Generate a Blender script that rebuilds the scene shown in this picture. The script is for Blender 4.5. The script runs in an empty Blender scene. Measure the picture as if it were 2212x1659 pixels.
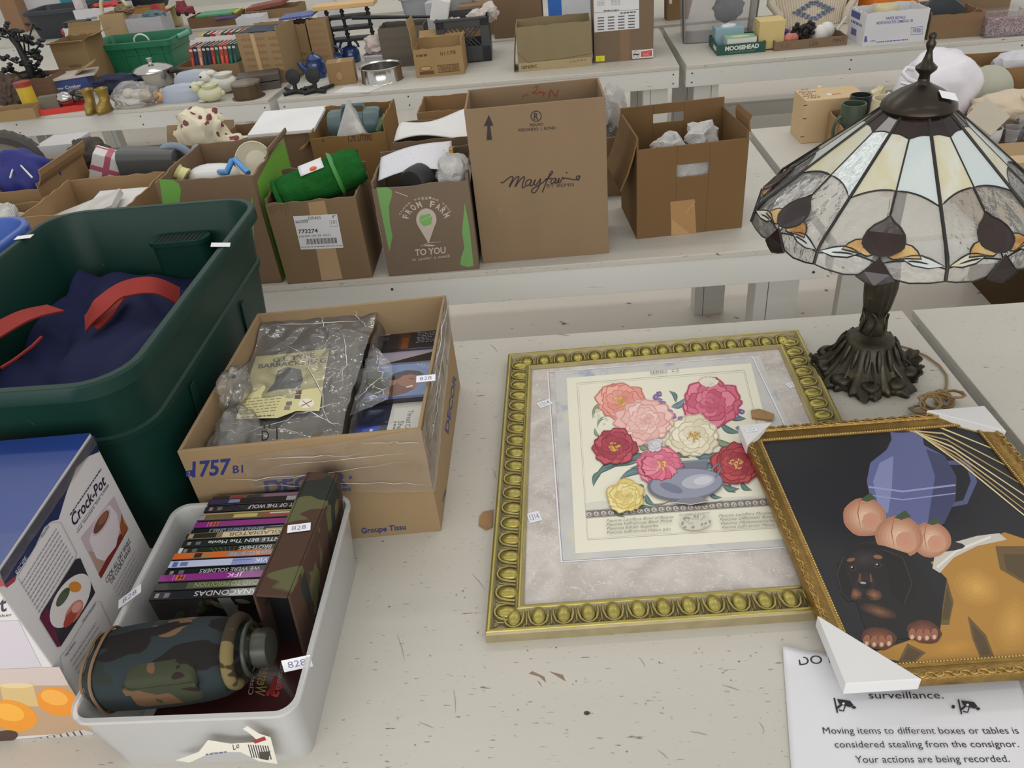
import bpy, bmesh, math, random
from mathutils import Vector, Matrix, noise, Euler
SC = bpy.context.scene
COL = SC.collection
V = Vector
PI = math.pi
# ---------------- camera ----------------
IW, IH, FPX = 2212, 1659, 1661.0
CAMZ = 1.0
def _ray(p): return V((p[0]-IW/2, IH/2-p[1], -FPX))
_up = -_ray((1370, 3200)).normalized()
_y = _ray((1140, -338)); _y = (_y-_up*_y.dot(_up)).normalized()
_x = _y.cross(_up)
RW = Matrix((_x, _y, _up))                      # camera -> world rotation
cam = bpy.data.cameras.new('camera'); cam.sensor_width = 36; cam.lens = FPX/IW*36
cam.clip_start = .02; cam.clip_end = 100
cam_o = bpy.data.objects.new('camera', cam); COL.objects.link(cam_o)
cam_o.matrix_world = Matrix.Translation((0, 0, CAMZ)) @ RW.to_4x4()
SC.camera = cam_o
# ---------------- world, lamps, exposure ----------------
SC.view_settings.view_transform = 'Standard'; SC.view_settings.look = 'None'
SC.view_settings.gamma = 1; SC.view_settings.use_curve_mapping = False
SC.view_settings.exposure = 0.0
wd = bpy.data.worlds.new('hall_light'); SC.world = wd; wd.use_nodes = True
wd.node_tree.nodes['Background'].inputs[0].default_value = (1.0, .985, .95, 1)
wd.node_tree.nodes['Background'].inputs[1].default_value = .66
for i, (x, y) in enumerate([(-2.6, 0.4), (-.7, 0.4), (1.6, .4), (-2.6, 3.0), (-.7, 3.0), (1.6, 3.0), (-2.6, 6.2), (-.4, 6.2), (2, 6.2)]):
    ld = bpy.data.lights.new('ceiling_tube', 'AREA'); ld.shape = 'RECTANGLE'; ld.size = 1.5; ld.size_y = .16
    ld.energy = 3.5 if y < 1 else 9; ld.color = (1, .975, .93)
    lo = bpy.data.objects.new('ceiling_tube', ld); COL.objects.link(lo); lo.location = (x, y, 2.9)
# unseen fill lamp added behind the camera to brighten upright faces
ld = bpy.data.lights.new('added_front_fill', 'AREA'); ld.shape = 'RECTANGLE'; ld.size = 7; ld.size_y = 2.2; ld.energy = 120; ld.color = (1, .99, .97)
lo = bpy.data.objects.new('added_front_fill', ld); COL.objects.link(lo); lo.location = (-.5, -2.8, 1.4); lo.rotation_euler = (math.radians(82), 0, 0)
# ---------------- measuring helpers: image point -> point on a real plane ----------------
ORG = V((0, 0, CAMZ))
def wray(p): return RW @ _ray(p)
def P(p, z=0.0):
    if len(p) == 3: return V(p)
    d = wray(p); return ORG + d*((z-CAMZ)/d.z)
def Py(p, y):
    d = wray(p); return ORG + d*(y/d.y)
def Pp(p, o, n):
    d = wray(p); return ORG + d*((o-ORG).dot(n)/d.dot(n))
def proj(w):
    q = RW.transposed() @ (V(w)-ORG); return (IW/2+FPX*q.x/-q.z, IH/2-FPX*q.y/-q.z)
def hz(b, t):
    lo, best = -.8, None
    for i in range(1000):
        z = -.8+i*.002; q = proj((b[0], b[1], z)); e = (q[0]-t[0])**2+(q[1]-t[1])**2
        if best is None or e < best[0]: best = (e, z)
    return best[1]
# ---------------- colours and materials ----------------
def L(r, g=None, b=None):
    if g is None: r, g, b = r
    f = lambda c: (c/255/12.92) if c/255 <= .04045 else ((c/255+.055)/1.055)**2.4
    return (f(r), f(g), f(b), 1)
MATS = {}
def newmat(name):
    m = bpy.data.materials.new(name); m.use_nodes = True; nt = m.node_tree
    return m, nt, nt.nodes['Principled BSDF']
def pm(name, col, rough=.6, metal=0, var=.08, vs=6, bump=0, bs=40, stretch=None, coat=0, spec=.5, alpha=1, trans=0, speck=None, dist=.002):
    """painted / cardboard / plastic / metal: colour with soft procedural variation and optional bump and specks"""
    if name in MATS: return MATS[name]
    m, nt, b = newmat(name); N = nt.nodes; K = nt.links.new
    c = L(col)
    tc = N.new('ShaderNodeTexCoord'); mp = N.new('ShaderNodeMapping'); K(tc.outputs['Object'], mp.inputs[0])
    if stretch: mp.inputs['Scale'].default_value = stretch
    no = N.new('ShaderNodeTexNoise'); no.inputs['Scale'].default_value = vs; no.inputs['Detail'].default_value = 5; K(mp.outputs[0], no.inputs['Vector'])
    mx = N.new('ShaderNodeMix'); mx.data_type = 'RGBA'; K(no.outputs[0], mx.inputs[0])
    mx.inputs[6].default_value = tuple(x*(1-2*var) for x in c[:3])+(1,)
    mx.inputs[7].default_value = tuple(min(1, x*(1+2*var)) for x in c[:3])+(1,)
    out = mx.outputs[2]
    if speck:
        for (sc, th, scol, stz) in speck:
            m2 = N.new('ShaderNodeMapping'); K(tc.outputs['Object'], m2.inputs[0]); m2.inputs['Scale'].default_value = stz
            n2 = N.new('ShaderNodeTexNoise'); n2.inputs['Scale'].default_value = sc; n2.inputs['Detail'].default_value = 4; K(m2.outputs[0], n2.inputs['Vector'])
            cr = N.new('ShaderNodeValToRGB'); cr.color_ramp.elements[0].position = th; cr.color_ramp.elements[1].position = th+.05; K(n2.outputs[0], cr.inputs[0])
            m3 = N.new('ShaderNodeMix'); m3.data_type = 'RGBA'; K(cr.outputs[0], m3.inputs[0]); K(out, m3.inputs[6]); m3.inputs[7].default_value = L(scol); out = m3.outputs[2]
    K(out, b.inputs['Base Color'])
    b.inputs['Roughness'].default_value = rough; b.inputs['Metallic'].default_value = metal
    b.inputs['Specular IOR Level'].default_value = spec; b.inputs['Coat Weight'].default_value = coat
    b.inputs['Alpha'].default_value = alpha; b.inputs['Transmission Weight'].default_value = trans
    if bump:
        bp = N.new('ShaderNodeBump'); bp.inputs['Strength'].default_value = bump; bp.inputs['Distance'].default_value = dist
        n3 = N.new('ShaderNodeTexNoise'); n3.inputs['Scale'].default_value = bs; n3.inputs['Detail'].default_value = 4; K(mp.outputs[0], n3.inputs['Vector'])
        K(n3.outputs[0], bp.inputs['Height']); K(bp.outputs[0], b.inputs['Normal'])
    MATS[name] = m; return m
def inkmat(name, rough=.55, coat=0):
    if name in MATS: return MATS[name]
    m, nt, b = newmat(name); a = nt.nodes.new('ShaderNodeAttribute'); a.attribute_name = 'Col'
    nt.links.new(a.outputs['Color'], b.inputs['Base Color']); b.inputs['Roughness'].default_value = rough; b.inputs['Coat Weight'].default_value = coat
    b.inputs['Coat Roughness'].default_value = .1
    MATS[name] = m; return m
def film(name, col=(235, 235, 235), op=.25, rough=.12, bump=.6, bs=25, ior=1.45):
    """clear or milky thin plastic: part see-through, part glossy"""
    if name in MATS: return MATS[name]
    m, nt, b = newmat(name); N = nt.nodes; K = nt.links.new
    b.inputs['Base Color'].default_value = L(col); b.inputs['Roughness'].default_value = rough
    tr = N.new('ShaderNodeBsdfTransparent'); mx = N.new('ShaderNodeMixShader'); mx.inputs[0].default_value = op
    K(tr.outputs[0], mx.inputs[1]); K(b.outputs[0], mx.inputs[2]); K(mx.outputs[0], N['Material Output'].inputs[0])
    gl = N.new('ShaderNodeBsdfGlossy'); gl.inputs['Roughness'].default_value = rough; m4 = N.new('ShaderNodeMixShader')
    fr = N.new('ShaderNodeFresnel'); fr.inputs[0].default_value = ior
    K(fr.outputs[0], m4.inputs[0]); K(mx.outputs[0], m4.inputs[1]); K(gl.outputs[0], m4.inputs[2]); K(m4.outputs[0], N['Material Output'].inputs[0])
    if bump:
        tc = N.new('ShaderNodeTexCoord'); n3 = N.new('ShaderNodeTexNoise'); n3.inputs['Scale'].default_value = bs; n3.inputs['Detail'].default_value = 3
        bp = N.new('ShaderNodeBump'); bp.inputs['Strength'].default_value = bump; bp.inputs['Distance'].default_value = .01
        K(tc.outputs['Object'], n3.inputs['Vector']); K(n3.outputs[0], bp.inputs['Height'])
        for s in (b, gl): K(bp.outputs[0], s.inputs['Normal'])
        K(bp.outputs[0], fr.inputs['Normal'])
    MATS[name] = m; return m
def camo(name, cols, scale=14, rough=.9, bias={}):
    if name in MATS: return MATS[name]
    m, nt, b = newmat(name); N = nt.nodes; K = nt.links.new
    tc = N.new('ShaderNodeTexCoord'); out = None
    for i, c in enumerate(cols):
        if i == 0:
            rgb = N.new('ShaderNodeRGB'); rgb.outputs[0].default_value = L(c); out = rgb.outputs[0]; continue
        mp = N.new('ShaderNodeMapping'); mp.inputs['Location'].default_value = (i*3.7, i*1.9, i*5.1); mp.inputs['Scale'].default_value = (.75, 1.2, 1.2); K(tc.outputs['Object'], mp.inputs[0])
        n = N.new('ShaderNodeTexNoise'); n.inputs['Scale'].default_value = scale; n.inputs['Detail'].default_value = 2; n.inputs['Distortion'].default_value = .6; K(mp.outputs[0], n.inputs['Vector'])
        cr = N.new('ShaderNodeValToRGB'); th = .55+.01*i; th += bias.get(i, 0); cr.color_ramp.elements[0].position = th; cr.color_ramp.elements[1].position = th+.008; K(n.outputs[0], cr.inputs[0])
        mx = N.new('ShaderNodeMix'); mx.data_type = 'RGBA'; K(cr.outputs[0], mx.inputs[0]); K(out, mx.inputs[6]); mx.inputs[7].default_value = L(c); out = mx.outputs[2]
    K(out, b.inputs['Base Color']); b.inputs['Roughness'].default_value = rough; b.inputs['Specular IOR Level'].default_value = .2
    n3 = N.new('ShaderNodeTexNoise'); n3.inputs['Scale'].default_value = 900; bp = N.new('ShaderNodeBump'); bp.inputs['Strength'].default_value = .3; bp.inputs['Distance'].default_value = .001
    K(tc.outputs['Object'], n3.inputs['Vector']); K(n3.outputs[0], bp.inputs['Height']); K(bp.outputs[0], b.inputs['Normal'])
    MATS[name] = m; return m
def newsmat():
    """newspaper: grey-white with broken printed lines"""
    if 'newsprint' in MATS: return MATS['newsprint']
    m, nt, b = newmat('newsprint'); N = nt.nodes; K = nt.links.new
    tc = N.new('ShaderNodeTexCoord')
    w = N.new('ShaderNodeTexWave'); w.inputs['Scale'].default_value = 120; w.inputs['Distortion'].default_value = 1.2; w.bands_direction = 'DIAGONAL'; K(tc.outputs['Object'], w.inputs['Vector'])
    n = N.new('ShaderNodeTexNoise'); n.inputs['Scale'].default_value = 26; K(tc.outputs['Object'], n.inputs['Vector'])
    ma = N.new('ShaderNodeMath'); ma.operation = 'MULTIPLY'; K(w.outputs['Fac'], ma.inputs[0]); K(n.outputs[0], ma.inputs[1])
    cr = N.new('ShaderNodeValToRGB'); cr.color_ramp.elements[0].position = .27; cr.color_ramp.elements[1].position = .36
    cr.color_ramp.elements[0].color = L(205, 203, 198); cr.color_ramp.elements[1].color = L(128, 128, 130); K(ma.outputs[0], cr.inputs[0])
    K(cr.outputs[0], b.inputs['Base Color']); b.inputs['Roughness'].default_value = .9
    MATS['newsprint'] = m; return m
# ---------------- objects ----------------
def setp(o, label=None, cat=None, group=None, kind=None):
    for k, v in (('label', label), ('category', cat), ('group', group), ('kind', kind)):
        if v: o[k] = v
    return o
def thing(name, label, cat, loc=(0, 0, 0), group=None):
    o = bpy.data.objects.new(name, None); COL.objects.link(o); o.location = loc; o.empty_display_size = .05
    return setp(o, label, cat, group)
def wmat(o):
    m = Matrix.Translation(o.location)
    return m
class M:
    """collects shapes; build() links them as ONE mesh object"""
    def __init__(s, T=None): s.v = []; s.f = []; s.mi = []; s.c = []; s.T = T or Matrix()
    def add(s, vs, fs, mi=0, col=None, T=None):
        k = len(s.v); TT = s.T @ T if T else s.T
        s.v += [TT @ V(p) for p in vs]
        for f in fs: s.f.append([i+k for i in f]); s.mi.append(mi); s.c.append(col)
        return s
    def box(s, a, b, mi=0, T=None, col=None):
        x0, y0, z0 = a; x1, y1, z1 = b
        return s.add([(x0, y0, z0), (x1, y0, z0), (x1, y1, z0), (x0, y1, z0), (x0, y0, z1), (x1, y0, z1), (x1, y1, z1), (x0, y1, z1)],
                     [(0, 3, 2, 1), (4, 5, 6, 7), (0, 1, 5, 4), (1, 2, 6, 5), (2, 3, 7, 6), (3, 0, 4, 7)], mi, col, T)
    def hexa(s, p, mi=0):
        return s.add(p, [(0, 3, 2, 1), (4, 5, 6, 7), (0, 1, 5, 4), (1, 2, 6, 5), (2, 3, 7, 6), (3, 0, 4, 7)], mi)
    def loft(s, rings, c0=True, c1=True, mi=0, closed=True, T=None):
        n = len(rings[0]); vs = [p for r in rings for p in r]; fs = []
        for i in range(len(rings)-1):
            for j in range(n if closed else n-1):
                a, b = i*n+j, i*n+(j+1) % n; fs.append((a, b, b+n, a+n))
        if c0: fs.append(tuple(reversed(range(n))))
        if c1: fs.append(tuple(range(len(vs)-n, len(vs))))
        return s.add(vs, fs, mi, None, T)
    def lathe(s, prof, c=(0, 0, 0), n=28, mi=0, rf=None, T=None):
        rings = []
        for i, (r, z) in enumerate(prof):
            rings.append([(c[0]+max(r, 1e-5)*(rf(2*PI*j/n, i) if rf else 1)*math.cos(2*PI*j/n), c[1]+max(r, 1e-5)*(rf(2*PI*j/n, i) if rf else 1)*math.sin(2*PI*j/n), c[2]+z) for j in range(n)])
        return s.loft(rings, True, True, mi, T=T)
    def tube(s, pts, r, n=8, mi=0, closed=False, flat=1, T=None):
        pts = [V(p) for p in pts]; m = len(pts); rings = []; pu = None
        for i, p in enumerate(pts):
            a = pts[(i-1) % m] if (closed or i > 0) else p; b = pts[(i+1) % m] if (closed or i < m-1) else p
            d = (b-a).normalized() if (b-a).length > 1e-9 else V((0, 0, 1))
            if pu is None: pu = d.orthogonal().normalized() if abs(d.z) > .9 else V((0, 0, 1))
            u = (pu-d*pu.dot(d)); u = u.normalized() if u.length > 1e-6 else d.orthogonal().normalized(); w = d.cross(u); pu = u
            rr = r[i] if isinstance(r, (list, tuple)) else r
            rings.append([p+u*(rr*flat*math.sin(2*PI*j/n))+w*(rr*math.cos(2*PI*j/n)) for j in range(n)])
        if closed: rings.append(rings[0])
        return s.loft(rings, not closed, not closed, mi, T=T)
    def grid(s, fn, nu, nv, mi=0, T=None):
        vs = [fn(i/nu, j/nv) for i in range(nu+1) for j in range(nv+1)]
        fs = [(i*(nv+1)+j, (i+1)*(nv+1)+j, (i+1)*(nv+1)+j+1, i*(nv+1)+j+1) for i in range(nu) for j in range(nv)]
        return s.add(vs, fs, mi, None, T)
    def ico(s, c, r, sub=3, amp=0, fs=4, seed=0, mi=0, T=None, sq=0, crease=0):
        """lumpy ball; r may be 3 radii; sq squares the shape; crease adds sharp folds"""
        bm = bmesh.new(); bmesh.ops.create_icosphere(bm, subdivisions=sub, radius=1); rr = r if isinstance(r, (tuple, list)) else (r, r, r)
        vs = []
        for v in bm.verts:
            p = v.co.normalized()
            if sq: p = V([math.copysign(abs(x)**(1-sq), x) for x in p])
            k = 1+amp*noise.noise(p*fs+V((seed*7.1, seed*3.3, 0)))
            if crease: k += crease*(abs(noise.noise(p*fs*1.7+V((seed, 0, seed*2))))-.25)
            vs.append((c[0]+p.x*rr[0]*k, c[1]+p.y*rr[1]*k, c[2]+p.z*rr[2]*k))
        fs_ = [tuple(v.index for v in f.verts) for f in bm.faces]; bm.free()
        return s.add(vs, fs_, mi, None, T)
    def build(s, name, mats, parent=None, smooth=None, bevel=0, solid=0, sub=0, label=None, soff=0):
        me = bpy.data.meshes.new(name); me.from_pydata([tuple(p) for p in s.v], [], s.f); me.validate(clean_customdata=False)
        if not isinstance(mats, (list, tuple)): mats = [mats]
        for m in mats: me.materials.append(m)
        if len(me.polygons) == len(s.mi):
            me.polygons.foreach_set('material_index', s.mi)
            if any(c is not None for c in s.c):
                at = me.color_attributes.new('Col', 'FLOAT_COLOR', 'CORNER'); buf = []
                for p in me.polygons: buf += list(s.c[p.index] or (1, 1, 1, 1))*p.loop_total
                at.data.foreach_set('color', buf)
        if smooth is not None:
            me.polygons.foreach_set('use_smooth', [True]*len(me.polygons))
            if smooth < 180: me.set_sharp_from_angle(angle=math.radians(smooth))
        me.update()
        o = bpy.data.objects.new(name, me); COL.objects.link(o)
        if parent is not None:
            o.parent = parent; q = parent; off = V((0, 0, 0))
            while q is not None: off += q.location; q = q.parent
            me.transform(Matrix.Translation(-off))
        if sub: md = o.modifiers.new('s', 'SUBSURF'); md.levels = md.render_levels = sub
        if solid: md = o.modifiers.new('t', 'SOLIDIFY'); md.thickness = solid; md.offset = soff
        if bevel: md = o.modifiers.new('b', 'BEVEL'); md.width = bevel; md.segments = 2; md.limit_method = 'ANGLE'
        if label: o['label'] = label
        return o
# ---------------- print: flat inked shapes on a real surface ----------------
_TX = {}
def textmesh(s, bold=0, shear=0):
    k = (s, bold, shear)
    if k not in _TX:
        cu = bpy.data.curves.new('txt', 'FONT'); cu.body = s; cu.resolution_u = 3; cu.offset = bold; cu.shear = shear
        ob = bpy.data.objects.new('txt', cu); me = ob.to_mesh()
        vs = [(v.co.x, v.co.y) for v in me.vertices]; fs = [tuple(p.vertices) for p in me.polygons]
        ob.to_mesh_clear(); bpy.data.objects.remove(ob); bpy.data.curves.remove(cu); _TX[k] = (vs, fs)
    return _TX[k]
class Print:
    """inked layer on the plane o + u*a + v*b. Points are local (a, b) metres, or image points when px is set"""
    def __init__(s, o, u, v, eps=2e-5, base=3e-4):
        s.o = V(o); s.u = V(u).normalized(); s.v = V(v); s.v = (s.v-s.u*s.v.dot(s.u)).normalized(); s.n = s.u.cross(s.v)
        s.m = M(); s.k = 0; s.eps = eps; s.base = base; s.px = False
    def W(s, p, px=None):
        if (s.px if px is None else px): return Pp(p, s.o, s.n)+s.n*(s.base+s.k*s.eps)
        return s.o+s.u*p[0]+s.v*p[1]+s.n*(s.base+s.k*s.eps)
    def poly(s, pts, col, layer=True):
        q = [s.W(p) for p in pts]
        a = sum(((q[i]-q[0]).cross(q[(i+1) % len(q)]-q[0]) for i in range(len(q))), V())
        if a.dot(s.n) < 0: q.reverse()
        s.m.add(q, [tuple(range(len(q)))], 0, L(col) if len(col) == 3 else col)
        if layer: s.k += 1
        return s
    def rect(s, a, b, col): return s.poly([a, (b[0], a[1]), b, (a[0], b[1])], col)
    def ell(s, c, rx, ry, col, rot=0, n=20, wob=0, seed=0):
        pts = []
        for i in range(n):
            t = 2*PI*i/n; k = 1+wob*noise.noise((math.cos(t)*2+seed, math.sin(t)*2, seed*1.7)); x, y = rx*k*math.cos(t), ry*k*math.sin(t)
            pts.append((c[0]+x*math.cos(rot)-y*math.sin(rot), c[1]+x*math.sin(rot)+y*math.cos(rot)))
        return s.poly(pts, col)
    def line(s, pts, w, col, closed=False):
        n = len(pts); A = []; B = []
        for i in range(n):
            a = pts[(i-1) % n] if closed or i else pts[i]; b = pts[(i+1) % n] if closed or i < n-1 else pts[i]
            dx, dy = b[0]-a[0], b[1]-a[1]; l = math.hypot(dx, dy) or 1; h = (w[i] if isinstance(w, (list, tuple)) else w)/2
            A.append((pts[i][0]-dy/l*h, pts[i][1]+dx/l*h)); B.append((pts[i][0]+dy/l*h, pts[i][1]-dx/l*h))
        for i in range(n if closed else n-1):
            j = (i+1) % n; s.poly([A[i], A[j], B[j], B[i]], col, False)
        s.k += 1; return s
    def text(s, t, p0, p1, pt, col, bold=0, shear=0, px=None):
        """baseline p0 -> p1, pt = top of the first capital"""
        vs, fs = textmesh(t, bold, shear)
        if not vs: return s
        x0 = min(v[0] for v in vs); x1 = max(v[0] for v in vs)
        a = s.W(p0, px); b = s.W(p1, px); c = s.W(pt, px); U = (b-a)/(x1-x0); Vv = (c-a)/.69
        pos = [a+U*(v[0]-x0)+Vv*v[1] for v in vs]
        fl = U.cross(Vv).dot(s.n) < 0
        s.m.add(pos, [tuple(reversed(f)) if fl else f for f in fs], 0, L(col)); s.k += 1
        return s
    def scrib(s, p0, p1, h, col, n=14, seed=0):
        """a line of writing too small to read"""
        rnd = random.Random(seed); L_ = math.hypot(p1[0]-p0[0], p1[1]-p0[1]); t = 0; ux, uy = (p1[0]-p0[0])/L_, (p1[1]-p0[1])/L_
        while t < L_:
            w = rnd.uniform(.5, 1.6)*L_/n; e = min(L_, t+w)
            a = (p0[0]+ux*t, p0[1]+uy*t); b = (p0[0]+ux*e, p0[1]+uy*e)
            s.poly([a, b, (b[0]-uy*h, b[1]+ux*h), (a[0]-uy*h, a[1]+ux*h)], col, False); t = e+.35*L_/n
        s.k += 1; return s
    def bars(s, a, b, col, n=22, seed=1):
        rnd = random.Random(seed); x = a[0]; W_ = b[0]-a[0]
        while x < b[0]-W_*.01:
            w = rnd.choice((.4, .6, 1, 1.3))*W_/n/1.7; s.poly([(x, a[1]), (x+w, a[1]), (x+w, b[1]), (x, b[1])], col, False); x += w+rnd.choice((.5, .7, 1.1))*W_/n/1.7
        s.k += 1; return s
    def build(s, name, parent, mat=None, label=None):
        return s.m.build(name, mat or inkmat('ink'), parent, label=label)
# ---------------- frames of boxes ----------------
class Fr:
    """front-left base corner o, unit u along the front, w into the depth"""
    def __init__(s, A, B, D, H):
        s.o = V(A); s.W = (V(B)-V(A)).length; s.u = (V(B)-V(A)).normalized(); s.w = V((-s.u.y, s.u.x, 0)); s.D = D; s.H = H
        s.T = Matrix(((s.u.x, s.w.x, 0, s.o.x), (s.u.y, s.w.y, 0, s.o.y), (0, 0, 1, s.o.z), (0, 0, 0, 1)))
    def skew(s, k):
        s.w = (s.w+s.u*k).normalized(); s.T = Matrix(((s.u.x, s.w.x, 0, s.o.x), (s.u.y, s.w.y, 0, s.o.y), (0, 0, 1, s.o.z), (0, 0, 0, 1)))
    def front(s): return Print(s.o, s.u, (0, 0, 1))
    def right(s): return Print(s.o+s.u*s.W, s.w, (0, 0, 1))
    def left(s): return Print(s.o+s.w*s.D, -s.w, (0, 0, 1))
    def top(s, dz=0): return Print(s.o+V((0, 0, s.H+dz)), s.u, s.w)
    def at(s, a, b, c): return s.T @ V((a, b, c))
def frB(a, b, t, D, z0=0):
    A = P(a, z0); B = P(b, z0); A.z = B.z = z0
    return Fr(A, B, D, (hz(A, t)-z0) if isinstance(t, tuple) else t)
def frT(a, b, y, D, z0=0):
    A = Py(a, y); B = Py(b, y); H = (A.z+B.z)/2-z0; A.z = B.z = z0
    return Fr(A, B, D, H)
def cardboard(col, name=None):
    col = tuple(int((c*.86+sum(col)/3*.14)*.88) for c in col)
    n = name or 'cardboard_%d_%d_%d' % tuple(col)
    return pm(n, col, .85, var=.05, vs=9, bump=.15, bs=60, spec=.25, stretch=(1, 1, .35))
def walls(m, f, t, jag=0, seed=0, bottom=True, hs=(1, 1, 1, 1), holes=None):
    """four cardboard walls with thickness, ragged tops when jag; holes: {side: (a0,a1,z0,z1)}"""
    rnd = random.Random(seed); W_, D, H = f.W, f.D, f.H
    for i in range(4):
        if i == 0: a, b = (0, 0), (W_, t)
        elif i == 1: a, b = (W_-t, t), (W_, D-t)
        elif i == 2: a, b = (0, D-t), (W_, D)
        else: a, b = (0, t), (t, D-t)
        h = H*hs[i]; alongx = i in (0, 2); n = 10 if jag else 1
        if holes and i in holes:
            a0, a1, z0, z1 = holes[i]
            for (p, q, r, s_) in ((0, a0, 0, h), (a1, W_, 0, h), (a0, a1, 0, z0), (a0, a1, z1, h)):
                m.box((p, a[1], r), (q, b[1], s_), T=f.T)
            continue
        zs = [h+(rnd.uniform(-jag, jag*.5) if jag else 0) for _ in range(n+1)]
        for k in range(n):
            p, q = k/n, (k+1)/n
            x0, x1 = (a[0]+(b[0]-a[0])*p, a[0]+(b[0]-a[0])*q) if alongx else (a[0], b[0])
            y0, y1 = (a[1], b[1]) if alongx else (a[1]+(b[1]-a[1])*p, a[1]+(b[1]-a[1])*q)
            zl, zr = zs[k], zs[k+1]
            if alongx: top = [(x0, y0, zl), (x1, y0, zr), (x1, y1, zr), (x0, y1, zl)]
            else: top = [(x0, y0, zl), (x1, y0, zl), (x1, y1, zr), (x0, y1, zr)]
            m.hexa([f.T @ V(c) for c in [(x0, y0, 0), (x1, y0, 0), (x1, y1, 0), (x0, y1, 0)]+top])
    if bottom: m.box((t, t, 0), (W_-t, D-t, t), T=f.T)
def flap(f, side, length, ang, mat, parent, t=.004, seed=0, inset=.004, hs=1, skew=0, lo=0, hi=1):
    """hinged at the top edge of a wall; ang 0 = straight up, 90 = flat outwards, 180 = folded down outside, -90 = folded in"""
    W_, D, H = f.W, f.D, f.H*hs; n = 6; rnd = random.Random(seed)
    base = {'f': ((0, 0), (1, 0), (0, -1), W_), 'r': ((W_, 0), (0, 1), (1, 0), D), 'b': ((W_, D), (-1, 0), (0, 1), W_), 'l': ((0, D), (0, -1), (-1, 0), D)}[side]
    (ox, oy), (ax, ay), (nx, ny), L_ = base; a = math.radians(ang); c, s_ = math.sin(a), math.cos(a); m = M(f.T)
    l0, l1 = inset+L_*lo, L_*hi-inset
    def pt(p, q, k):
        b = l0+(l1-l0)*p+skew*q*length; d = q*length*(1+(noise.noise((p*3, seed, 0))*.05 if q > .5 else 0)); bend = .012*math.sin(q*2.2)*(1 if seed % 2 else -1)
        o = k*t
        return (ox+ax*b+nx*(c*d+s_*(o+bend)), oy+ay*b+ny*(c*d+s_*(o+bend)), H+s_*d-c*(o+bend)+.0005)
    v0 = [[pt(p/n, q/3, 0) for q in range(4)] for p in range(n+1)]; v1 = [[pt(p/n, q/3, 1) for q in range(4)] for p in range(n+1)]
    rings = [v0[p]+list(reversed(v1[p])) for p in range(n+1)]
    m.loft(rings); return m.build('flap', mat, parent)
def carton(label, f, col, flaps=(), t=.0045, jag=0, name='carton', cat='box', group=None, seed=0, hs=(1, 1, 1, 1), holes=None, mat=None):
    mt = mat or cardboard(col); c = f.at(f.W/2, f.D/2, 0)
    r = thing(name, label, cat, c, group); r.location = c
    m = M(); walls(m, f, t, jag, seed, hs=hs, holes=holes); m.build('body', mt, r, bevel=0 if jag else .0012)
    for i, fl in enumerate(flaps):
        kw = fl[3] if len(fl) > 3 else {}
        flap(f, fl[0], fl[1], fl[2], mt, r, t*.8, seed+i, **kw)
    return r
def closedbox(label, f, col, name='box', cat='box', group=None, mat=None, bevel=.002, part='body'):
    r = thing(name, label, cat, f.at(f.W/2, f.D/2, 0), group)
    M(f.T).box((0, 0, 0), (f.W, f.D, f.H)).build(part, mat or cardboard(col), r, bevel=bevel)
    return r
def tape(f, side, a0, a1, z0, z1, col, parent, rough=.25):
    pr = {'f': f.front, 'r': f.right, 'l': f.left, 't': f.top}[side](); pr.rect((a0, z0), (a1, z1), col)
    return pr.build('tape', parent, inkmat('tape_ink', rough))
def rr(w, d, r, z, n=6, cx=0, cy=0):
    out = []
    for (sx, sy, a0) in ((1, 1, 0), (-1, 1, 90), (-1, -1, 180), (1, -1, 270)):
        for i in range(n+1):
            a = math.radians(a0+90*i/n); out.append((cx+sx*(w/2-r)+r*math.cos(a), cy+sy*(d/2-r)+r*math.sin(a), z))
    return out
def tubring(w, d, H, r, wall=.004, lip=.014, liph=.02, taper=.86, ribs=()):
    """rings of an open plastic tub, outside up, over the lip, inside down"""
    R = []
    def k(z): return taper+(1-taper)*z/H
    zs = [0]+sorted([z for a, b, _ in ribs for z in (a, a+.004, b-.004, b)])+[H-liph-.001]
    for z in zs:
        ex = 0
        for a, b, e in ribs:
            if a+.003 < z < b-.003: ex = e
        R.append(rr(w*k(z)+2*ex, d*k(z)+2*ex, r, z))
    R += [rr(w+2*lip, d+2*lip, r+lip, H-liph), rr(w+2*lip, d+2*lip, r+lip, H-.004), rr(w+2*lip-.006, d+2*lip-.006, r+lip, H), rr(w-wall*.5, d-wall*.5, r, H), rr(w-2*wall, d-2*wall, r-wall, H-.005)]
    R += [rr(w*k(z)-2*wall, d*k(z)-2*wall, max(r-wall, .004), z) for z in (H*.6, wall)]
    return R
def tagm(name_pts_z, text, parent, z=0, n=None, col=(225, 226, 232)):
    """small price sticker given by its four image corners (tl, tr, br, bl) on plane z"""
    q = [P(p, z) for p in name_pts_z]
    pr = Print(q[3], q[2]-q[3], q[0]-q[3], base=6e-4); pr.poly([(0, 0), ((q[2]-q[3]).length, 0), ((q[2]-q[3]).length, (q[0]-q[3]).length), (0, (q[0]-q[3]).length)], col)
    w, h = (q[2]-q[3]).length, (q[0]-q[3]).length
    if text: pr.text(text, (w*.15, h*.25), (w*.85, h*.25), (w*.15, h*.8), (110, 110, 135))
    return pr.build('price_tag', parent, label='white price sticker')
def tag3(c, u, v, w, h, text, parent):
    u = V(u).normalized(); v = V(v).normalized()
    pr = Print(V(c)-u*w/2-v*h/2, u, v, base=1e-3); pr.rect((0, 0), (w, h), (228, 228, 234))
    if text: pr.text(text, (w*.18, h*.25), (w*.8, h*.25), (w*.18, h*.78), (110, 110, 140))
    return pr.build('price_tag', parent, label='white price sticker')
CARD = (168, 134, 92); TAN = (176, 146, 104); KRAFT = (160, 122, 74)
NEWS = newsmat()
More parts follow.
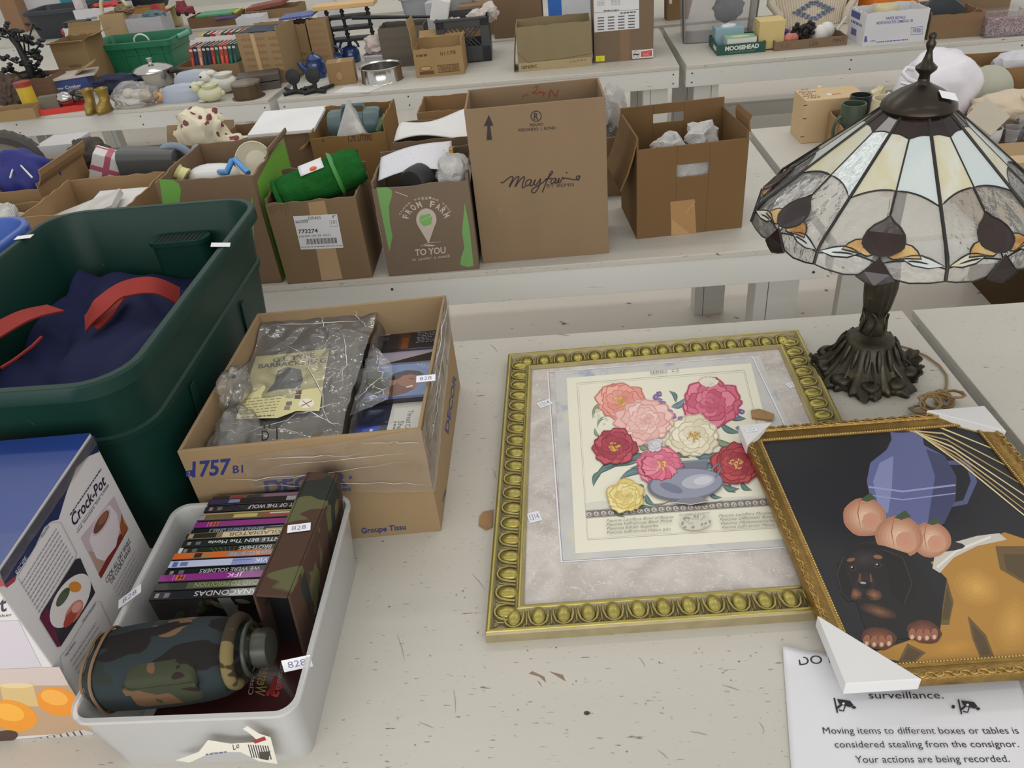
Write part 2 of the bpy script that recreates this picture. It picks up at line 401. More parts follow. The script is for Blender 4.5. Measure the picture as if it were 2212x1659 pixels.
def wad(label, c, r, seed, group=None, mat=None, name='newspaper_wad', cat='newspaper', sub=4):
    m = M(); m.ico(c, r, min(sub, 3), .30, 1.6, seed, crease=.42)
    o = m.build(name, mat or NEWS, smooth=25); return setp(o, label, cat, group)
# ================= SETTING =================
fl = M(); fl.box((-9, -3, -.80), (9, 13, -.76)); setp(fl.build('floor', pm('floor_paint', (224, 216, 206), .25, var=.06, vs=1.2, bump=.05, bs=8, speck=[(16, .68, (120, 112, 102), (1, 1, 1))])), kind='structure')
wl = M(); wl.box((-9, 12.9, -.76), (9, 13, 3)); setp(wl.build('wall_back', pm('wall_paint', (205, 203, 196), .7, var=.03)), kind='structure')
WOOD = pm('white_painted_plywood', (192, 188, 178), .5, var=.07, vs=2.2, bump=.35, bs=26, stretch=(.35, 1.6, 1),
          speck=[(60, .70, (120, 108, 92), (.5, 2.2, 1)), (7, .70, (172, 158, 148), (1, .5, 1)), (150, .655, (150, 143, 131), (.4, 1.6, 1)), (38, .735, (96, 84, 70), (.4, 1.8, 1))], dist=.0012)
WOOD2 = pm('white_painted_lumber', (206, 206, 202), .5, var=.06, vs=3, bump=.4, bs=30, stretch=(.25, 1, 2.5), speck=[(40, .71, (140, 128, 112), (.3, 1, 3))], dist=.0015)
def table(label, A, B, depth, legs=True, shelf=None, screws=True):
    A = V((A[0], A[1], -.76)); B = V((B[0], B[1], -.76)); f = Fr(A, B, depth, .76); W_ = f.W
    r = thing('work_table', label, 'table', f.at(W_/2, depth/2, 0), 'white painted plywood tables')
    M(f.T).box((0, 0, .742), (W_, depth, .76)).build('table_top', WOOD, r, bevel=.002)
    for (a, b) in (((0, .003, .652), (W_, .041, .742)), ((0, depth-.041, .652), (W_, depth-.003, .742)), ((.002, .041, .652), (.04, depth-.041, .742)), ((W_-.04, .041, .652), (W_-.002, depth-.041, .742))):
        ap = M(f.T).box(a, b).build('apron', WOOD2, r, bevel=.002)
    sm = M(f.T); n = 0
    for x in ([.03, W_-.03]+[W_*k/3 for k in (1, 2)]):
        for z in (.675, .72):
            sm.lathe([(.004, 0), (.004, .002), (0, .003)], n=8, T=Matrix.Translation((x, .003, z)) @ Matrix.Rotation(PI/2, 4, 'X'))
    sm.build('screw', pm('screw_metal', (70, 66, 62), .5, .6), r)
    if legs:
        for x in (.05, W_-.14):
            for y in (.045, depth-.13):
                m = M(f.T); m.box((x, y, 0), (x+.089, y+.036, .742)); m.box((x+.091 if x < 1 else x-.039, y, 0), (x+.128 if x < 1 else x-.002, y+.085, .742)); m.build('leg', WOOD2, r, bevel=.002)
    if shelf: M(f.T).box((.06, depth-.09-shelf, .22), (W_-.06, depth-.09, .30)).build('stretcher', WOOD2, r, bevel=.002)
    return r
T1 = table('near white plywood table carrying the two pictures and the lamp', (-2.6, .42), (.826, .42), 1.214)
_t = T1
_p = Print(V((0, 1, 0)), (1, 0, 0), (0, 1, 0), base=2e-4); _p.px = True; _r = random.Random(12)
for pts in ([(1142, 1455), (1165, 1462), (1180, 1475), (1176, 1462), (1150, 1450)], [(1186, 1450), (1205, 1462), (1222, 1472), (1216, 1458)], [(1160, 1470), (1172, 1486), (1166, 1474)]): _p.poly(pts, (136, 112, 92))
_p.ell((1268, 1541), 7, 4.5, (70, 60, 52), 0, 12, .4, 2); _p.ell((1268, 1541), 3, 2, (40, 34, 30), 0, 8)
for x, y, a, l in ((1062, 1010, 1.2, 30), (1020, 1240, .9, 44), (858, 1370, 1.3, 60), (905, 1560, .4, 36), (1490, 1580, .2, 40), (1380, 1420, 1.0, 26), (1560, 1480, .3, 40), (1060, 745, .8, 22), (1200, 722, .1, 30), (1420, 1620, .7, 30), (980, 1490, 1.5, 50), (1640, 1560, 1.1, 24), (1890, 690, .1, 22), (1960, 760, 1.1, 26)):
    _p.line([(x, y), (x+l*.5*math.cos(a)+2, y+l*.5*math.sin(a)), (x+l*math.cos(a), y+l*math.sin(a))], [.6, 1.6, .5], (150, 138, 124))
for i in range(60): _p.ell((_r.uniform(820, 1700), _r.uniform(1150, 1650)), _r.uniform(.8, 2.6), _r.uniform(.6, 1.3), _r.choice([(110, 98, 84), (150, 138, 122), (92, 84, 74)]), _r.random()*.6, 7)
_p.build('paint_scuffs', T1)
table('near plywood table on the right behind the seam beside the lamp cord', (.850, .42), (2.9, .42), 1.214)
table('second white table carrying the row of open cardboard cartons', (-3.0, 2.015), (.772, 2.015), 1.07)
table('second-row white table behind the lamp shade with mugs and bags', (.800, 2.03), (3.2, 2.03), 1.05)
table('third-row white table carrying the open tan carton and milk crate', (-1.43, 4.235), (.70, 4.17), .98, shelf=.05)
table('third-row white table carrying the green beer tray and wicker seat', (.735, 4.165), (3.2, 4.11), .98, shelf=.05)
table('third-row white table on the left with gold boots and red tray', (-3.75, 4.43), (-1.485, 4.25), .98, shelf=.05)
table('third-row rear table on the left carrying the green crate', (-3.75, 5.44), (-1.5, 5.26), .98)
table('far table on the right behind the third row with tall goods', (-.75, 5.24), (2.9, 5.2), .98)
table('farthest table at upper left with black tub and toys', (-6.2, 7.0), (-1.0, 6.72), 1.3)
# ================= FRONT TABLE: framed flower print =================
def moulding(corners, prof, up, n=1):
    """sweeps prof [(inward, height)] around a rectangle of 4 corners (outer edge), mitred"""
    m = M(); c = sum(corners, V())/4; rings = []
    for i in range(4):
        p = corners[i]; a = (corners[i-1]-p).normalized(); b = (corners[(i+1) % 4]-p).normalized()
        rings.append([p+(a+b)*q[0]+up*q[1] for q in prof])
    rings.append(rings[0]); m.loft(rings, False, False)
    return m
GOLD = pm('worn_gold_leaf', (166, 154, 84), .33, .75, var=.16, vs=18, bump=.2, bs=60, stretch=(1, 1, 1))
GOLDW = pm('grey_wash_gold', (158, 146, 112), .5, .3, var=.15, vs=30)
GOLD2 = pm('antique_gold', (150, 120, 66), .32, .8, var=.22, vs=60, bump=.4, bs=220)
FZ = .022
f_tl, f_tr, f_bl = P((1097, 765), FZ), P((1725, 712), FZ), P((1047, 1370), FZ)
f_br = f_bl+(f_tr-f_tl)*.99
fc = [V((p.x, p.y, 0)) for p in (f_bl, f_br, f_tr, f_tl)]
FR = thing('framed_print', 'wide gold egg-and-dart frame around the vase of peonies print', 'picture', ((fc[0]+fc[2])/2))
FR.location.z = 0
UP = V((0, 0, 1)); FW = .058
moulding(fc, [(0, 0), (0, .018), (.003, .022), (.008, .0225), (.010, .016), (.013, .013), (.042, .013), (.046, .0165), (.054, .0165), (FW, .013), (FW, .004), (FW, 0)], UP).build('frame', GOLDW, FR, smooth=35)
rail = M(); fil = M(); eg = M()
for off, w_, z in ((.0045, .0042, .0225), (.050, .004, .0165)):
    q = [p+((fc[i-1]-p).normalized()+(fc[(i+1) % 4]-p).normalized())*off for i, p in enumerate(fc)]
    rail.tube([p+UP*z for p in q], w_, 8, closed=True, flat=.45)
rail.build('gilt_rail', GOLD, FR, smooth=60)
for i in range(4):
    a, b = fc[i], fc[(i+1) % 4]; d = (b-a).normalized(); nrm = UP.cross(d); Ln = (b-a).length; n = int(round((Ln-.05)/.0395))
    for k in range(n):
        t = .025+(Ln-.05)*(k+.5)/n; o = a+d*t+nrm*.027
        T = Matrix(((d.x, nrm.x, 0, o.x), (d.y, nrm.y, 0, o.y), (0, 0, 1, .0135), (0, 0, 0, 1)))
        eg.ico((0, .004, 0), (.0122, .0175, .0095), 3, T=T)
        u = [(-.0155, .016, .002), (-.0155, .004, .004), (-.012, -.008, .004), (-.006, -.0135, .004), (0, -.015, .004), (.006, -.0135, .004), (.012, -.008, .004), (.0155, .004, .004), (.0155, .016, .002)]
        fil.tube(u, .0023, 6, T=T)
        fil.tube([(.0197, .014, .001), (.0197, -.004, .003), (.0197, -.012, .002)], [.001, .0018, .0008], 5, T=T)
        for s_ in (-1, 1): fil.tube([(.0197, -.006, .001), (.0197+s_*.006, -.014, .001)], .0012, 5, T=T)
eg.build('egg_moulding', GOLD, FR, smooth=80); fil.build('dart_moulding', pm('dull_gold', (158, 146, 92), .42, .6, var=.15, vs=40), FR, smooth=60)
ins = [p+((fc[i-1]-p).normalized()+(fc[(i+1) % 4]-p).normalized())*(FW-.002) for i, p in enumerate(fc)]
bk = M(); bk.hexa([p for p in ins]+[p+UP*.0085 for p in ins]); bk.build('backing', pm('kraft_backing', (150, 118, 80), .8), FR)
mb = M(); mb.hexa([p+UP*.0086 for p in ins]+[p+UP*.0105 for p in ins])
def stone():
    m, nt, b = newmat('stone_mat_board'); N = nt.nodes; K = nt.links.new; tc = N.new('ShaderNodeTexCoord')
    n1 = N.new('ShaderNodeTexNoise'); n1.inputs['Scale'].default_value = 11; n1.inputs['Detail'].default_value = 7; n1.inputs['Distortion'].default_value = 1.2; K(tc.outputs['Object'], n1.inputs['Vector'])
    cr = N.new('ShaderNodeValToRGB'); e = cr.color_ramp.elements; e[0].position = .3; e[0].color = L(176, 168, 162); e[1].position = .7; e[1].color = L(206, 200, 194); K(n1.outputs[0], cr.inputs[0])
    v = N.new('ShaderNodeTexNoise'); v.inputs['Scale'].default_value = 26; v.inputs['Detail'].default_value = 8; v.inputs['Distortion'].default_value = 2.5; K(tc.outputs['Object'], v.inputs['Vector'])
    c2 = N.new('ShaderNodeValToRGB'); e = c2.color_ramp.elements; e[0].position = .5; e[0].color = (0, 0, 0, 1); e[1].position = .512; e[1].color = (1, 1, 1, 1); x = c2.color_ramp.elements.new(.525); x.color = (0, 0, 0, 1); K(v.outputs[0], c2.inputs[0])
    mx = N.new('ShaderNodeMix'); mx.data_type = 'RGBA'; K(c2.outputs[0], mx.inputs[0]); K(cr.outputs[0], mx.inputs[6]); mx.inputs[7].default_value = L(222, 218, 214); K(mx.outputs[2], b.inputs['Base Color']); b.inputs['Roughness'].default_value = .7
    return m
mat_o = mb.build('mat_board', stone(), FR)
MZ = .0108
pc = [P(p, MZ) for p in ((1213, 1214), (1199, 803), (1641, 769))]
ww = pc[2]-pc[1]; hh = pc[1]-pc[0]
ic = [pc[0], pc[0]+ww, pc[1]+ww, pc[1]]
inner = M(); inner.hexa([p-UP*.001 for p in ic]+[p+UP*.0003 for p in ic])
inner.build('inner_mat', pm('water_colour_mat', (196, 195, 192), .7, var=.10, vs=14, speck=[(9, .58, (160, 168, 184), (1, 1, 1)), (13, .62, (206, 203, 184), (1, 1, 1))]), FR)
bd = Print(pc[0], ww, hh, base=.0004); w_, h_ = ww.length, hh.length
bd.line([(0, 0), (w_, 0), (w_, h_), (0, h_)], .0035, (226, 226, 226), True); bd.line([(.002, .002), (w_-.002, .002), (w_-.002, h_-.002), (.002, h_-.002)], .0012, (140, 130, 160), True)
bd.build('mat_bevel', FR)
# the print, traced on its own plane
FP = Print(V((pc[0].x, pc[0].y, MZ)), ww, hh, eps=3e-6, base=.0005); FP.px = True
PAPER = (228, 225, 206)
pq = [(1243, 1196), (1224, 817), (1622, 785), (1715, 1150), (1700, 1168)]
FP.poly([(1243, 1196), (1224, 817), (1622, 785), (1718, 1163)], PAPER)
FP.line([(1269, 1167), (1246, 828), (1608, 800), (1690, 1140)], 1.2, (150, 146, 130), True)
FP.line([(1271, 1164), (1250, 831), (1606, 804), (1688, 1137)], .8, (170, 166, 150), True)
rnd = random.Random(5)
def sh(c, k): return tuple(max(0, min(255, int(x*k))) for x in c)
def mixc(a, b, t): return tuple(int(x+(y-x)*t) for x, y in zip(a, b))
def petal(cx, cy, a, l, w, col, edge, sq=.8):
    """one rounded, notched petal pointing along a"""
    pts = []; ca, sa = math.cos(a), math.sin(a)
    for i in range(15):
        t = i/14; th = PI*t
        x = l*(math.sin(th)**.75)*(1+.05*math.cos(7*th+cx)-.07*math.exp(-((t-.5)/.07)**2)); y = w*math.cos(th)*(.35+.65*math.sin(th)**.6)
        pts.append((cx+x*ca-y*sa, cy+(x*sa+y*ca)*sq))
    FP.poly([(cx+(p[0]-cx)*1.07, cy+(p[1]-cy)*1.07) for p in pts], edge)
    FP.poly(pts, col)
    FP.poly([(cx+(p[0]-cx)*.62, cy+(p[1]-cy)*.62) for p in pts], sh(col, .93))
    FP.line([(cx+l*.2*ca, cy+l*.2*sa*sq), (cx+l*.85*ca, cy+l*.85*sa*sq)], .8, sh(col, .86))
def peony(cx, cy, r, light, dark, rings=4, seed=0, core=(226, 196, 90), open_=0):
    rn = random.Random(seed)
    for k in range(rings):
        n = 9-k if k < 3 else 6; R = r*(1-.21*k)
        for j in range(n):
            a = 2*PI*(j+.5*(k % 2))/n+rn.uniform(-.2, .2); t = rn.random()
            petal(cx+rn.uniform(-2, 2), cy+rn.uniform(-2, 2), a, R*rn.uniform(.86, 1.06), R*.58, mixc(light, dark, t*.65+.08*k), mixc(dark, (90, 50, 56), .12))
    if open_:
        for j in range(26):
            a = rn.uniform(0, 2*PI); q = rn.uniform(.05, .26)*r; FP.ell((cx+q*math.cos(a), cy+q*.8*math.sin(a)), 1.8, 2.6, mixc(core, (180, 140, 50), rn.random()), rn.random()*3, 8)
def leaf(x0, y0, x1, y1, w, col):
    dx, dy = x1-x0, y1-y0; l = math.hypot(dx, dy); nx, ny = -dy/l, dx/l; A = []; B = []
    for i in range(9):
        t = i/8; h = w*math.sin(PI*t**.8)*.5; bx = 6*math.sin(PI*t); A.append((x0+dx*t+nx*(h+bx), y0+dy*t+ny*(h+bx))); B.append((x0+dx*t+nx*(bx-h), y0+dy*t+ny*(bx-h)))
    FP.poly(A+B[::-1], sh(col, .72)); FP.poly([mixf(a, b, .12) for a, b in zip(A, B)]+[mixf(b, a, .12) for a, b in zip(A, B)][::-1], col)
    FP.line([mixf(a, b, .5) for a, b in zip(A, B)], .9, sh(col, 1.25))
def mixf(a, b, t): return (a[0]+(b[0]-a[0])*t, a[1]+(b[1]-a[1])*t)
# ledge with ornament band
FP.poly([(1266, 1117), (1264, 1087), (1300, 1082), (1395, 1090), (1500, 1078), (1620, 1072), (1672, 1068), (1680, 1088)], (212, 210, 198))
FP.poly([(1300, 1100), (1340, 1088), (1400, 1096), (1470, 1090), (1560, 1084), (1620, 1074), (1660, 1076), (1600, 1092), (1440, 1104)], (196, 196, 190))
FP.poly([(1267, 1119), (1266, 1104), (1676, 1076), (1681, 1091)], (120, 112, 108)); FP.line([(1266, 1103), (1676, 1075)], 1.5, (170, 164, 152)); FP.line([(1267, 1120), (1681, 1092)], 1.5, (176, 170, 158))
for i in range(26):
    x = 1273+i*15.6; y = 1112-(x-1266)*.0683; FP.ell((x, y), 6.5, 5, (196, 192, 182), .3, 12); FP.ell((x+1, y+.5), 4.2, 3.2, (118, 110, 106), .3, 12); FP.ell((x+2, y), 2, 2, (204, 200, 190), 0, 8)
# foliage
GR = (92, 122, 116); GL = (126, 146, 118); PU = (106, 88, 140)
for a in ((1340, 1000, 1285, 1030, 16, GR), (1350, 985, 1296, 990, 14, GL), (1400, 985, 1335, 1005, 18, GR), (1420, 1020, 1360, 1012, 14, GR), (1500, 900, 1570, 910, 20, GR), (1520, 880, 1595, 905, 18, (84, 110, 122)), (1555, 915, 1600, 935, 14, GR),
          (1400, 890, 1440, 940, 22, GL), (1440, 950, 1490, 990, 24, (104, 128, 110)), (1480, 1030, 1530, 1000, 18, GR), (1520, 1010, 1560, 985, 16, (110, 140, 150)), (1540, 990, 1580, 1000, 14, GR), (1470, 1040, 1500, 1075, 16, (110, 140, 140)), (1395, 1075, 1340, 1085, 16, GR),
          (1390, 1065, 1370, 1050, 14, (96, 124, 116)), (1410, 1095, 1330, 1112, 9, (90, 116, 110)), (1330, 1095, 1350, 1118, 10, GR), (1530, 1062, 1560, 1075, 10, GR), (1475, 1090, 1560, 1082, 4, (112, 100, 88)), (1395, 1088, 1450, 1082, 4, (120, 112, 96)), (1600, 950, 1640, 990, 12, GL), (1575, 1045, 1590, 1065, 10, GR), (1300, 870, 1280, 905, 8, GL), (1310, 900, 1290, 925, 6, GL), (1460, 870, 1445, 845, 10, GR), (1520, 845, 1500, 830, 8, GL)):
    leaf(*a)
for a in ((1300, 1018, 1282, 1052, 13, GR), (1375, 1000, 1300, 1012, 17, GR), (1392, 1018, 1338, 1036, 15, (96, 128, 132)), (1330, 905, 1375, 925, 14, GR), (1450, 880, 1480, 860, 14, (110, 132, 146)), (1570, 890, 1612, 905, 16, GR), (1588, 925, 1618, 918, 14, (110, 132, 146)), (1545, 950, 1586, 960, 15, GL), (1408, 948, 1436, 972, 18, GR), (1380, 958, 1404, 968, 14, GL), (1462, 975, 1440, 1000, 18, GL), (1560, 1048, 1598, 1056, 13, GR), (1600, 1040, 1625, 1060, 12, GR), (1500, 985, 1550, 978, 18, (98, 124, 128)), (1375, 1052, 1392, 1082, 16, (110, 132, 140)), (1395, 1068, 1415, 1092, 12, GR), (1470, 905, 1500, 918, 14, (110, 132, 146)), (1285, 925, 1300, 945, 7, GL)):
    leaf(*a)
for (x, y) in ((1416, 858), (1424, 866), (1432, 872), (1440, 884), (1448, 892), (1455, 900), (1586, 868), (1596, 874), (1602, 890), (1590, 900), (1545, 908), (1540, 920), (1395, 955), (1402, 946), (1424, 852), (1470, 905), (1580, 895)):
    FP.ell((x, y), 7, 5.5, mixc(PU, (150, 110, 170), rnd.random()), rnd.random()*3, 10, .4, x); FP.ell((x+1, y), 3, 2.4, (150, 136, 178), 0, 8)
for i in range(14): FP.ell((1290+rnd.uniform(-6, 22), 880+i*2.6+rnd.uniform(-4, 4)), 3, 2.4, (206, 208, 186), 0, 8)
peony(1340, 868, 55, (240, 182, 168), (216, 128, 116), 3, 1, open_=1)
peony(1534, 872, 66, (230, 140, 160), (186, 66, 100), 5, 2)
for j in range(5): petal(1530, 836, -2.3+j*.4, 26, 11, (232, 226, 210), (190, 176, 160))
peony(1393, 912, 64, (242, 210, 202), (222, 168, 160), 5, 3)
peony(1498, 945, 60, (240, 234, 214), (206, 196, 164), 3, 4, (220, 170, 100), 1)
peony(1327, 967, 49, (196, 82, 96), (136, 36, 54), 3, 5, (226, 190, 92), 1)
peony(1426, 1010, 56, (234, 158, 172), (204, 92, 122), 4, 6, (226, 190, 80), 1)
peony(1590, 1006, 58, (196, 82, 88), (138, 38, 48), 4, 7, (220, 180, 120), 1)
peony(1415, 965, 18, (226, 226, 220), (170, 160, 190), 2, 9)
peony(1352, 1076, 44, (238, 226, 160), (206, 180, 96), 4, 8)
# vase
VB = (142, 146, 164)
vz = [(1402, 1040), (1410, 1055), (1440, 1072), (1470, 1082), (1512, 1078), (1545, 1062), (1556, 1040), (1550, 1028), (1520, 1022), (1510, 1018), (1470, 1022), (1436, 1038), (1420, 1034)]
FP.poly([(1474, 1000), (1530, 996), (1524, 1022), (1484, 1026)], sh(VB, .8)); FP.line([(1470, 1003), (1532, 997)], 4, (120, 134, 140)); FP.ell((1480, 1050), 82, 36, sh(VB, .74), -.08, 36); FP.ell((1482, 1049), 77, 32, VB, -.08, 36)
FP.ell((1508, 1044), 36, 15, (176, 178, 192), -.15); FP.ell((1518, 1042), 20, 9, (200, 200, 208), -.15); FP.ell((1450, 1058), 26, 9, (112, 118, 140), .35)
FP.poly([(1474, 1080), (1515, 1077), (1530, 1086), (1508, 1092), (1470, 1093), (1454, 1090)], (128, 126, 138)); FP.line([(1452, 1089), (1492, 1094), (1530, 1087)], 2, (186, 182, 186))
FP.line([(1535, 1020), (1552, 1005), (1556, 1018), (1545, 1036)], 4, (112, 122, 134))
for i in range(7): petal(1426, 1010, .6+i*.5, 40, 18, mixc((230, 138, 158), (206, 84, 118), rnd.random()), (150, 50, 80))
for i in range(16): FP.ell((1428+rnd.uniform(-9, 9), 1010+rnd.uniform(-9, 9)), 2, 2.4, (228, 190, 84), 0, 8)
# captions
TXT = (126, 122, 112)
for i, t in enumerate(('Paeonia Lactiflora Bowl of Beauty', 'Paeonia Suffruticosa Black Pirate', 'Paeonia Edulis Superba', 'Paeonia Suffruticosa Hakuo Jishi')):
    y = 1131+i*8.6; FP.text(t, (1310+i*.5, y+1), (1310+[146, 142, 112, 140][i], y-[8, 8, 6, 7][i]), (1310, y-5), TXT, shear=.35)
for i, t in enumerate(('Paeonia Lactiflora Monsieur', 'Paeonia Officinalis Rosea', 'Paeonia Mlokosewitschii', 'Paeonia Suffruticosa Mikado')):
    y = 1121+i*8.6; FP.text(t, (1552+i*2, y), (1674, y-7), (1552+i*2, y-6), TXT, shear=.35)
FP.ell((1502, 1133), 34, 16, (206, 203, 188), -.07)
for i in range(26): a = rnd.uniform(0, 6.3); q = rnd.random()**.5; FP.ell((1502+32*q*math.cos(a), 1133+15*q*math.sin(a)), 4, 2.4, (150, 148, 136) if i % 2 else (186, 183, 168), rnd.random()*3, 8)
FP.text('FLORIS TALENT', (1468, 1119), (1534, 1114), (1468, 1115), TXT)
FP.text('SERIES  2.5', (1404, 812), (1466, 806), (1404, 806), TXT)
FP.build('flower_print', FR)
for q in (((1166, 870), (1194, 863), (1195, 872), (1168, 882)), ((1150, 1109), (1176, 1103), (1172, 1124), (1145, 1131)), ((1700, 829), (1728, 824), (1732, 832), (1706, 839))):
    tagm(q, '1314', FR, MZ)
# brown paper scraps
def scrap(label, px, z, seed):
    c = [P(p, z) for p in px]; m = M(); rn = random.Random(seed); n = len(c); pts = c
    m.add([p+UP*.0002 for p in pts]+[p+UP*(.0012+rn.uniform(0, .004)) for p in pts], [tuple(reversed(range(n))), tuple(range(n, 2*n))]+[(i, (i+1) % n, (i+1) % n+n, i+n) for i in range(n)])
    setp(m.build('paper_scrap', pm('kraft_scrap', (158, 124, 86), .9, var=.12, vs=40), None), label, 'paper scrap')
scrap('torn brown kraft paper scrap at the left edge of the egg-and-dart frame', [(1066, 1102), (1064, 1140), (1050, 1146), (1034, 1136), (1036, 1118), (1044, 1108)], 0, 1)
scrap('torn brown kraft paper scrap beside the upper left corner of the dark portrait', [(1624, 905), (1622, 890), (1640, 884), (1652, 888), (1672, 898), (1668, 910)], .0125, 2)
# ================= dark picture in ornate gold frame =================
PT = .016
def Ppl(p, dz):                                 # point on the picture plane
    return Pp(p, V((.33, 0, .0238+dz)), V((0, 0, 1)))
n_ = V((0, 0, 1))
a_tl, a_bl, a_tr = Ppl((1600, 925), PT), Ppl((1800, 1480), PT), Ppl((2123, 884), PT)
uu = (a_tr-a_tl); vv_ = (a_tl-a_bl); vv_ = vv_-uu*(vv_.dot(uu)/uu.length_squared)
q0 = [a_tl-vv_-n_*PT, a_tl-vv_+uu-n_*PT, a_tl+uu-n_*PT, a_tl-n_*PT]
PF = thing('framed_picture', 'ornate narrow gold frame with white corner guards around a dark painting', 'picture', (q0[0]+q0[2])/2)
moulding(q0, [(0, 0), (0, .010), (.003, .015), (.009, .016), (.012, .012), (.019, .0105), (.025, .0075), (.030, .009), (.033, .007), (.033, .002), (.033, 0)], n_).build('frame', GOLD2, PF, smooth=40)
bead = M(); orn = M()
for i in range(4):
    a, b = q0[i], q0[(i+1) % 4]; d = (b-a).normalized(); nr = n_.cross(d); Ln = (b-a).length
    k = 0; t = .034
    while t < Ln-.034: o = a+d*t+nr*.0305+n_*.0085; bead.ico(o, .0021, 1); t += .0046
    t = .01; j = 0
    while t < Ln-.01:
        o = a+d*t+nr*.0065+n_*.0145; s_ = 1 if j % 2 else -1
        orn.tube([o+d*(.006*math.cos(q))*1.0+nr*(.0035*math.sin(q)*s_)+n_*.0018 for q in (0, .9, 1.8, 2.7, 3.6, 4.6)], [.0022, .0019, .0018, .0016, .0015, .001], 5)
        t += .0115; j += 1
bead.build('bead_edge', pm('bright_gold', (206, 178, 110), .28, .85, var=.1), PF, smooth=80); orn.build('scroll_edge', pm('scroll_gold', (172, 142, 84), .35, .8, var=.25, vs=80), PF, smooth=80)
iq = [p+((q0[i-1]-p).normalized()+(q0[(i+1) % 4]-p).normalized())*.031 for i, p in enumerate(q0)]
bp_ = M(); bp_.hexa([p+n_*.001 for p in iq]+[p+n_*.0045 for p in iq]); bp_.build('backing_board', pm('dark_board', (30, 30, 36), .6), PF)
CP = Print(iq[0]+n_*.0046, iq[1]-iq[0], iq[3]-iq[0], eps=4e-6); CP.px = True
w_, h_ = (iq[1]-iq[0]).length, (iq[3]-iq[0]).length
CP.px = False; CP.rect((0, 0), (w_, h_), (26, 26, 33)); CP.px = True
def soft(c, rx, ry, c0, c1, rot=0, n=6, seed=0, wob=.12):
    for i in range(n): k = 1-i/n; CP.ell(c, rx*k, ry*k, mixc(c0, c1, i/(n-1)), rot, 26, wob, seed)
def streaks(poly_a, poly_b, cols, n):
    """brush strokes running between two boundary lines"""
    def at(L_, t):
        t *= len(L_)-1; i = min(int(t), len(L_)-2); return mixf(L_[i], L_[i+1], t-i)
    for i in range(n):
        a0, a1 = at(poly_a, i/n), at(poly_a, (i+1)/n); b0, b1 = at(poly_b, i/n), at(poly_b, (i+1)/n); m0 = mixf(mixf(a0, b0, .5), a0, 0)
        CP.poly([a0, a1, b1, b0], cols[i % len(cols)], False)
    CP.k += 1
# ochre cloth heaped at the lower right
CP.poly([(1870, 1415), (1960, 1385), (2030, 1350), (2045, 1250), (2010, 1215), (2070, 1190), (2170, 1150), (2230, 1170), (2290, 1300), (2290, 1440), (1960, 1432)], (172, 126, 52))
for c, rx, ry, a, b, ro in (((2110, 1270), 62, 46, (172, 126, 52), (204, 158, 78), .4), ((2190, 1350), 50, 70, (172, 126, 52), (196, 150, 72), .2), ((2060, 1400), 56, 22, (172, 126, 52), (190, 138, 58), -.2)): soft(c, rx, ry, a, b, ro)
for pts in ([(2090, 1330), (2130, 1372), (2150, 1425), (2120, 1428), (2100, 1380)], [(2045, 1250), (2060, 1300), (2050, 1350), (2030, 1350)], [(2150, 1180), (2240, 1180), (2270, 1330), (2215, 1262), (2160, 1230)], [(1960, 1390), (2000, 1410), (1975, 1432), (1940, 1430)]):
    CP.poly(pts, (104, 82, 44)); CP.poly([mixf(p, (sum(q[0] for q in pts)/len(pts), sum(q[1] for q in pts)/len(pts)), .3) for p in pts], (84, 66, 40))
# pale folded napkin, round fruit, blue cloth and straw streamers (a still life)
CP.poly([(2014, 1228), (2018, 1205), (2060, 1172), (2110, 1158), (2158, 1152), (2175, 1166), (2110, 1180), (2060, 1205), (2030, 1238)], (196, 190, 180)); CP.line([(2024, 1226), (2066, 1190), (2140, 1160)], 5, (222, 218, 210))
# stoneware jug, three peaches and a spray of straw
CP.ell((1965, 1180), 120, 16, (40, 36, 40))
JG = [(1872, 1040), (1880, 1000), (1915, 972), (1926, 950), (1922, 930), (1985, 922), (1992, 942), (1996, 962), (2040, 985), (2066, 1030), (2064, 1080), (2040, 1130), (2000, 1158), (1930, 1160), (1890, 1120)]
CP.line([(2040, 1000), (2090, 1000), (2104, 1040), (2085, 1085), (2052, 1092)], [8, 13, 14, 12, 8], (84, 90, 132))
CP.poly(JG, (98, 104, 150)); CP.poly([(2000, 970), (2040, 985), (2066, 1030), (2064, 1080), (2040, 1130), (2000, 1158), (2010, 1090), (2020, 1030)], (66, 70, 106)); CP.poly([(1886, 1040), (1900, 1000), (1930, 985), (1926, 1060), (1918, 1110), (1896, 1090)], (132, 138, 182)); CP.ell((1955, 926), 33, 9, (60, 62, 92), -.1); CP.line([(1876, 1052), (1950, 1062), (2064, 1048)], 4, (150, 156, 198)); CP.line([(1880, 1070), (1950, 1080), (2064, 1066)], 2.5, (150, 156, 198))
for (x, y, r, q) in ((2010, 1166, 44, 5), (1868, 1118, 48, 3), (1942, 1160, 52, 4)):
    soft((x, y), r, r*.86, (176, 122, 96), (232, 198, 168), .2, 7, q, .05); soft((x+r*.3, y+r*.2), r*.45, r*.4, (196, 150, 122), (206, 140, 118), .5, 4, q); CP.line([(x-r*.2, y-r*.8), (x-r*.32, y-r*.2), (x-r*.2, y+r*.4)], [1, 2.5, 1], (160, 104, 84)); CP.poly([(x-r*.2, y-r*.8), (x+r*.25, y-r*1.1), (x+r*.5, y-r*.85), (x+r*.1, y-r*.7)], (66, 84, 54))
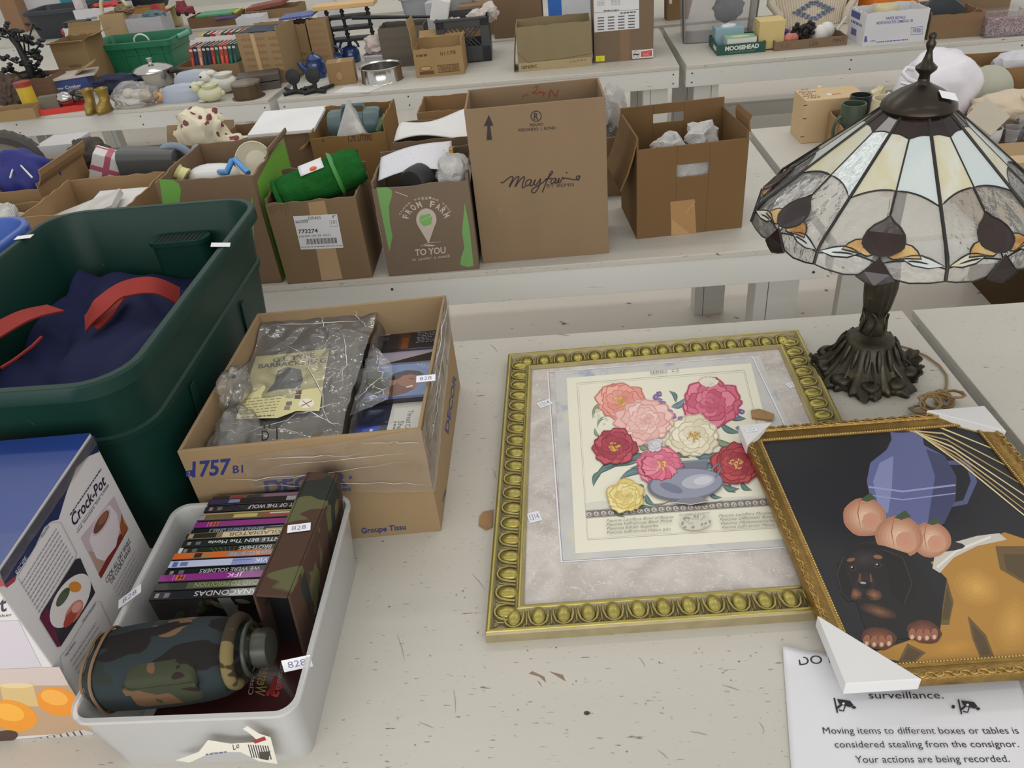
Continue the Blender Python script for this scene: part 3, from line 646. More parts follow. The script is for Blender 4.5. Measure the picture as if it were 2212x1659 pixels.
for q in range(9):
    x1, y1 = 2120+q*26, 905+q*38; CP.line([(1950+q*3, 930), (2010+q*9, 895+q*14), (x1, y1)], [3, 3.4, 2], ((206, 182, 128), (174, 146, 96), (222, 204, 156))[q % 3])
    for e in range(7): CP.ell((x1+e*7, y1+e*(3+q)-3*(e % 2)), 6, 3, (222, 200, 146) if e % 2 else (190, 160, 104), .4+q*.08, 8)
# black and tan puppy resting on the cloth
BK = (24, 21, 22)
CP.poly([(1815, 1250), (1808, 1215), (1828, 1186), (1870, 1174), (1910, 1180), (1960, 1196), (2000, 1240), (2035, 1320), (2030, 1365), (1960, 1380), (1880, 1385), (1862, 1340), (1850, 1300), (1828, 1290)], BK)
soft((1868, 1208), 44, 26, BK, (52, 44, 42), .1, 5, 1); CP.poly([(1818, 1208), (1808, 1250), (1828, 1296), (1850, 1300), (1838, 1250)], (40, 32, 31)); CP.poly([(1904, 1190), (1960, 1210), (1985, 1280), (1960, 1320), (1930, 1260)], (18, 16, 18))
soft((1868, 1264), 30, 34, BK, (54, 40, 34), .1, 5, 2); soft((1848, 1284), 15, 11, (84, 54, 40), (138, 92, 64), .5, 4); soft((1888, 1286), 17, 12, (84, 54, 40), (142, 94, 66), .2, 4); CP.line([(1858, 1240), (1856, 1258)], [3, 6], (104, 68, 50)); CP.line([(1880, 1240), (1882, 1258)], [3, 6], (104, 68, 50))
for ex, ey in ((1842, 1228), (1896, 1222)): CP.ell((ex, ey), 8.5, 6.5, (62, 40, 28), 0, 16); CP.ell((ex, ey), 5, 4.6, (10, 8, 8), 0, 14); CP.ell((ex-2, ey-2), 1.8, 1.6, (206, 206, 210), 0, 8)
CP.ell((1838, 1210), 9, 4, (128, 86, 60), -.2, 12); CP.ell((1896, 1204), 10, 4.5, (134, 92, 64), .15, 12)
CP.ell((1868, 1264), 14, 9.5, (14, 12, 13), .1, 16); CP.ell((1864, 1260), 7, 2.6, (150, 150, 156), .1, 12); CP.line([(1868, 1273), (1868, 1286), (1852, 1293)], 1.8, (16, 12, 12)); CP.line([(1868, 1286), (1886, 1294)], 1.8, (16, 12, 12))
for pts in ([(1822, 1204), (1808, 1240), (1818, 1284), (1836, 1300), (1842, 1270), (1830, 1236)], [(1908, 1188), (1950, 1206), (1970, 1262), (1952, 1306), (1926, 1280), (1918, 1230)]):
    CP.poly(pts, (14, 12, 14)); CP.line(pts[:4], 2, (58, 50, 48))
soft((1898, 1322), 40, 13, (58, 38, 30), (124, 84, 58), .3, 5, 2)
for cx, cy, ro in ((1898, 1380, .1), (1996, 1366, .25)):
    soft((cx, cy), 38, 24, (84, 48, 36), (140, 84, 62), ro, 5, cx)
    for i in range(4): x = cx-26+i*16; CP.ell((x, cy+8-abs(i-1.5)*2), 8, 13, (150, 96, 72), .1, 12); CP.ell((x, cy+14-abs(i-1.5)*2), 4, 5, (206, 176, 150), 0, 10); CP.line([(x+8, cy-4), (x+9, cy+14)], 1.6, (60, 34, 28))
CP.build('painting', PF, inkmat('canvas_ink', .5))
# white card corner guards
GUARD = pm('white_card', (216, 216, 216), .6, var=.02)
def guard(i, w, h, tagt=None):
    p = q0[i]; a = (q0[i-1]-p).normalized(); b = (q0[(i+1) % 4]-p).normalized(); e = .003; t = PT+.006
    if i % 2 == 0: la, lb = h, w
    else: la, lb = w, h
    o = p-(a+b)*e
    tri = [o, o+a*la, o+b*lb]; m = M(); s_ = 1 if (tri[1]-tri[0]).cross(tri[2]-tri[0]).dot(n_) > 0 else -1
    vs = [q-n_*.002 for q in tri]+[q+n_*t for q in tri]; fs = [(0, 2, 1), (3, 4, 5), (0, 1, 4, 3), (1, 2, 5, 4), (2, 0, 3, 5)]
    if s_ < 0: fs = [tuple(reversed(f)) for f in fs]
    m.add(vs, fs); g = m.build('corner_guard', GUARD, PF, bevel=.0012)
    if tagt:
        c = o+(a*la+b*lb)*.3+n_*t; tag3(c, uu, vv_, .022, .012, tagt, g)
guard(0, .100, .112); guard(2, .108, .078); guard(3, .062, .060, '1314')
# ================= notice sheet =================
SG = [P(p, 0) for p in ((1690, 1402), (2197, 1465))]
sx = (SG[1]-SG[0]).normalized(); sy = V((-sx.y, sx.x, 0)); so = SG[0]
SGN = thing('paper_notice', 'white printed notice sheet tucked under the dark gold-framed picture', 'sign', so+sx*.15-sy*.11)
sh_ = M(); W_, H_ = (SG[1]-SG[0]).length, .232
def shf(a, b): z = .0016+.0010*math.sin(a*7+b*3)+(.006*(1-a*9)*(1-b*9) if a < .11 and b < .11 else 0); p = so+sx*(W_*a)-sy*(H_*b); return (p.x, p.y, z)
sh_.grid(shf, 40, 30); sh_.build('sheet', pm('copy_paper', (214, 214, 218), .7, var=.01), SGN, smooth=180, solid=.0004)
SP = Print(V((so.x, so.y, .0030)), sx, sy, base=.0002); BLK = (40, 40, 44)
def T_(t, p0, p1, cap, col=BLK, b=0):
    SP.text(t, p0, p1, (p0[0]+cap[0], p0[1]-cap[1]), col, b, px=True)
T_('DO NOT', (1727, 1437), (1866, 1426), (-4, 18)); T_('surveillance.', (1878, 1509), (2039, 1509), (-3, 15))
T_('Moving items to different boxes or tables is', (1779, 1585), (2202, 1585), (-3, 14)); T_('considered stealing from the consignor.', (1804, 1615), (2202, 1614), (-3, 14)); T_('Your actions are being recorded.', (1849, 1648), (2182, 1646), (-3, 15))
SP.px = True
for cx, cy in ((1800, 1508), (2068, 1511)):
    SP.line([(cx+2, cy), (cx+9, cy+32)], 3.5, BLK); SP.line([(cx+8, cy+22), (cx+20, cy+12)], 5, BLK); SP.poly([(cx+8, cy+2), (cx+36, cy+6), (cx+44, cy+16), (cx+36, cy+20), (cx+12, cy+12)], BLK); SP.poly([(cx+38, cy+19), (cx+46, cy+17), (cx+50, cy+21), (cx+44, cy+24)], BLK); SP.ell((cx+22, cy+12), 3, 2.4, (214, 214, 218))
    SP.line([(cx+12, cy+26), (cx+22, cy+28), (cx+26, cy+16)], 3, BLK)
SP.ell((2059, 1527), 4, 4, BLK); SP.build('printed_text', SGN)
# ================= leaded glass table lamp =================
LX, LY = .648, 1.386
LA = V((LX, LY, 0))
zc = hz(LA, (1982, 215)); zr = .372
LMP = thing('table_lamp', 'bronze table lamp with conical leaded glass shade', 'lamp', LA)
BRZ = pm('dark_bronze', (62, 58, 48), .42, .7, var=.25, vs=40, bump=.25, bs=120, speck=[(30, .66, (96, 82, 48), (1, 1, 1))])
BRZ2 = pm('dark_bronze_cap', (58, 52, 44), .3, .75, var=.12, vs=10)
# base: ruffled leaf skirt, ribbed dome, collar
b = M()
def ruff(a, i):
    k = [.0, 1, 1, .8, .55, .3, .12, .05, 0, 0, 0, 0, 0, 0][min(i, 13)]
    return 1+k*(.10*math.cos(7*a+.5)+.05*math.cos(23*a)+.03*math.cos(41*a+1))
b.lathe([(.001, .0), (.098, .0), (.104, .006), (.100, .013), (.088, .022), (.072, .040), (.060, .060), (.052, .078), (.047, .090), (.040, .096), (.030, .099), (.001, .1)], LA, 160, rf=ruff)
for k in range(16):
    a = 2*PI*k/16; b.tube([LA+V((r*math.cos(a), r*math.sin(a), z)) for r, z in ((.050, .088), (.056, .076), (.062, .062), (.070, .046))], [.003, .0055, .0055, .002], 6)
for k in range(9):
    a = 2*PI*k/9+.3; b.ico(LA+V((.082*math.cos(a), .082*math.sin(a), .022)), (.021, .021, .013), 2, .3, 5, k)
    b.tube([LA+V((r*math.cos(a+da), r*math.sin(a+da), z)) for r, z, da in ((.058, .066, 0), (.070, .048, .06), (.084, .036, .1), (.098, .014, .05))], [.002, .003, .003, .0015], 5)
b.build('base', BRZ, LMP, smooth=60)
for k, (a, sz) in enumerate(((2.85, .030), (3.25, .026), (.15, .034), (-.35, .028))):
    lf = M(); c = LA+V((.097*math.cos(a), .097*math.sin(a), .014)); T = Matrix.Translation(c) @ Matrix.Rotation(a, 4, 'Z') @ Matrix.Rotation(-.25, 4, 'Y')
    def lfn(p, q, sz=sz):
        an = (p-.5)*3.6; r = sz*q*(1+.10*math.sin(p*40)*q); return (r*math.cos(an)-.01, r*math.sin(an)*1.1, .012*math.cos(an*2)*q*q+.005)
    lf.grid(lfn, 40, 6, T=T); lf.build('leaf', BRZ, LMP, smooth=180, solid=.003)
st = M(); zs = .1
def ribs(a, i): return 1+(.045*math.cos(14*a) if 6 <= i <= 13 else .06*math.cos(5*a) if 2 <= i <= 5 else 0)
st.lathe([(.04, zs-.004), (.030, zs), (.0225, zs+.006), (.026, zs+.014), (.0235, zs+.03), (.020, zs+.045), (.0215, zs+.056), (.0245, zs+.062), (.028, zs+.085), (.0305, zs+.11), (.030, zs+.135), (.026, zs+.165), (.021, zs+.19), (.018, zs+.215), (.012, zs+.22), (.0115, .40), (.0115, zc-.02)], LA, 84, rf=ribs)
for k in range(6):
    a = 2*PI*k/6; st.tube([LA+V((r*math.cos(a+d), r*math.sin(a+d), zs+z)) for r, z, d in ((.024, .008, 0), (.027, .022, .2), (.024, .042, .35), (.027, .058, .1), (.026, .062, -.15))], [.004, .003, .0025, .003, .001], 6)
st.build('stem', BRZ, LMP, smooth=60)
# shade
zt = zc-.014; Rt, Rb = .052, .272; NP = 8; ROT = math.radians(-117.5)
def S3(u, t, k, off=0):
    """panel k, u -1..1 across, t 0 (cap) .. 1 (rim)"""
    r = Rt+(Rb-Rt)*min(t, .93)+max(0, t-.93)*(Rb-Rt)*.45; z = zt-(zt-zr)*min(t, .93)/.93*.90-max(0, t-.93)*.42
    a0 = ROT+2*PI*k/NP-PI/NP; a1 = a0+2*PI/NP; am = (a0+a1)/2
    p0 = V((math.cos(a0), math.sin(a0), 0)); p1 = V((math.cos(a1), math.sin(a1), 0)); pm_ = V((math.cos(am), math.sin(am), 0))*.965
    q = p0.lerp(pm_, u+1) if u < 0 else pm_.lerp(p1, u)
    n = V((math.cos(am), math.sin(am), .75)).normalized()
    return LA+q*r+V((0, 0, z))+n*off
SHD = thing('x', None, None); bpy.data.objects.remove(SHD)
core = M()
def glassmat(name, cols, vs, rough=.12, trans=.35, stretch=(1, 1, 1), bump=.25):
    m, nt, b = newmat(name); N = nt.nodes; K = nt.links.new; tc = N.new('ShaderNodeTexCoord'); mp = N.new('ShaderNodeMapping'); mp.inputs['Scale'].default_value = stretch; K(tc.outputs['Object'], mp.inputs[0])
    n = N.new('ShaderNodeTexNoise'); n.inputs['Scale'].default_value = vs; n.inputs['Detail'].default_value = 3; n.inputs['Distortion'].default_value = 1; K(mp.outputs[0], n.inputs['Vector'])
    cr = N.new('ShaderNodeValToRGB'); e = cr.color_ramp.elements; e[0].position = .35; e[1].position = .66; e[0].color = L(cols[0]); e[1].color = L(cols[1]); K(n.outputs[0], cr.inputs[0])
    K(cr.outputs[0], b.inputs['Base Color']); b.inputs['Roughness'].default_value = rough; b.inputs['Specular IOR Level'].default_value = .6
    tl = N.new('ShaderNodeBsdfTranslucent'); K(cr.outputs[0], tl.inputs[0]); mx = N.new('ShaderNodeMixShader'); mx.inputs[0].default_value = trans
    K(b.outputs[0], mx.inputs[1]); K(tl.outputs[0], mx.inputs[2]); K(mx.outputs[0], N['Material Output'].inputs[0])
    n3 = N.new('ShaderNodeTexNoise'); n3.inputs['Scale'].default_value = 55; bp = N.new('ShaderNodeBump'); bp.inputs['Strength'].default_value = bump; bp.inputs['Distance'].default_value = .004
    K(tc.outputs['Object'], n3.inputs['Vector']); K(n3.outputs[0], bp.inputs['Height']); K(bp.outputs[0], b.inputs['Normal'])
    return m
G_W = glassmat('opal_glass_white', ((228, 234, 232), (216, 228, 230)), 6); G_C = glassmat('opal_glass_cream', ((226, 220, 188), (230, 232, 222)), 7, stretch=(3, 3, .6))
G_A = glassmat('amber_glass', ((176, 118, 44), (216, 186, 128)), 16, trans=.25); G_D = glassmat('dark_plum_glass', ((26, 13, 16), (46, 25, 20)), 10, .16, .1, bump=.05)
G_K = film('clear_textured_glass', (190, 188, 182), .27, .10, .3, 70, 1.3)
LEAD = pm('dark_leading', (48, 46, 44), .45, .5)
panes = {0: M(), 1: M(), 2: M(), 3: M(), 4: M()}; lead = M()
def pane(k, pts, mi, off=.001, ld=True, lr=.0016, closed=True):
    q = []
    for i in range(len(pts)):
        a, b_ = pts[i], pts[(i+1) % len(pts)]; n = max(1, int(abs(a[0]-b_[0])*6+abs(a[1]-b_[1])*10))
        q += [(a[0]+(b_[0]-a[0])*j/n, a[1]+(b_[1]-a[1])*j/n) for j in range(n)]
    vs = [S3(u, t, k, off) for u, t in q]; panes[mi].add(vs, [tuple(range(len(vs)))])
    if ld: lead.tube([S3(u, t, k, off+.0006) for u, t in q], lr, 5, closed=True, flat=.7)
def arch(u): return .50+.085*abs(u)**2.4
def topb(u): return .13+.028*(1-abs(u))
def rim(u): return 1.0+.012*math.cos(PI*abs(u)*1.5)
UU = [i/8 for i in range(9)]
for k in range(NP):
    for s_ in (-1, 1):
        m_i = 0 if s_ > 0 else 1
        pane(k, [(s_*u, topb(u)-.012*math.sin(PI*u)) for u in UU]+[(s_*1, 0), (0, 0)], 3)
        pane(k, [(s_*u, topb(u)-.012*math.sin(PI*u)) for u in UU]+[(s_*u, arch(u)) for u in reversed(UU)], m_i)
        pane(k, [(s_*u, arch(u)) for u in UU]+[(s_*u, .955-.02*math.sin(PI*u)) for u in reversed(UU)], 4, -.0004)
        pane(k, [(s_*u, .955-.02*math.sin(PI*u)) for u in UU]+[(s_*1, 1.0), (s_*.8, 1.012), (s_*.5, 1.02), (s_*.26, 1.01), (s_*.1, .97)], 4, -.0004)
        pane(k, [(s_*.06, .915), (s_*.24, .895), (s_*.34, .865), (s_*.36, .835), (s_*.47, .845), (s_*.56, .875), (s_*.62, .92), (s_*.40, .925), (s_*.2, .935)], 2, .0012)
        pane(k, [(s_*.30, .925), (s_*.48, .905), (s_*.62, .90), (s_*.76, .915), (s_*.97, .945), (s_*.74, .958), (s_*.5, .952)], 0 if (k+s_) % 3 else 1, .0013)
    bud = [(0, .66), (.10, .70), (.24, .735), (.33, .78), (.355, .83), (.30, .88), (.16, .915), (0, .925)]
    pane(k, bud+[(-a, t) for a, t in reversed(bud[1:-1])], 3, .0018, lr=.002)
    pane(k, [(0, .938), (.1, .965), (.2, .995), (.3, 1.02), (.16, 1.035), (0, 1.045), (-.16, 1.035), (-.3, 1.02), (-.2, .995), (-.1, .965)], 3, .0035)
    for u in (-1,): lead.tube([S3(u, t/20, k, .002) for t in range(21)], .003, 6)
    lead.tube([S3(0, t/20, k, .0012) for t in range(14)], .0018, 6)
cap = M(); cap.lathe([(.001, zc-.012), (.058, zc-.016), (.062, zc-.011), (.060, zc-.004), (.053, zc+.004), (.036, zc+.016), (.016, zc+.026), (.010, zc+.030), (.009, zc+.036)], LA, 48)
shade = lead.build('shade', LEAD, LMP, smooth=60, label='leaded frame of the shade')
for i, (g, nm) in enumerate(((G_W, 'white_glass'), (G_C, 'cream_glass'), (G_A, 'amber_glass'), (G_D, 'dark_glass'), (G_K, 'clear_glass'))):
    panes[i].build(nm, g, shade, solid=.002)
cp = cap.build('shade_cap', BRZ2, LMP, smooth=50)
fi = M(); zf = zc+.036
fi.lathe([(.006, zf-.004), (.009, zf), (.0085, zf+.006), (.0165, zf+.014), (.0175, zf+.018), (.009, zf+.026), (.006, zf+.036), (.0045, zf+.044), (.0075, zf+.052), (.008, zf+.056), (.005, zf+.061), (.0065, zf+.066), (.006, zf+.071), (.001, zf+.074)], LA, 28); fi.build('finial', BRZ2, LMP, smooth=60)
tag3(LA+V((.030, -.034, zc+.0125)), (1, .1, -.3), (0, 1, .45), .032, .02, None, cp)
# flex: runs out from the base and ends in a bundle
cd = M(); pts = [P(p, .004) for p in ((1930, 744), (1965, 753), (2003, 770), (2030, 790), (2045, 810), (2046, 828), (2042, 846))]
rn = random.Random(3); c0, c1 = P((2055, 858), .01), P((1992, 888), .01)
sm = []
for i in range(len(pts)-1):
    for j in range(6): sm.append(pts[i].lerp(pts[i+1], j/6))
for i in range(150):
    a = i*.42; f_ = .5+.5*math.sin(i*.041*2); c = c0.lerp(c1, f_); sm.append(V((c.x+.020*math.cos(a)+rn.uniform(-.004, .004), c.y+.020*math.sin(a)*1.1, .006+.010*(1+math.sin(a*.37+i*.1)))))
cd.tube(sm, .0026, 6, flat=.8); cd.build('power_cord', pm('brown_flex', (140, 112, 68), .45, var=.1), LMP, smooth=80)
# ================= paper-goods carton with packets =================
CLEAR = film('clear_film', (230, 230, 230), .15, .07, .35, 26, 1.45); CREASE_GLINT = film('film_crease_glint', (236, 236, 238), .55, .2, 0); CLEAR3 = film('crumpled_clear', (232, 230, 228), .17, .08, .5, 30, 1.4); CLEAR2 = film('thin_clear_wrap', (222, 218, 212), .09, .08, .3, 40, 1.4)
def sheetfilm(m, corners, amp, seed, nu=26, nv=26, sc=9, sag=0):
    """creased film over four corner points (bl, br, tr, tl)"""
    a, b, c, d = [V(p) for p in corners]; n = (b-a).cross(d-a).normalized()
    def fn(p, q):
        w = a.lerp(b, p).lerp(d.lerp(c, p), q); k = noise.noise(w*sc+V((seed, seed*2, 0)))
        k2 = abs(noise.noise(w*sc*2.2+V((seed*3, 0, seed))))
        return w+n*(amp*(k+.9*k2)-sag*math.sin(PI*p)*math.sin(PI*q))
    m.grid(fn, nu, nv)
fd = Fr(V((-.640, .962, 0)), V((-.236, .983, 0)), .455, .236); fd.skew(.055)
DB = carton('open tan carton of packets and discs with blue printing behind the plastic bin', fd, (178, 148, 106), [], t=.006)
f_ = fd.front(); f_.px = True; BL = (40, 52, 118)
f_.text('1757', (415, 1030), (497, 1023), (416, 998), BL, .03); f_.text('B1', (503, 1022), (525, 1020), (503, 1006), BL, .02); f_.poly([(402, 1029), (402, 1017), (416, 1015), (417, 1028)], BL); f_.text('2', (406, 1027), (411, 1026), (406, 1019), (178, 148, 106))
f_.text('DECOR', (574, 1068), (752, 1048), (570, 1040), BL, .035)
for x in (572, 606): f_.line([(x-1, 1067), (x+26, 1064)], 4, BL); f_.line([(x-3, 1042), (x+26, 1038)], 4, BL)
f_.text('Tissues', (690, 1064), (759, 1060), (689, 1053), BL, .02); f_.text('Groupe Tissu', (781, 1152), (877, 1143), (780, 1141), BL, .02)
f_.ell((757, 1031), 4, 4, BL); f_.build('printed_lettering', DB, label='dark blue printed lettering')
g_ = fd.right(); g_.px = True; g_.text('DECOR', (968, 938), (986, 815), (961, 930), BL, .03); g_.text('1757', (958, 1084), (965, 1060), (955, 1080), BL, .03); g_.build('printed_lettering', DB, label='dark blue printed lettering')
wm = M(); sheetfilm(wm, [fd.at(.10, -.004, .135), fd.at(fd.W+.004, -.004, .10), fd.at(fd.W+.004, -.004, .238), fd.at(.10, -.004, .215)], .003, 4, 40, 14, 30)
sheetfilm(wm, [fd.at(fd.W+.004, -.004, .10), fd.at(fd.W+.004, fd.D, .17), fd.at(fd.W+.003, fd.D, .245), fd.at(fd.W+.003, -.004, .238)], .003, 8, 40, 10, 30)
wm.build('stretch_wrap', CLEAR2, DB, smooth=180, label='clear stretch wrap')
tag3(fd.at(fd.W-.004, .13, .246), fd.u, fd.w+V((0, 0, .2)), .034, .016, '828', DB)
def crease_glints(L_, r, par, jit=.006):
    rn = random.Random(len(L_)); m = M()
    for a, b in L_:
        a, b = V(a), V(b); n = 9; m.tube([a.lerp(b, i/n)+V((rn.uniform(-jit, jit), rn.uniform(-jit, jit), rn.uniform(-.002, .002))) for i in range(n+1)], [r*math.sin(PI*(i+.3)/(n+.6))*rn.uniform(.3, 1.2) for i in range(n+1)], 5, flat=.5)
    m.build('crease', CREASE_GLINT, par, smooth=180)  # whitish strips along the folds, highlights put into the film colour
crease_glints([(fd.at(a, -.006, z), fd.at(b, -.006, z2)) for a, b, z, z2 in ((.11, .38, .16, .175), (.14, .40, .19, .195), (.12, .30, .21, .2), (.2, .41, .145, .12), (.05, .25, .17, .165), (.3, .405, .225, .21), (.10, .22, .15, .14))]+[(fd.at(fd.W+.006, .02, .2), fd.at(fd.W+.006, .4, .22)), (fd.at(fd.W+.006, .02, .17), fd.at(fd.W+.006, .3, .21)), (fd.at(fd.W+.006, .1, .23), fd.at(fd.W+.006, .44, .235))], .0011, DB, .003)
# packet: olive canvas bag folded in clear plastic
CANV = pm('olive_canvas', (112, 104, 88), .9, var=.1, vs=30, bump=.25, bs=300)
BB = thing('packaged_canvas_bag', 'folded olive canvas bag in clear plastic with a pale yellow card', 'packet', (-.5, 1.2, .01))
m = M()
def pillow(m, c, sx, sy, sz, ang=0, tilt=0, seed=0, pw=.35, amp=.05):
    T = Matrix.Translation(c) @ Matrix.Rotation(ang, 4, 'Z') @ Matrix.Rotation(tilt, 4, 'X'); m.ico((0, 0, 0), (sx, sy, sz), 4, amp, 2.5, seed, sq=pw, T=T)
pillow(m, (-.520, 1.190, .100), .112, .186, .088, .02, .04, 3, .72, .05); m.build('folded_canvas', CANV, BB, smooth=180)
m = M(); sheetfilm(m, [(-.625, 1.005, .182), (-.395, 1.000, .182), (-.385, 1.44, .212), (-.628, 1.44, .214)], .012, 3, 60, 60, 11)
sheetfilm(m, [(-.385, 1.03, .180), (-.37, 1.04, .10), (-.375, 1.44, .12), (-.385, 1.46, .198)], .008, 9, 12, 40, 12)
m.build('plastic_bag', CLEAR, BB, smooth=180)
crease_glints([((-.62, 1.360, 0.226), (-.40, 1.175, 0.218)), ((-.61, 1.375, 0.227), (-.39, 1.380, 0.223)), ((-.52, 1.305, 0.223), (-.395, 1.035, 0.208)), ((-.44, 1.335, 0.223), (-.40, 1.155, 0.218)), ((-.60, 1.430, 0.225), (-.40, 1.440, 0.225)), ((-.57, 1.045, 0.203), (-.40, 1.105, 0.213)), ((-.50, 1.405, 0.229), (-.47, 1.335, 0.226)), ((-.47, 1.095, 0.213), (-.39, 1.045, 0.203)), ((-.60, 1.075, 0.203), (-.45, 1.035, 0.203)), ((-.43, 1.425, 0.228), (-.395, 1.345, 0.223))], .0016, BB)
kp = Print(V((-.6, 1.0, .198)), (1, 0, 0), (0, 1, 0), base=.0002); kp.px = True
kp.poly([(510, 905), (553, 770), (640, 762), (712, 752), (700, 820), (690, 888), (640, 888), (600, 903)], (216, 208, 152)); INK = (70, 70, 62)
kp.text('G.I. TYPE', (590, 783), (680, 772), (589, 774), INK, .02); kp.text('BARRACKS BAG', (558, 796), (705, 783), (559, 787), INK, .02)
kp.poly([(574, 849), (592, 828), (600, 800), (622, 793), (650, 798), (655, 822), (648, 838), (600, 842)], (70, 74, 72)); kp.poly([(600, 838), (604, 806), (624, 798), (640, 804), (645, 830)], (92, 96, 92))
for i in range(6): kp.scrib((528+(i*-2), 862+i*6.5), (610-i*3, 853+i*6.5), 2, (150, 146, 112), 8, i)
for x, y, c in ((645, 848, (110, 70, 66)), (643, 858, (90, 80, 78)), (624, 872, (120, 112, 106)), (620, 882, (140, 132, 122))): kp.poly([(x-7, y+4), (x-5, y-4), (x+7, y-5), (x+6, y+4)], c)
kp.ell((662, 872), 17, 11, (236, 232, 214), -.1); kp.line([(650, 878), (674, 866)], 2, (150, 70, 66)); kp.line([(654, 866), (670, 880)], 1.5, (100, 100, 110)); kp.scrib((520, 901), (592, 896), 2.5, (110, 106, 84), 8, 9)
kp.build('label_card', BB, label='pale yellow printed card')
cp2 = Print(V((-.6, 1.018, .162)), (1, 0, 0), (0, .5, 1), base=.002); cp2.px = True; cp2.text('D', (566, 930), (582, 929), (566, 952), (52, 50, 44)); cp2.text('I', (598, 948), (601, 948), (597, 920), (52, 50, 44)); cp2.text('II', (570, 925), (585, 925), (570, 910), (60, 58, 50)); cp2.build('stencil_lettering', BB)
# second canvas packet wedged to its right
B2 = thing('packaged_canvas_bag', 'smaller grey-green cloth packet in clear plastic leaning by the blue disc case', 'packet', (-.385, 1.25, .01))
m = M(); T = Matrix.Translation((-.378, 1.240, .112)) @ Matrix.Rotation(.75, 4, 'Z') @ Matrix.Rotation(.3, 4, 'Y'); m.ico((0, 0, 0), (.040, .056, .058), 3, .06, 3, 5, sq=.7, T=T); m.build('folded_canvas', pm('grey_green_cloth', (98, 100, 90), .9, var=.1, bump=.2, bs=200), B2, smooth=180)
m = M(); sheetfilm(m, [(-.395, 1.12, .165), (-.325, 1.15, .172), (-.335, 1.27, .172), (-.385, 1.34, .185)], .012, 13, 30, 30, 14); m.build('plastic_bag', CLEAR, B2, smooth=180); crease_glints([((-.385, 1.15, .184), (-.335, 1.25, .188)), ((-.37, 1.14, .184), (-.33, 1.19, .186)), ((-.375, 1.30, .19), (-.335, 1.20, .186)), ((-.37, 1.2, .187), (-.33, 1.16, .184))], .0014, B2)
# loose clear bag at the left wall
CB = thing('plastic_bag', 'empty crumpled clear plastic bag hanging over the left edge of the tan carton', 'bag', (-.62, 1.1, .02))
m = M(); m.ico((-.585, 1.062, .180), (.038, .062, .05), 4, .35, 1.6, 6, crease=.35); m.ico((-.615, 1.16, .215), (.028, .05, .04), 4, .35, 1.6, 16, crease=.35); m.build('film', CLEAR3, CB, smooth=180)
# disc cases
JC = pm('jewel_case', (52, 52, 58), .12, coat=.5, var=.02)
def cdcase(label, c, ang, draw, z, case=JC, t=.0104, w=.142, d=.125, name='cd_case', cat='cd case', tilt=0):
    T = Matrix.Translation((c[0], c[1], z-t)) @ Matrix.Rotation(ang, 4, 'Z') @ Matrix.Rotation(tilt, 4, 'X'); r = thing(name, label, cat, (c[0], c[1], z-t))
    M(T).box((-w/2, -d/2, 0), (w/2, d/2, t)).build('case', case, r, bevel=.0008)
    p = Print(T @ V((-w/2, -d/2, t)), T.to_3x3() @ V((1, 0, 0)), T.to_3x3() @ V((0, 1, 0))); p.w, p.d = w, d; draw(p); p.build('cover_print', r, inkmat('gloss_ink', .12, .6)); return r
def d1(p):
    p.rect((0, 0), (.142, .125), (28, 30, 42)); p.rect((0, .113), (.142, .125), (214, 208, 204)); p.rect((.002, .108), (.140, .117), (196, 130, 98))
    p.rect((.05, .0), (.072, .108), (66, 44, 38)); p.rect((.056, .0), (.07, .045), (120, 62, 34)); p.rect((.006, .062), (.026, .104), (196, 198, 196)); p.bars((.009, .068), (.022, .1), (60, 60, 60), 8)
    for i in range(13): p.scrib((.086+.002*(i % 3), .098-i*.0065), (.134, .098-i*.0065), .0028, (140, 142, 156), 7, i)
    p.ell((.018, .045), .009, .009, (62, 62, 70))
for i, (dx, dy) in enumerate(((0, 0), (.006, -.008), (-.008, .004))):
    pass
cdcase('dark navy compact disc case lying face down at the back of the tan carton', (-.322, 1.425), .03, d1, .156)
cdcase('grey disc case under the dark navy one in the tan carton', (-.314, 1.42), -.03, lambda p: p.rect((.004, .004), (.138, .121), (120, 110, 104)), .1445)
cdcase('black disc case standing between cloth packet and dark navy case', (-.395, 1.43), .9, lambda p: (p.rect((.004, .004), (.138, .121), (40, 40, 44)), p.rect((.02, .09), (.06, .12), (190, 186, 176))), .138)
cdcase('narrow black disc case lying askew above the blue portrait cover', (-.318, 1.343), .35, lambda p: (p.rect((0, 0), (.142, .05), (36, 36, 40)), p.rect((.01, .05), (.13, .11), (168, 160, 176))), .150, d=.115)
def d2(p):
    p.rect((0, 0), (.142, .125), (112, 134, 178)); p.rect((.003, .118), (.139, .125), (80, 84, 120)); p.rect((0, 0), (.142, .008), (70, 76, 128))
    SK = (150, 104, 80); p.poly([(.030, .022), (.040, .072), (.058, .083), (.082, .083), (.098, .074), (.094, .062), (.108, .050), (.101, .043), (.098, .030), (.080, .018), (.060, .012)], SK)
    p.poly([(.040, .070), (.050, .088), (.075, .096), (.100, .090), (.112, .076), (.100, .074), (.085, .080), (.070, .078), (.060, .066), (.048, .064)], (62, 54, 52)); p.poly([(.030, .022), (.058, .060), (.066, .046), (.082, .034), (.098, .030), (.080, .016), (.05, .008)], (116, 78, 62)); p.ell((.052, .056), .007, .009, (168, 120, 96)); p.line([(.080, .036), (.092, .040)], .004, (226, 220, 212)); p.line([(.084, .066), (.094, .062)], .002, (60, 44, 40))
    p.line([(.094, .118), (.098, .110), (.106, .118), (.103, .104), (.112, .112), (.108, .1), (.117, .106), (.116, .096), (.126, .104), (.128, .092)], .0014, (222, 226, 236))
cdcase('blue compact disc case with a smiling man in profile on its cover', (-.312, 1.236), .03, d2, .163)
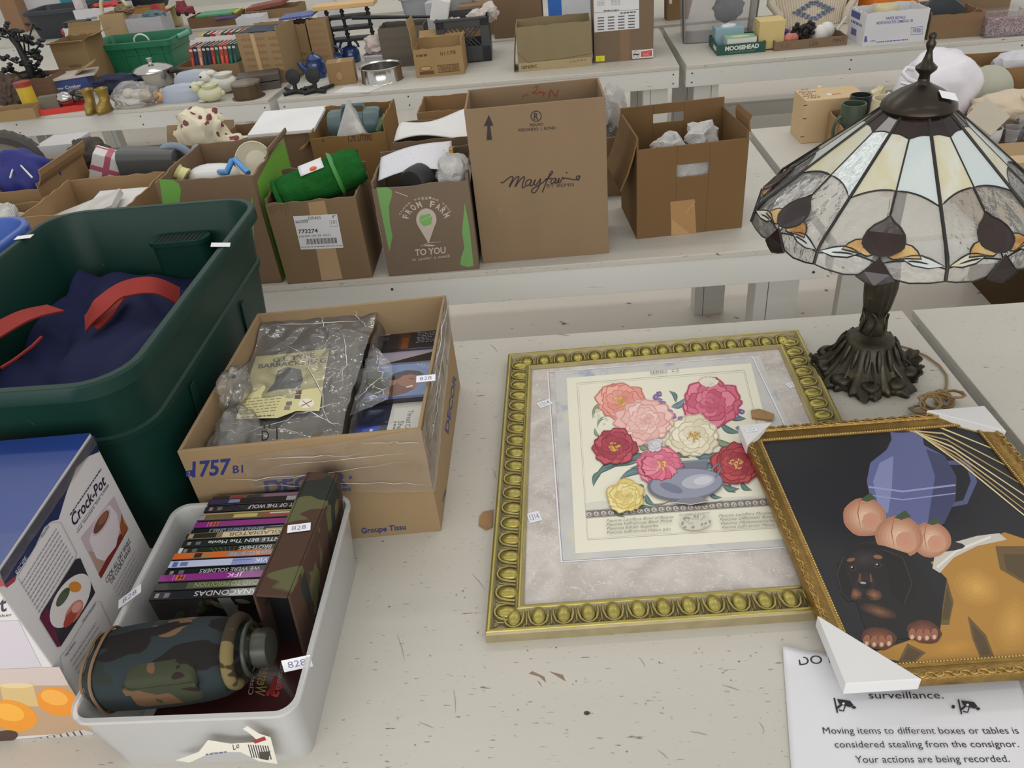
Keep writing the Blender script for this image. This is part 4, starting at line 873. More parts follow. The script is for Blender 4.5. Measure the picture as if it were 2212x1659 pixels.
def d3(p):
    p.rect((0, 0), (p.w, p.d), (48, 52, 70)); p.rect((.0, .006), (.040, .10), (38, 66, 160)); p.rect((.055, .004), (.138, p.d), (214, 212, 204)); p.ell((.124, .046), .016, .016, (44, 70, 168))
    p.text('Sheet', (.073, .110), (.073, .070), (.084, .110), (50, 54, 80)); p.text('Thread Count', (.088, .142), (.088, .064), (.098, .142), (50, 54, 80)); p.scrib((.066, .11), (.066, .07), .004, (120, 120, 130), 6, 3)
    for i in range(4): p.scrib((.114, .054-i*.006), (.134, .054-i*.006), .003, (210, 214, 230), 3, i)
    p.scrib((.018, .05), (.03, .09), .006, (200, 206, 226), 4, 4)
cdcase('blue and white wrapped bed sheet packet at the front right of the tan carton', (-.310, 1.100), .0, d3, .152, t=.13, d=.185, w=.14, name='sheet_packet', cat='packet', case=pm('packet_wrap', (150, 156, 172), .15, coat=.6))
# ================= green storage tub with duffel =================
TUBG = pm('dark_green_plastic', (13, 50, 42), .45, var=.10, vs=5, bump=.08, bs=40, speck=[(70, .74, (80, 130, 110), (1, 1, 1))], spec=.3)
TC = V((-.898, 1.288, 0)); TW, TD, TH = .478, .722, .405
GT = thing('storage_tub', 'large dark green plastic tub holding the navy duffel bag', 'tub', TC)
m = M(Matrix.Translation(TC)); m.loft(tubring(TW, TD, TH, .075, .004, .013, .026, .86, ((.27, .29, .004),)), True, True); m.build('body', TUBG, GT, smooth=40)
m = M(Matrix.Translation(TC))
for sx in (1,):
    for yy in (-.16, .14): m.hexa([(TW/2*.87+.001+k*.0, yy-.002, .03) if False else V(p) for p in [(TW*.435, yy-.01, .03), (TW*.440, yy-.01, .03), (TW*.440, yy+.01, .03), (TW*.435, yy+.01, .03), (TW*.478, yy-.01, .26), (TW*.486, yy-.01, .26), (TW*.486, yy+.01, .26), (TW*.478, yy+.01, .26)]])
m.build('side_rib', TUBG, GT, bevel=.002)
hx, hy = TC.x+.055, TC.y+TD/2-.052
m = M(); m.loft([rr(.13, .05, .024, z, 6, hx, hy+.006) for z in (.17, .333)]+[rr(.14, .056, .027, z, 6, hx, hy+.004) for z in (.335, .345)]); m.build('handle_well', TUBG, GT, smooth=40)
m = M()
for i in range(11): m.box((hx-.053+i*.0102, hy-.016, .3445), (hx-.048+i*.0102, hy+.022, .3463))
m.build('vent_slots', pm('dark_slot', (8, 20, 17), .8), GT)
tag3((TC.x+TW/2+.002, 1.395, TH+.001), (1, .25, -.2), (-.2, 1, 0), .036, .02, None, GT)
tag3((TC.x-TW/2+.0, 1.52, TH+.001), (1, .1, 0), (-.2, 1, 0), .036, .02, None, GT)
DF = thing('duffel_bag', 'navy blue cloth duffel bag with red straps inside the green tub', 'bag', (TC.x, TC.y, .012))
NAVY = pm('navy_cloth', (26, 31, 66), .85, var=.1, vs=12, bump=.2, bs=120, spec=.2)
def dz(x, y):
    p = V((x*7, y*5, 2.3)); return .262+.036*noise.noise(p)+.055*abs(noise.noise(V((x*9+y*6, y*3-x*3, 5.1))))+.02*math.sin(x*9+y*7)*.6
m = M(); n = 54; w2, d2_ = TW*.5*.93, TD*.5*.945
def top(p, q):
    x, y = (2*p-1)*w2, (2*q-1)*d2_; e = max(abs(2*p-1), abs(2*q-1)); z = dz(TC.x+x, TC.y+y)-.07*max(0, e-.86)/.14
    k = .965-.09*(abs(2*p-1)*abs(2*q-1))**3; return (TC.x+x*k, TC.y+y*k, z)
m.grid(top, n, n)
rim_ = []
for i in range(n+1): rim_.append(i*(n+1))
m.loft([rr(w2*1.68, d2_*1.68, .07, z, 6, TC.x, TC.y) for z in (.012, .17)]); m.build('bag_body', NAVY, DF, smooth=180)
def strap(pts, w):
    c = []; m = M(); pts = [V(p) for p in pts]
    for i in range(len(pts)-1):
        for j in range(8): 
            t = j/8; p0 = pts[max(i-1, 0)]; p1 = pts[i]; p2 = pts[i+1]; p3 = pts[min(i+2, len(pts)-1)]
            c.append(.5*((2*p1)+(p2-p0)*t+(2*p0-5*p1+4*p2-p3)*t*t+(3*p1-p0-3*p2+p3)*t**3))
    c.append(pts[-1]); rs = []
    for i, p in enumerate(c):
        d = (c[min(i+1, len(c)-1)]-c[max(i-1, 0)]).normalized(); s_ = d.cross(V((0, -.55, 1))).normalized(); u = s_.cross(d)
        rs.append([p+s_*w/2, p+s_*w/2+u*.004, p-s_*w/2+u*.004, p-s_*w/2])
    m.loft(rs); return m
RED = pm('red_webbing', (146, 40, 33), .8, var=.08, bump=.25, bs=250)
strap([P((188, 700), .300), P((215, 665), .335), P((265, 628), .345), P((330, 618), .34), P((385, 640), .30)], .040).build('strap', RED, DF, smooth=60)
strap([P((200, 705), .300), P((235, 672), .312), P((260, 640), .305)], .036).build('strap', RED, DF, smooth=60)
strap([P((-60, 750), .325), P((0, 712), .33), P((60, 682), .325), P((120, 668), .305)], .045).build('strap', RED, DF, smooth=60)
m = M(); m.tube([P(p, .31) for p in ((2, 795), (30, 778), (70, 748), (90, 728))], .003, 6); m.build('red_piping', RED, DF, smooth=60)
# blue tub behind it
TUBB = pm('blue_plastic', (58, 92, 170), .35, var=.05)
c = V((-1.405, 1.40, 0)); t_ = thing('storage_tub', 'bright blue plastic tub beyond the green one at the left edge', 'tub', c)
m = M(Matrix.Translation(c)); m.loft(tubring(.44, .50, .405, .07, .004, .012, .022)); m.build('body', TUBB, t_, smooth=40)
# ================= slow-cooker carton =================
fk = Fr(V((-1.02, .600, 0)), V((-.704, .613, 0)), .285, .333)
CK = closedbox('white and navy slow cooker carton at the lower left corner', fk, (206, 203, 205), 'appliance_box', 'box', mat=pm('gloss_white_board', (208, 205, 206), .4, var=.02))
NV = (22, 38, 82); WHT = (208, 205, 206)
r_ = fk.right(); r_.px = True
r_.poly([(5, 1252), (-1, 1235), (200, 940), (206, 946), (214, 976), (190, 986), (165, 1010), (145, 1060), (126, 1122), (112, 1126), (108, 1128), (95, 1140), (80, 1170), (74, 1184), (36, 1240), (30, 1256), (12, 1268)], NV)
r_.poly([(10, 1262), (36, 1242), (32, 1256), (14, 1270)], (150, 48, 52))
TK = (34, 34, 62)
r_.text('Crock-Pot', (160, 1137), (230, 1043), (150, 1118), TK, .02, .25); r_.scrib((150, 1112), (217, 1012), 3, (70, 70, 90), 24, 2); r_.text('Oval  Stoneware  Slow  Cooker', (168, 1152), (236, 1048), (165, 1148), (60, 60, 84)); r_.line([(166, 1143), (233, 1046)], 1, (120, 120, 140))
r_.poly([(174, 1162), (246, 1072), (277, 1142), (218, 1250)], (186, 168, 176)); r_.poly([(190, 1190), (218, 1250), (277, 1142), (268, 1122), (240, 1200)], (170, 140, 124)); r_.poly([(258, 1155), (277, 1142), (218, 1250), (212, 1240)], (118, 40, 36)); r_.poly([(262, 1108), (268, 1130), (276, 1140), (264, 1160), (258, 1140)], (150, 84, 40))
r_.poly([(192, 1168), (205, 1120), (236, 1090), (252, 1110), (258, 1140), (250, 1180), (225, 1212), (208, 1206)], (212, 202, 208)); r_.ell((218, 1128), 34, 13, (196, 178, 186), -1.03); r_.ell((218, 1128), 29, 9, (104, 62, 50), -1.03); r_.ell((222, 1120), 16, 6, (140, 84, 60), -1.03)
r_.text('COOK ALL DAY WHILE', (231, 1260), (282, 1170), (226, 1252), TK, 0, .2); r_.text("THE COOK'S AWAY", (240, 1263), (284, 1186), (235, 1255), TK, 0, .2)
for i in range(14): r_.scrib((244+i*4.0, 1272+i*8.2), (290+i*2.6, 1190+i*9), 2, (176, 174, 178), 12, i)
r_.line([(38, 1244), (105, 1130), (130, 1128), (165, 1195), (160, 1212), (90, 1330), (38, 1248)], 1.4, (170, 170, 176))
r_.text('Roast Pork', (90, 1162), (106, 1138), (87, 1157), TK); r_.text('RECIPE', (36, 1243), (58, 1208), (31, 1235), (190, 196, 210))
for i in range(10): r_.scrib((44+i*4.6, 1262+i*7.6), (120+i*4.4, 1142+i*7.4), 2, (140, 140, 148), 20, i+30)
r_.poly([(84, 1336), (88, 1324), (162, 1208), (172, 1206), (204, 1280), (200, 1288), (130, 1396), (122, 1398)], (40, 38, 44)); r_.poly([(84, 1336), (100, 1312), (130, 1396), (122, 1398)], (96, 30, 62))
r_.ell((150, 1298), 66, 33, (214, 208, 208), -1.02, 28); r_.ell((160, 1268), 14, 12, (200, 128, 40)); r_.ell((134, 1290), 24, 9, (60, 78, 52), -1.0); r_.ell((158, 1322), 30, 14, (190, 112, 98), -1.0); r_.ell((150, 1335), 24, 9, (160, 62, 52), -1.0); r_.ell((164, 1312), 14, 8, (210, 150, 134), -.9)
r_.line([(134, 1448), (128, 1420), (150, 1392), (205, 1300), (216, 1300), (240, 1352)], 1.2, (170, 170, 176)); r_.text('Chicken Cacciatore', (178, 1346), (206, 1306), (175, 1341), TK); r_.text('Ingredients', (141, 1418), (162, 1388), (138, 1413), TK)
for i in range(6): r_.scrib((150+i*5, 1428+i*9), (205+i*5, 1345+i*9), 2, (150, 150, 158), 12, i+60)
r_.build('side_print', CK, inkmat('gloss_board_ink', .35, .2))
t_ = fk.top(); t_.rect((0, 0), (fk.W, fk.D), (30, 58, 128)); t_.rect((0, 0), (fk.W, .08), (48, 70, 130)); t_.build('top_print', CK, inkmat('gloss_board_ink', .35, .2))
q = fk.front(); q.px = True
q.poly([(-120, 1250), (3, 1250), (12, 1266), (-120, 1270)], (150, 48, 52))
q.text('Pot', (-40, 1330), (18, 1318), (-48, 1300), TK, .02, .25); q.text('Cooker', (-24, 1336), (27, 1330), (-26, 1330), TK); q.text('STONEWARE', (-60, 1381), (20, 1376), (-62, 1372), TK); q.text('Serve in same', (-70, 1396), (15, 1392), (-71, 1388), TK); q.text('cooking', (-40, 1408), (12, 1405), (-41, 1400), TK)
q.poly([(-120, 1345), (40, 1340), (90, 1440), (-120, 1450)], (196, 190, 200)); q.poly([(-120, 1450), (128, 1440), (160, 1500), (-120, 1480)], (196, 182, 176))
q.poly([(-120, 1480), (150, 1480), (190, 1545), (206, 1580), (-120, 1600)], (180, 150, 120)); q.poly([(0, 1482), (70, 1474), (84, 1525), (10, 1524)], (206, 178, 120)); q.ell((36, 1480), 36, 6, (220, 196, 150))
q.ell((125, 1515), 46, 30, (226, 140, 28), .25, 26); q.ell((118, 1506), 30, 16, (236, 168, 66), .25); q.ell((28, 1545), 54, 32, (228, 146, 24), .25, 26); q.ell((20, 1538), 34, 18, (238, 172, 56), .25); q.ell((6, 1592), 34, 14, (66, 40, 34), -.2)
q.poly([(34, 1603), (180, 1575), (204, 1582), (196, 1592), (40, 1612)], (190, 186, 184))
for i in range(9): q.line([(60+i*14, 1598-i*2.6), (68+i*14, 1606-i*2)], 3, (80, 60, 56))
q.build('front_print', CK, inkmat('gloss_board_ink', .35, .2))
m = M(); sheetfilm(m, [fk.at(fk.W+.0015, .002, .315), fk.at(fk.W+.0015, fk.D-.002, .312), fk.at(fk.W+.0015, fk.D-.002, .331), fk.at(fk.W+.0015, .002, .331)], .0012, 2, 40, 5, 60); m.build('clear_tape', CLEAR2, CK, smooth=180)
# ================= translucent plastic bin with discs =================
MILK = film('milky_plastic', (250, 251, 250), .46, .3, .1, 8, 1.35)
BC = V((-.514, .744, 0)); BW, BD, BH = .296, .384, .140
BN = thing('plastic_bin', 'translucent plastic bin holding film discs and camouflage items', 'bin', BC)
m = M(Matrix.Translation(BC))
def bring(k, w, d, r, z, dip=0):
    out = []
    for x, y, _ in rr(w, d, r, z, 7):
        f1 = max(0, min(1, (-y-d*.30)/(d*.18))); bul = -.005*f1*(1-(2*x/w)**2)*k
        out.append((x, y+bul, z-dip*(f1*f1*(3-2*f1))))
    return out
R = [bring(0, BW*.92, BD*.94, .02, 0), bring(.3, BW*.93, BD*.95, .022, .03), bring(1, BW, BD, .024, BH-.008, .006), bring(1, BW+.010, BD+.008, .028, BH-.006, .006), bring(1, BW+.010, BD+.008, .028, BH, .006), bring(1, BW-.004, BD-.004, .022, BH, .006), bring(1, BW-.008, BD-.008, .02, BH-.008, .006), bring(.3, BW*.93-.006, BD*.95-.006, .02, .03), bring(0, BW*.92-.006, BD*.94-.006, .018, .004)]
m.loft(R); m.build('body', MILK, BN, smooth=50)
sp = Print(BC+V((-BW/2, -BD/2*.95-.011, .0)), (1, 0, 0), (0, -.075, 1), base=.0015); sp.px = True
sp.poly([(380, 1640), (430, 1622), (450, 1596), (500, 1604), (560, 1600), (540, 1582), (525, 1572), (535, 1566), (560, 1582), (585, 1590), (600, 1648), (560, 1642), (520, 1622), (460, 1622), (410, 1645)], (222, 218, 206)); sp.poly([(545, 1598), (572, 1588), (576, 1596), (552, 1604)], (150, 40, 50))
for i in range(9): sp.line([(537+i*5.2, 1606+i*.3), (545+i*5.2, 1634+i*.5)], 2.4, (60, 62, 66))
sp.poly([(560, 1622), (585, 1620), (580, 1640), (562, 1636)], (70, 58, 54)); sp.text('Le', (505, 1618), (518, 1612), (503, 1606), (60, 60, 60)); sp.scrib((445, 1626), (490, 1620), 3, (90, 100, 140), 6, 3); sp.build('torn_sticker', BN, label='torn white barcode sticker')
tag3((BC.x-BW/2+.003, .742, BH+.003), (1, .42, .5), (-.4, 1, 0), .042, .018, '828', BN)
tag3((BC.x+BW/2-.014, .626, BH-.012), (1, .12, .1), (-.1, .5, 1), .040, .017, '828', BN)
DVD = [(.0155, (34, 34, 38), 'ANACONDAS', .068, .165, (190, 190, 192)), (.0145, (58, 62, 52), 'ROAD TO PERDITION', .062, .165, (150, 148, 106)), (.0145, (140, 48, 132), 'JFK', .105, .130, (226, 190, 222)), (.0140, (32, 32, 36), 'WE WERE SOLDIERS', .055, .150, (190, 190, 192)),
       (.0150, (190, 196, 222), 'KAVIK', .135, .175, (226, 226, 236)), (.0140, (206, 106, 50), 'INTO THE BLUE', .085, .165, (70, 130, 186)), (.0145, (44, 50, 40), 'BROTHERS', .098, .150, (206, 206, 200)), (.0135, (40, 46, 42), 'GENTLE BEN The Movie', .042, .175, (214, 214, 214)),
       (.0140, (206, 194, 160), 'GLADIATOR', .070, .155, (116, 92, 62)), (.0130, (34, 36, 40), 'BEHIND ENEMY LINES 2', .030, .12, (160, 170, 190)), (.0140, (138, 46, 130), None, 0, 0, 0), (.0140, (110, 96, 66), None, 0, 0, 0), (.0075, (196, 176, 116), None, 0, 0, 0), (.0145, (38, 40, 44), 'FLIGHT OF THE WOLF', .075, .178, (220, 220, 220)), (.014, (24, 24, 34), None, 0, 0, 0), (.013, (108, 92, 100), None, 0, 0, 0)]
LB = ['black film case at the front of the row, large serif title upside down', 'dark olive film case second from the front of the row', 'nearer of the two magenta film cases', 'black film case with silver serif title behind the nearer magenta one', 'white film case with pale blue title panel', 'orange film case with blue lettering', 'dark green film case directly behind the orange one', 'dark grey-green film case in front of the cream one', 'cream film case with brown serif title',
      'black film case between the cream and the farther magenta ones', 'farther of the two magenta film cases', 'brown and yellow film case behind the farther magenta one', 'thin straw-yellow film case in the back half of the row', 'black film case with white slanted wolf title near the back', 'black film case with a blue end, second from the back', 'greyish pink film case at the very back of the bin']
CASE = pm('black_case_plastic', (28, 28, 31), .25, var=.02); y = .735
for i, (t, c, ti, a, b, tc_) in enumerate(DVD):
    x0 = -.629+(y-.742)*.12; H = .141+.002*((i*7) % 3); r = thing('film_case', LB[i], 'film case', (x0+.095, y+t/2, .006), 'film cases standing in the bin')
    M().box((x0, y, .006), (x0+.181, y+t-.0006, H)).build('case', CASE, r, bevel=.001)
    p = Print((x0, y, H), (1, 0, 0), (0, 1, 0)); p.rect((.0005, .0006), (.1805, t-.0012), c)
    if i in (2, 10):
        p.rect((.022, .001), (.0228, t-.0015), (220, 150, 200)); p.rect((.026, .002), (.040, t-.003), (190, 110, 50)); p.text('H', (.038, t-.004), (.030, t-.004), (.038, .003), (90, 30, 60), .04)
    elif i == 5: p.rect((.03, .001), (.06, t-.002), (170, 120, 70)); p.rect((.034, .002), (.046, t-.003), (60, 44, 40)); p.rect((.088, .002), (.162, t-.004), (196, 150, 120))
    elif i == 4: p.rect((.10, .001), (.18, t-.0015), (140, 150, 206)); p.rect((.006, .002), (.014, t-.003), (90, 110, 170)); p.rect((.018, .003), (.030, t-.004), (110, 120, 170)); p.rect((.10, .009), (.13, .0105), (96, 100, 160))
    elif i == 8: p.rect((0, .001), (.05, t-.0015), (52, 46, 38)); p.rect((.05, .001), (.06, t-.0015), (130, 116, 84)); p.rect((.004, .002), (.012, t-.003), (170, 150, 120))
    elif i == 6:
        for k in range(12): p.line([(.06+k*.006, .003), (.05+k*.008, t-.003)], .0008, (110, 112, 70))
        p.rect((.0, .001), (.006, t-.001), (220, 220, 220))
    elif i == 11: p.rect((.0, .002), (.012, t-.002), (150, 150, 160)); p.rect((.06, .003), (.10, t-.003), (190, 176, 110)); p.rect((.11, .002), (.17, t-.004), (150, 70, 60)); p.rect((.12, .008), (.18, .011), (206, 200, 190))
    elif i == 14: p.rect((.002, .002), (.05, t-.002), (40, 40, 90)); p.rect((.036, .003), (.055, t-.003), (130, 136, 180)); p.rect((.135, .002), (.165, t-.002), (170, 170, 172))
    elif i == 15: p.rect((.0, .002), (.03, t-.002), (40, 36, 40)); p.rect((.034, .003), (.056, t-.003), (150, 60, 60)); p.rect((.06, .003), (.085, t-.003), (60, 60, 66)); p.rect((.09, .003), (.16, t-.003), (150, 112, 130))
    elif i == 1: p.rect((.05, .001), (.18, t-.002), (88, 92, 70))
    elif i == 9: p.rect((.03, .0085), (.13, .012), (60, 66, 90)); p.rect((.125, .002), (.18, .006), (190, 180, 120)); p.rect((.13, .009), (.185, .0115), (120, 120, 126))
    if i in (0, 3, 6, 7, 13): p.rect((.008, .003), (.014, t-.004), (150, 140, 130)); p.rect((.022, .003), (.030, t-.004), (110, 110, 112))
    if ti: p.text(ti, (b, t-.0035), (a, t-.0035), (b, .003), tc_, 0.01)
    p.build('spine_print', r, inkmat('gloss_ink', .12, .6))
    if i == 0:
        p = Print((x0, y, .006), (1, 0, 0), (0, 0, 1)); p.rect((.001, .001), (.180, H-.008), (36, 34, 30)); rn = random.Random(4)
        for k in range(46): p.ell((rn.uniform(.01, .18), rn.uniform(.05, H-.016)), rn.uniform(.004, .016), rn.uniform(.003, .007), rn.choice([(62, 66, 46), (46, 52, 40), (84, 62, 44), (30, 32, 28), (96, 100, 84)]), rn.random()*3, 9, .3, k)
        p.poly([(.105, .134), (.125, .134), (.135, .06), (.112, .06)], (120, 124, 120)); p.build('cover_print', r, inkmat('gloss_ink', .12, .6))
    y += t
CM = camo('woodland_camo', ((76, 56, 46), (92, 92, 64), (46, 50, 46)), 9); CM2 = camo('woodland_camo_dark', ((46, 54, 57), (44, 50, 46), (112, 86, 62), (34, 31, 31)), 9.5, bias={2: .02, 1: .0, 3: .05})
# camouflage slip case
SCs = thing('camouflage_case', 'brown and green camouflage cloth slip case beside the film cases', 'case', (-.405, .81, .006))
T = Matrix.Translation((-.4225, .812, .008)) @ Matrix.Rotation(-.065, 4, 'Z') @ Matrix.Rotation(.085, 4, 'Y'); m = M(T); a, b_, h_, t = .0265, .126, .188, .004
m.box((-a, -b_, 0), (-a+t, b_, h_)); m.box((a-t, -b_, 0), (a, b_, h_)); m.box((-a+t, -b_, 0), (a-t, b_, t)); m.box((-a+t, -b_, h_-t), (a-t, b_, h_)); m.box((-a+t, b_-t, t), (a-t, b_, h_-t)); m.build('slip_cover', CM, SCs, bevel=.004)
M(T).box((-a+t+.001, -b_+.03, t), (a-t-.001, b_-t, h_-t-.001)).build('dark_tray', pm('black_liner', (22, 24, 26), .5, var=.1), SCs)
tag3(T @ V((.0, -.0, h_+.001)), T.to_3x3() @ V((1, .25, 0)), T.to_3x3() @ V((-.25, 1, 0)), .034, .016, '828', SCs)
# flat boxed set underneath
FB = Fr(V((-.60, .598, .005)), V((-.392, .592, .005)), .132, .05)
bx = closedbox('dark red boxed film set lying flat under the camouflage pouch', FB, (60, 36, 36), 'film_box_set', 'box', mat=pm('dark_red_sleeve', (66, 34, 34), .3, coat=.3))
p = FB.top(); p.px = True; p.text('Western', (548, 1500), (566, 1432), (572, 1504), (176, 150, 84)); p.text('Classics', (535, 1500), (549, 1440), (545, 1502), (190, 190, 190)); p.text('COLLECTION', (596, 1490), (607, 1428), (603, 1492), (200, 196, 190)); p.text('50', (575, 1502), (590, 1472), (598, 1508), (196, 60, 60), .03); p.poly([(578, 1500), (592, 1460), (602, 1462), (590, 1502)], (150, 34, 40)); p.build('box_print', bx)
p = FB.front(); p.rect((.03, .01), (.12, .04), (150, 50, 54)); p.text('50 Movies', (.036, .016), (.112, .016), (.036, .034), (220, 200, 196)); p.build('box_print', bx)
# camouflage canteen pouch
PO = thing('canteen_pouch', 'padded camouflage canteen pouch lying across the front of the bin', 'pouch', (-.58, .645, .06))
T = Matrix.Translation((-.560, .640, .122)) @ Matrix.Rotation(.06, 4, 'Z') @ Matrix.Rotation(-.03, 4, 'Y'); m = M(T)
prof = [(-.122, .30), (-.121, .62), (-.116, .86), (-.105, .97), (-.08, 1.0), (-.03, 1.03), (.03, 1.04), (.075, 1.0), (.10, .88), (.116, .62), (.124, .42)]
rings = []
for x, k in prof:
    rg = []
    for j in range(36):
        a = 2*PI*j/36; c, s_ = math.cos(a), math.sin(a); e = .75; yy = .060*k*math.copysign(abs(c)**e, c); zz = .052*k*math.copysign(abs(s_)**e, s_); w = 1+.05*noise.noise(V((x*28, c*2.2, s_*2.2)))
        rg.append((x*.88+.006*noise.noise(V((c*3, s_*3, x*5))), yy*w*.9, zz*w*.9))
    rings.append(rg)
m.loft(rings); m.build('padded_body', CM2, PO, smooth=180, sub=1)
m = M(T)
for xx, k in ((-.1025, .79), (-.086, .91)):
    m.tube([(xx, .060*k*math.copysign(abs(math.cos(a))**.75, math.cos(a)), .0525*k*math.copysign(abs(math.sin(a))**.75, math.sin(a))) for a in [2*PI*j/40 for j in range(40)]], .0022, 6, closed=True)
m.build('tan_piping', pm('tan_binding', (122, 96, 70), .8), PO, smooth=60)
m = M(T); m.ico((.010, -.041, .014), (.048, .017, .030), 3, .04, 3, 2, sq=.7); m.box((-.038, -.059, .018), (.058, -.046, .030)); m.build('front_pocket', camo('pocket_camo', ((62, 66, 50), (44, 36, 34), (110, 84, 62)), 16), PO, smooth=50)
m = M(T); m.tube([(.095, .045*math.cos(a), .010+.038*math.sin(a)) for a in [2*PI*j/24 for j in range(24)]], .009, 8, closed=True); m.build('collar', camo('collar_camo', ((116, 104, 68), (60, 52, 40)), 12), PO, smooth=80)
OL = pm('dark_olive_plastic', (52, 54, 46), .35, var=.04); m = M(T); Tn = Matrix.Translation((.103, 0, .010)) @ Matrix.Rotation(PI/2, 4, 'Y')
m.lathe([(.020, 0), (.020, .016), (.026, .017), (.026, .034), (.024, .037), (.001, .037)], n=32, T=Tn, rf=lambda a, i: 1+(.02*math.cos(24*a) if i in (2, 3) else 0)); m.tube([(.113, .034*math.cos(a), .010+.034*math.sin(a)) for a in [2*PI*j/26 for j in range(26)]], .0035, 8, closed=True); m.build('screw_cap', OL, PO, smooth=50)
# ================= SECOND TABLE =================
BRN = (158, 128, 94); GREEN = (110, 168, 72); GP = (112, 160, 92)
def Q(x, y): return V((x, y, 0))
def script(pr, strokes, w, col):
    for st in strokes:
        n = len(st); c = []
        for i in range(n-1):
            p0, p1, p2, p3 = st[max(i-1, 0)], st[i], st[i+1], st[min(i+2, n-1)]
            for j in range(5):
                t = j/5; c.append(tuple(.5*((2*p1[k])+(p2[k]-p0[k])*t+(2*p0[k]-5*p1[k]+4*p2[k]-p3[k])*t*t+(3*p1[k]-p0[k]-3*p2[k]+p3[k])*t**3) for k in (0, 1)))
        c.append(st[-1]); pr.line(c, w, col); pr.k -= 1
    pr.k += 1
def spotmat():
    m, nt, b = newmat('spotted_paper'); N = nt.nodes; K = nt.links.new; tc = N.new('ShaderNodeTexCoord'); v = N.new('ShaderNodeTexVoronoi'); v.inputs['Scale'].default_value = 26; K(tc.outputs['Object'], v.inputs['Vector'])
    cr = N.new('ShaderNodeValToRGB'); e = cr.color_ramp.elements; e[0].position = .30; e[0].color = L(124, 64, 70); e[1].position = .33; e[1].color = L(218, 210, 184); K(v.outputs['Distance'], cr.inputs[0]); K(cr.outputs[0], b.inputs['Base Color']); b.inputs['Roughness'].default_value = .7; return m
# tall carton
f = Fr(Q(-.212, 2.060), Q(.159, 2.066), .205, .445)
MB = carton('tall brown carton with black script lettering and an up arrow', f, (160, 132, 98), [], t=.006)
p = f.front(); p.px = True; INK = (44, 36, 34)
p.poly([(1051, 303), (1053, 272), (1045, 273), (1056, 248), (1066, 271), (1059, 272), (1063, 302)], INK)
p.line([(1158+11*math.cos(2*PI*i/28), 251+11*math.sin(2*PI*i/28)) for i in range(28)], 2.2, INK, True); p.text('R', (1153, 258), (1163, 258), (1153, 244), INK, .03)
p.text('ROUND', (1145, 273), (1173, 271), (1145, 267), INK, .02); p.text('REDONDO  |  ROND', (1120, 284), (1200, 279), (1120, 278), INK, .02); p.text('BY BEMIS', (1181, 405), (1240, 402), (1181, 398), INK)
k = lambda L_: [(980+x/3.253, 150+y/3.253) for x, y in L_]
script(p, [k(s) for s in ([(330, 790), (345, 796), (380, 768), (404, 754), (418, 760), (398, 805), (391, 828)], [(391, 828), (420, 780), (448, 754), (458, 760), (436, 812), (434, 824)], [(434, 824), (462, 782), (488, 756), (498, 764), (482, 812), (486, 832), (504, 818)], [(545, 776), (522, 776), (506, 800), (514, 818), (536, 804), (548, 776), (536, 812), (552, 816), (570, 780)],
  [(578, 772), (564, 800), (576, 812), (604, 780), (610, 768), (600, 820), (574, 862), (552, 864), (552, 842), (600, 812), (640, 784)], [(640, 784), (684, 740), (696, 718), (682, 722), (656, 780), (632, 840), (622, 864)], [(640, 772), (690, 764)], [(716, 764), (694, 770), (682, 792), (692, 802), (712, 784), (722, 764), (712, 796), (726, 798)], [(726, 798), (742, 764), (736, 792), (748, 794)], [(748, 794), (766, 758), (772, 768), (790, 764), (840, 774), (872, 772), (886, 758), (870, 748), (862, 764), (880, 782)])], 2.6, INK)
p.ell((1224, 373), 1.8, 1.8, INK); p.ell((980+882/3.253, 381), 2.6, 2.6, INK)
for (x, y, a, b) in ((1093, 418, 10, 3), (1080, 455, 4, 8), (1100, 420, 4, 3)): p.ell((x, y), a, b, (140, 114, 86), 0, 10, .4, x)
p.build('printed_lettering', MB, label='black printed lettering and arrow')
p = Print(f.at(.006, f.D-.0065, 0), f.u, (0, 0, 1)); p.px = True
script(p, [[(1152, 190), (1162, 186), (1158, 196), (1150, 200), (1160, 202), (1168, 196)], [(1166, 200), (1176, 200), (1172, 208)], [(1186, 210), (1190, 194), (1200, 208), (1206, 192)], [(1128, 210), (1136, 204), (1142, 206)]], 2, (150, 50, 46)); p.build('red_scribble', MB)
p = Print(f.at(.0065, f.D, 0), -f.w, (0, 0, 1)); p.poly([(.11, .37), (.19, .37), (.15, .438)], (222, 200, 40)); p.build('yellow_sticker', MB, label='yellow warning sticker')
# hand-hole carton
f = Fr(Q(.249, 2.146), Q(.566, 2.172), .255, .270)
HB = carton('brown carton with cut hand holes and newspaper inside on the second table', f, (140, 104, 62), [('l', .155, 158, dict(hs=1.12)), ('r', .045, 12, dict(hs=1.06, hi=.5))], t=.006, hs=(1, 1.08, 1.18, 1.12), holes={0: (.115, .208, .176, .214), 2: (.10, .195, .262, .29)}, seed=3)
p = f.front(); p.px = True; p.poly([(1450, 508), (1448, 436), (1500, 430), (1504, 502)], (168, 130, 84)); p.poly([(1450, 508), (1452, 474), (1490, 504)], (182, 146, 100)); p.line([(1480, 462), (1502, 434)], 1.2, (190, 160, 120)); p.build('tape', HB, inkmat('tape_ink', .3))
wad('crumpled newspaper at the right inside the hand-hole carton', (.455, 2.30, .235), (.05, .045, .055), 2, 'newspaper packing'); wad('crumpled newspaper seen through the front hand hole of the carton', (.41, 2.225, .165), (.075, .05, .07), 5, 'newspaper packing'); wad('crumpled newspaper at the left rim of the hand-hole carton', (.355, 2.26, .225), (.05, .05, .045), 9, 'newspaper packing')
f = Fr(Q(.13, 2.50), Q(.262, 2.50), .22, .2); carton('small carton standing behind the gap beside the tall brown carton', f, BRN)
wad('upright twist of newspaper behind the tall brown carton', (.222, 2.60, .25), (.045, .05, .085), 12)
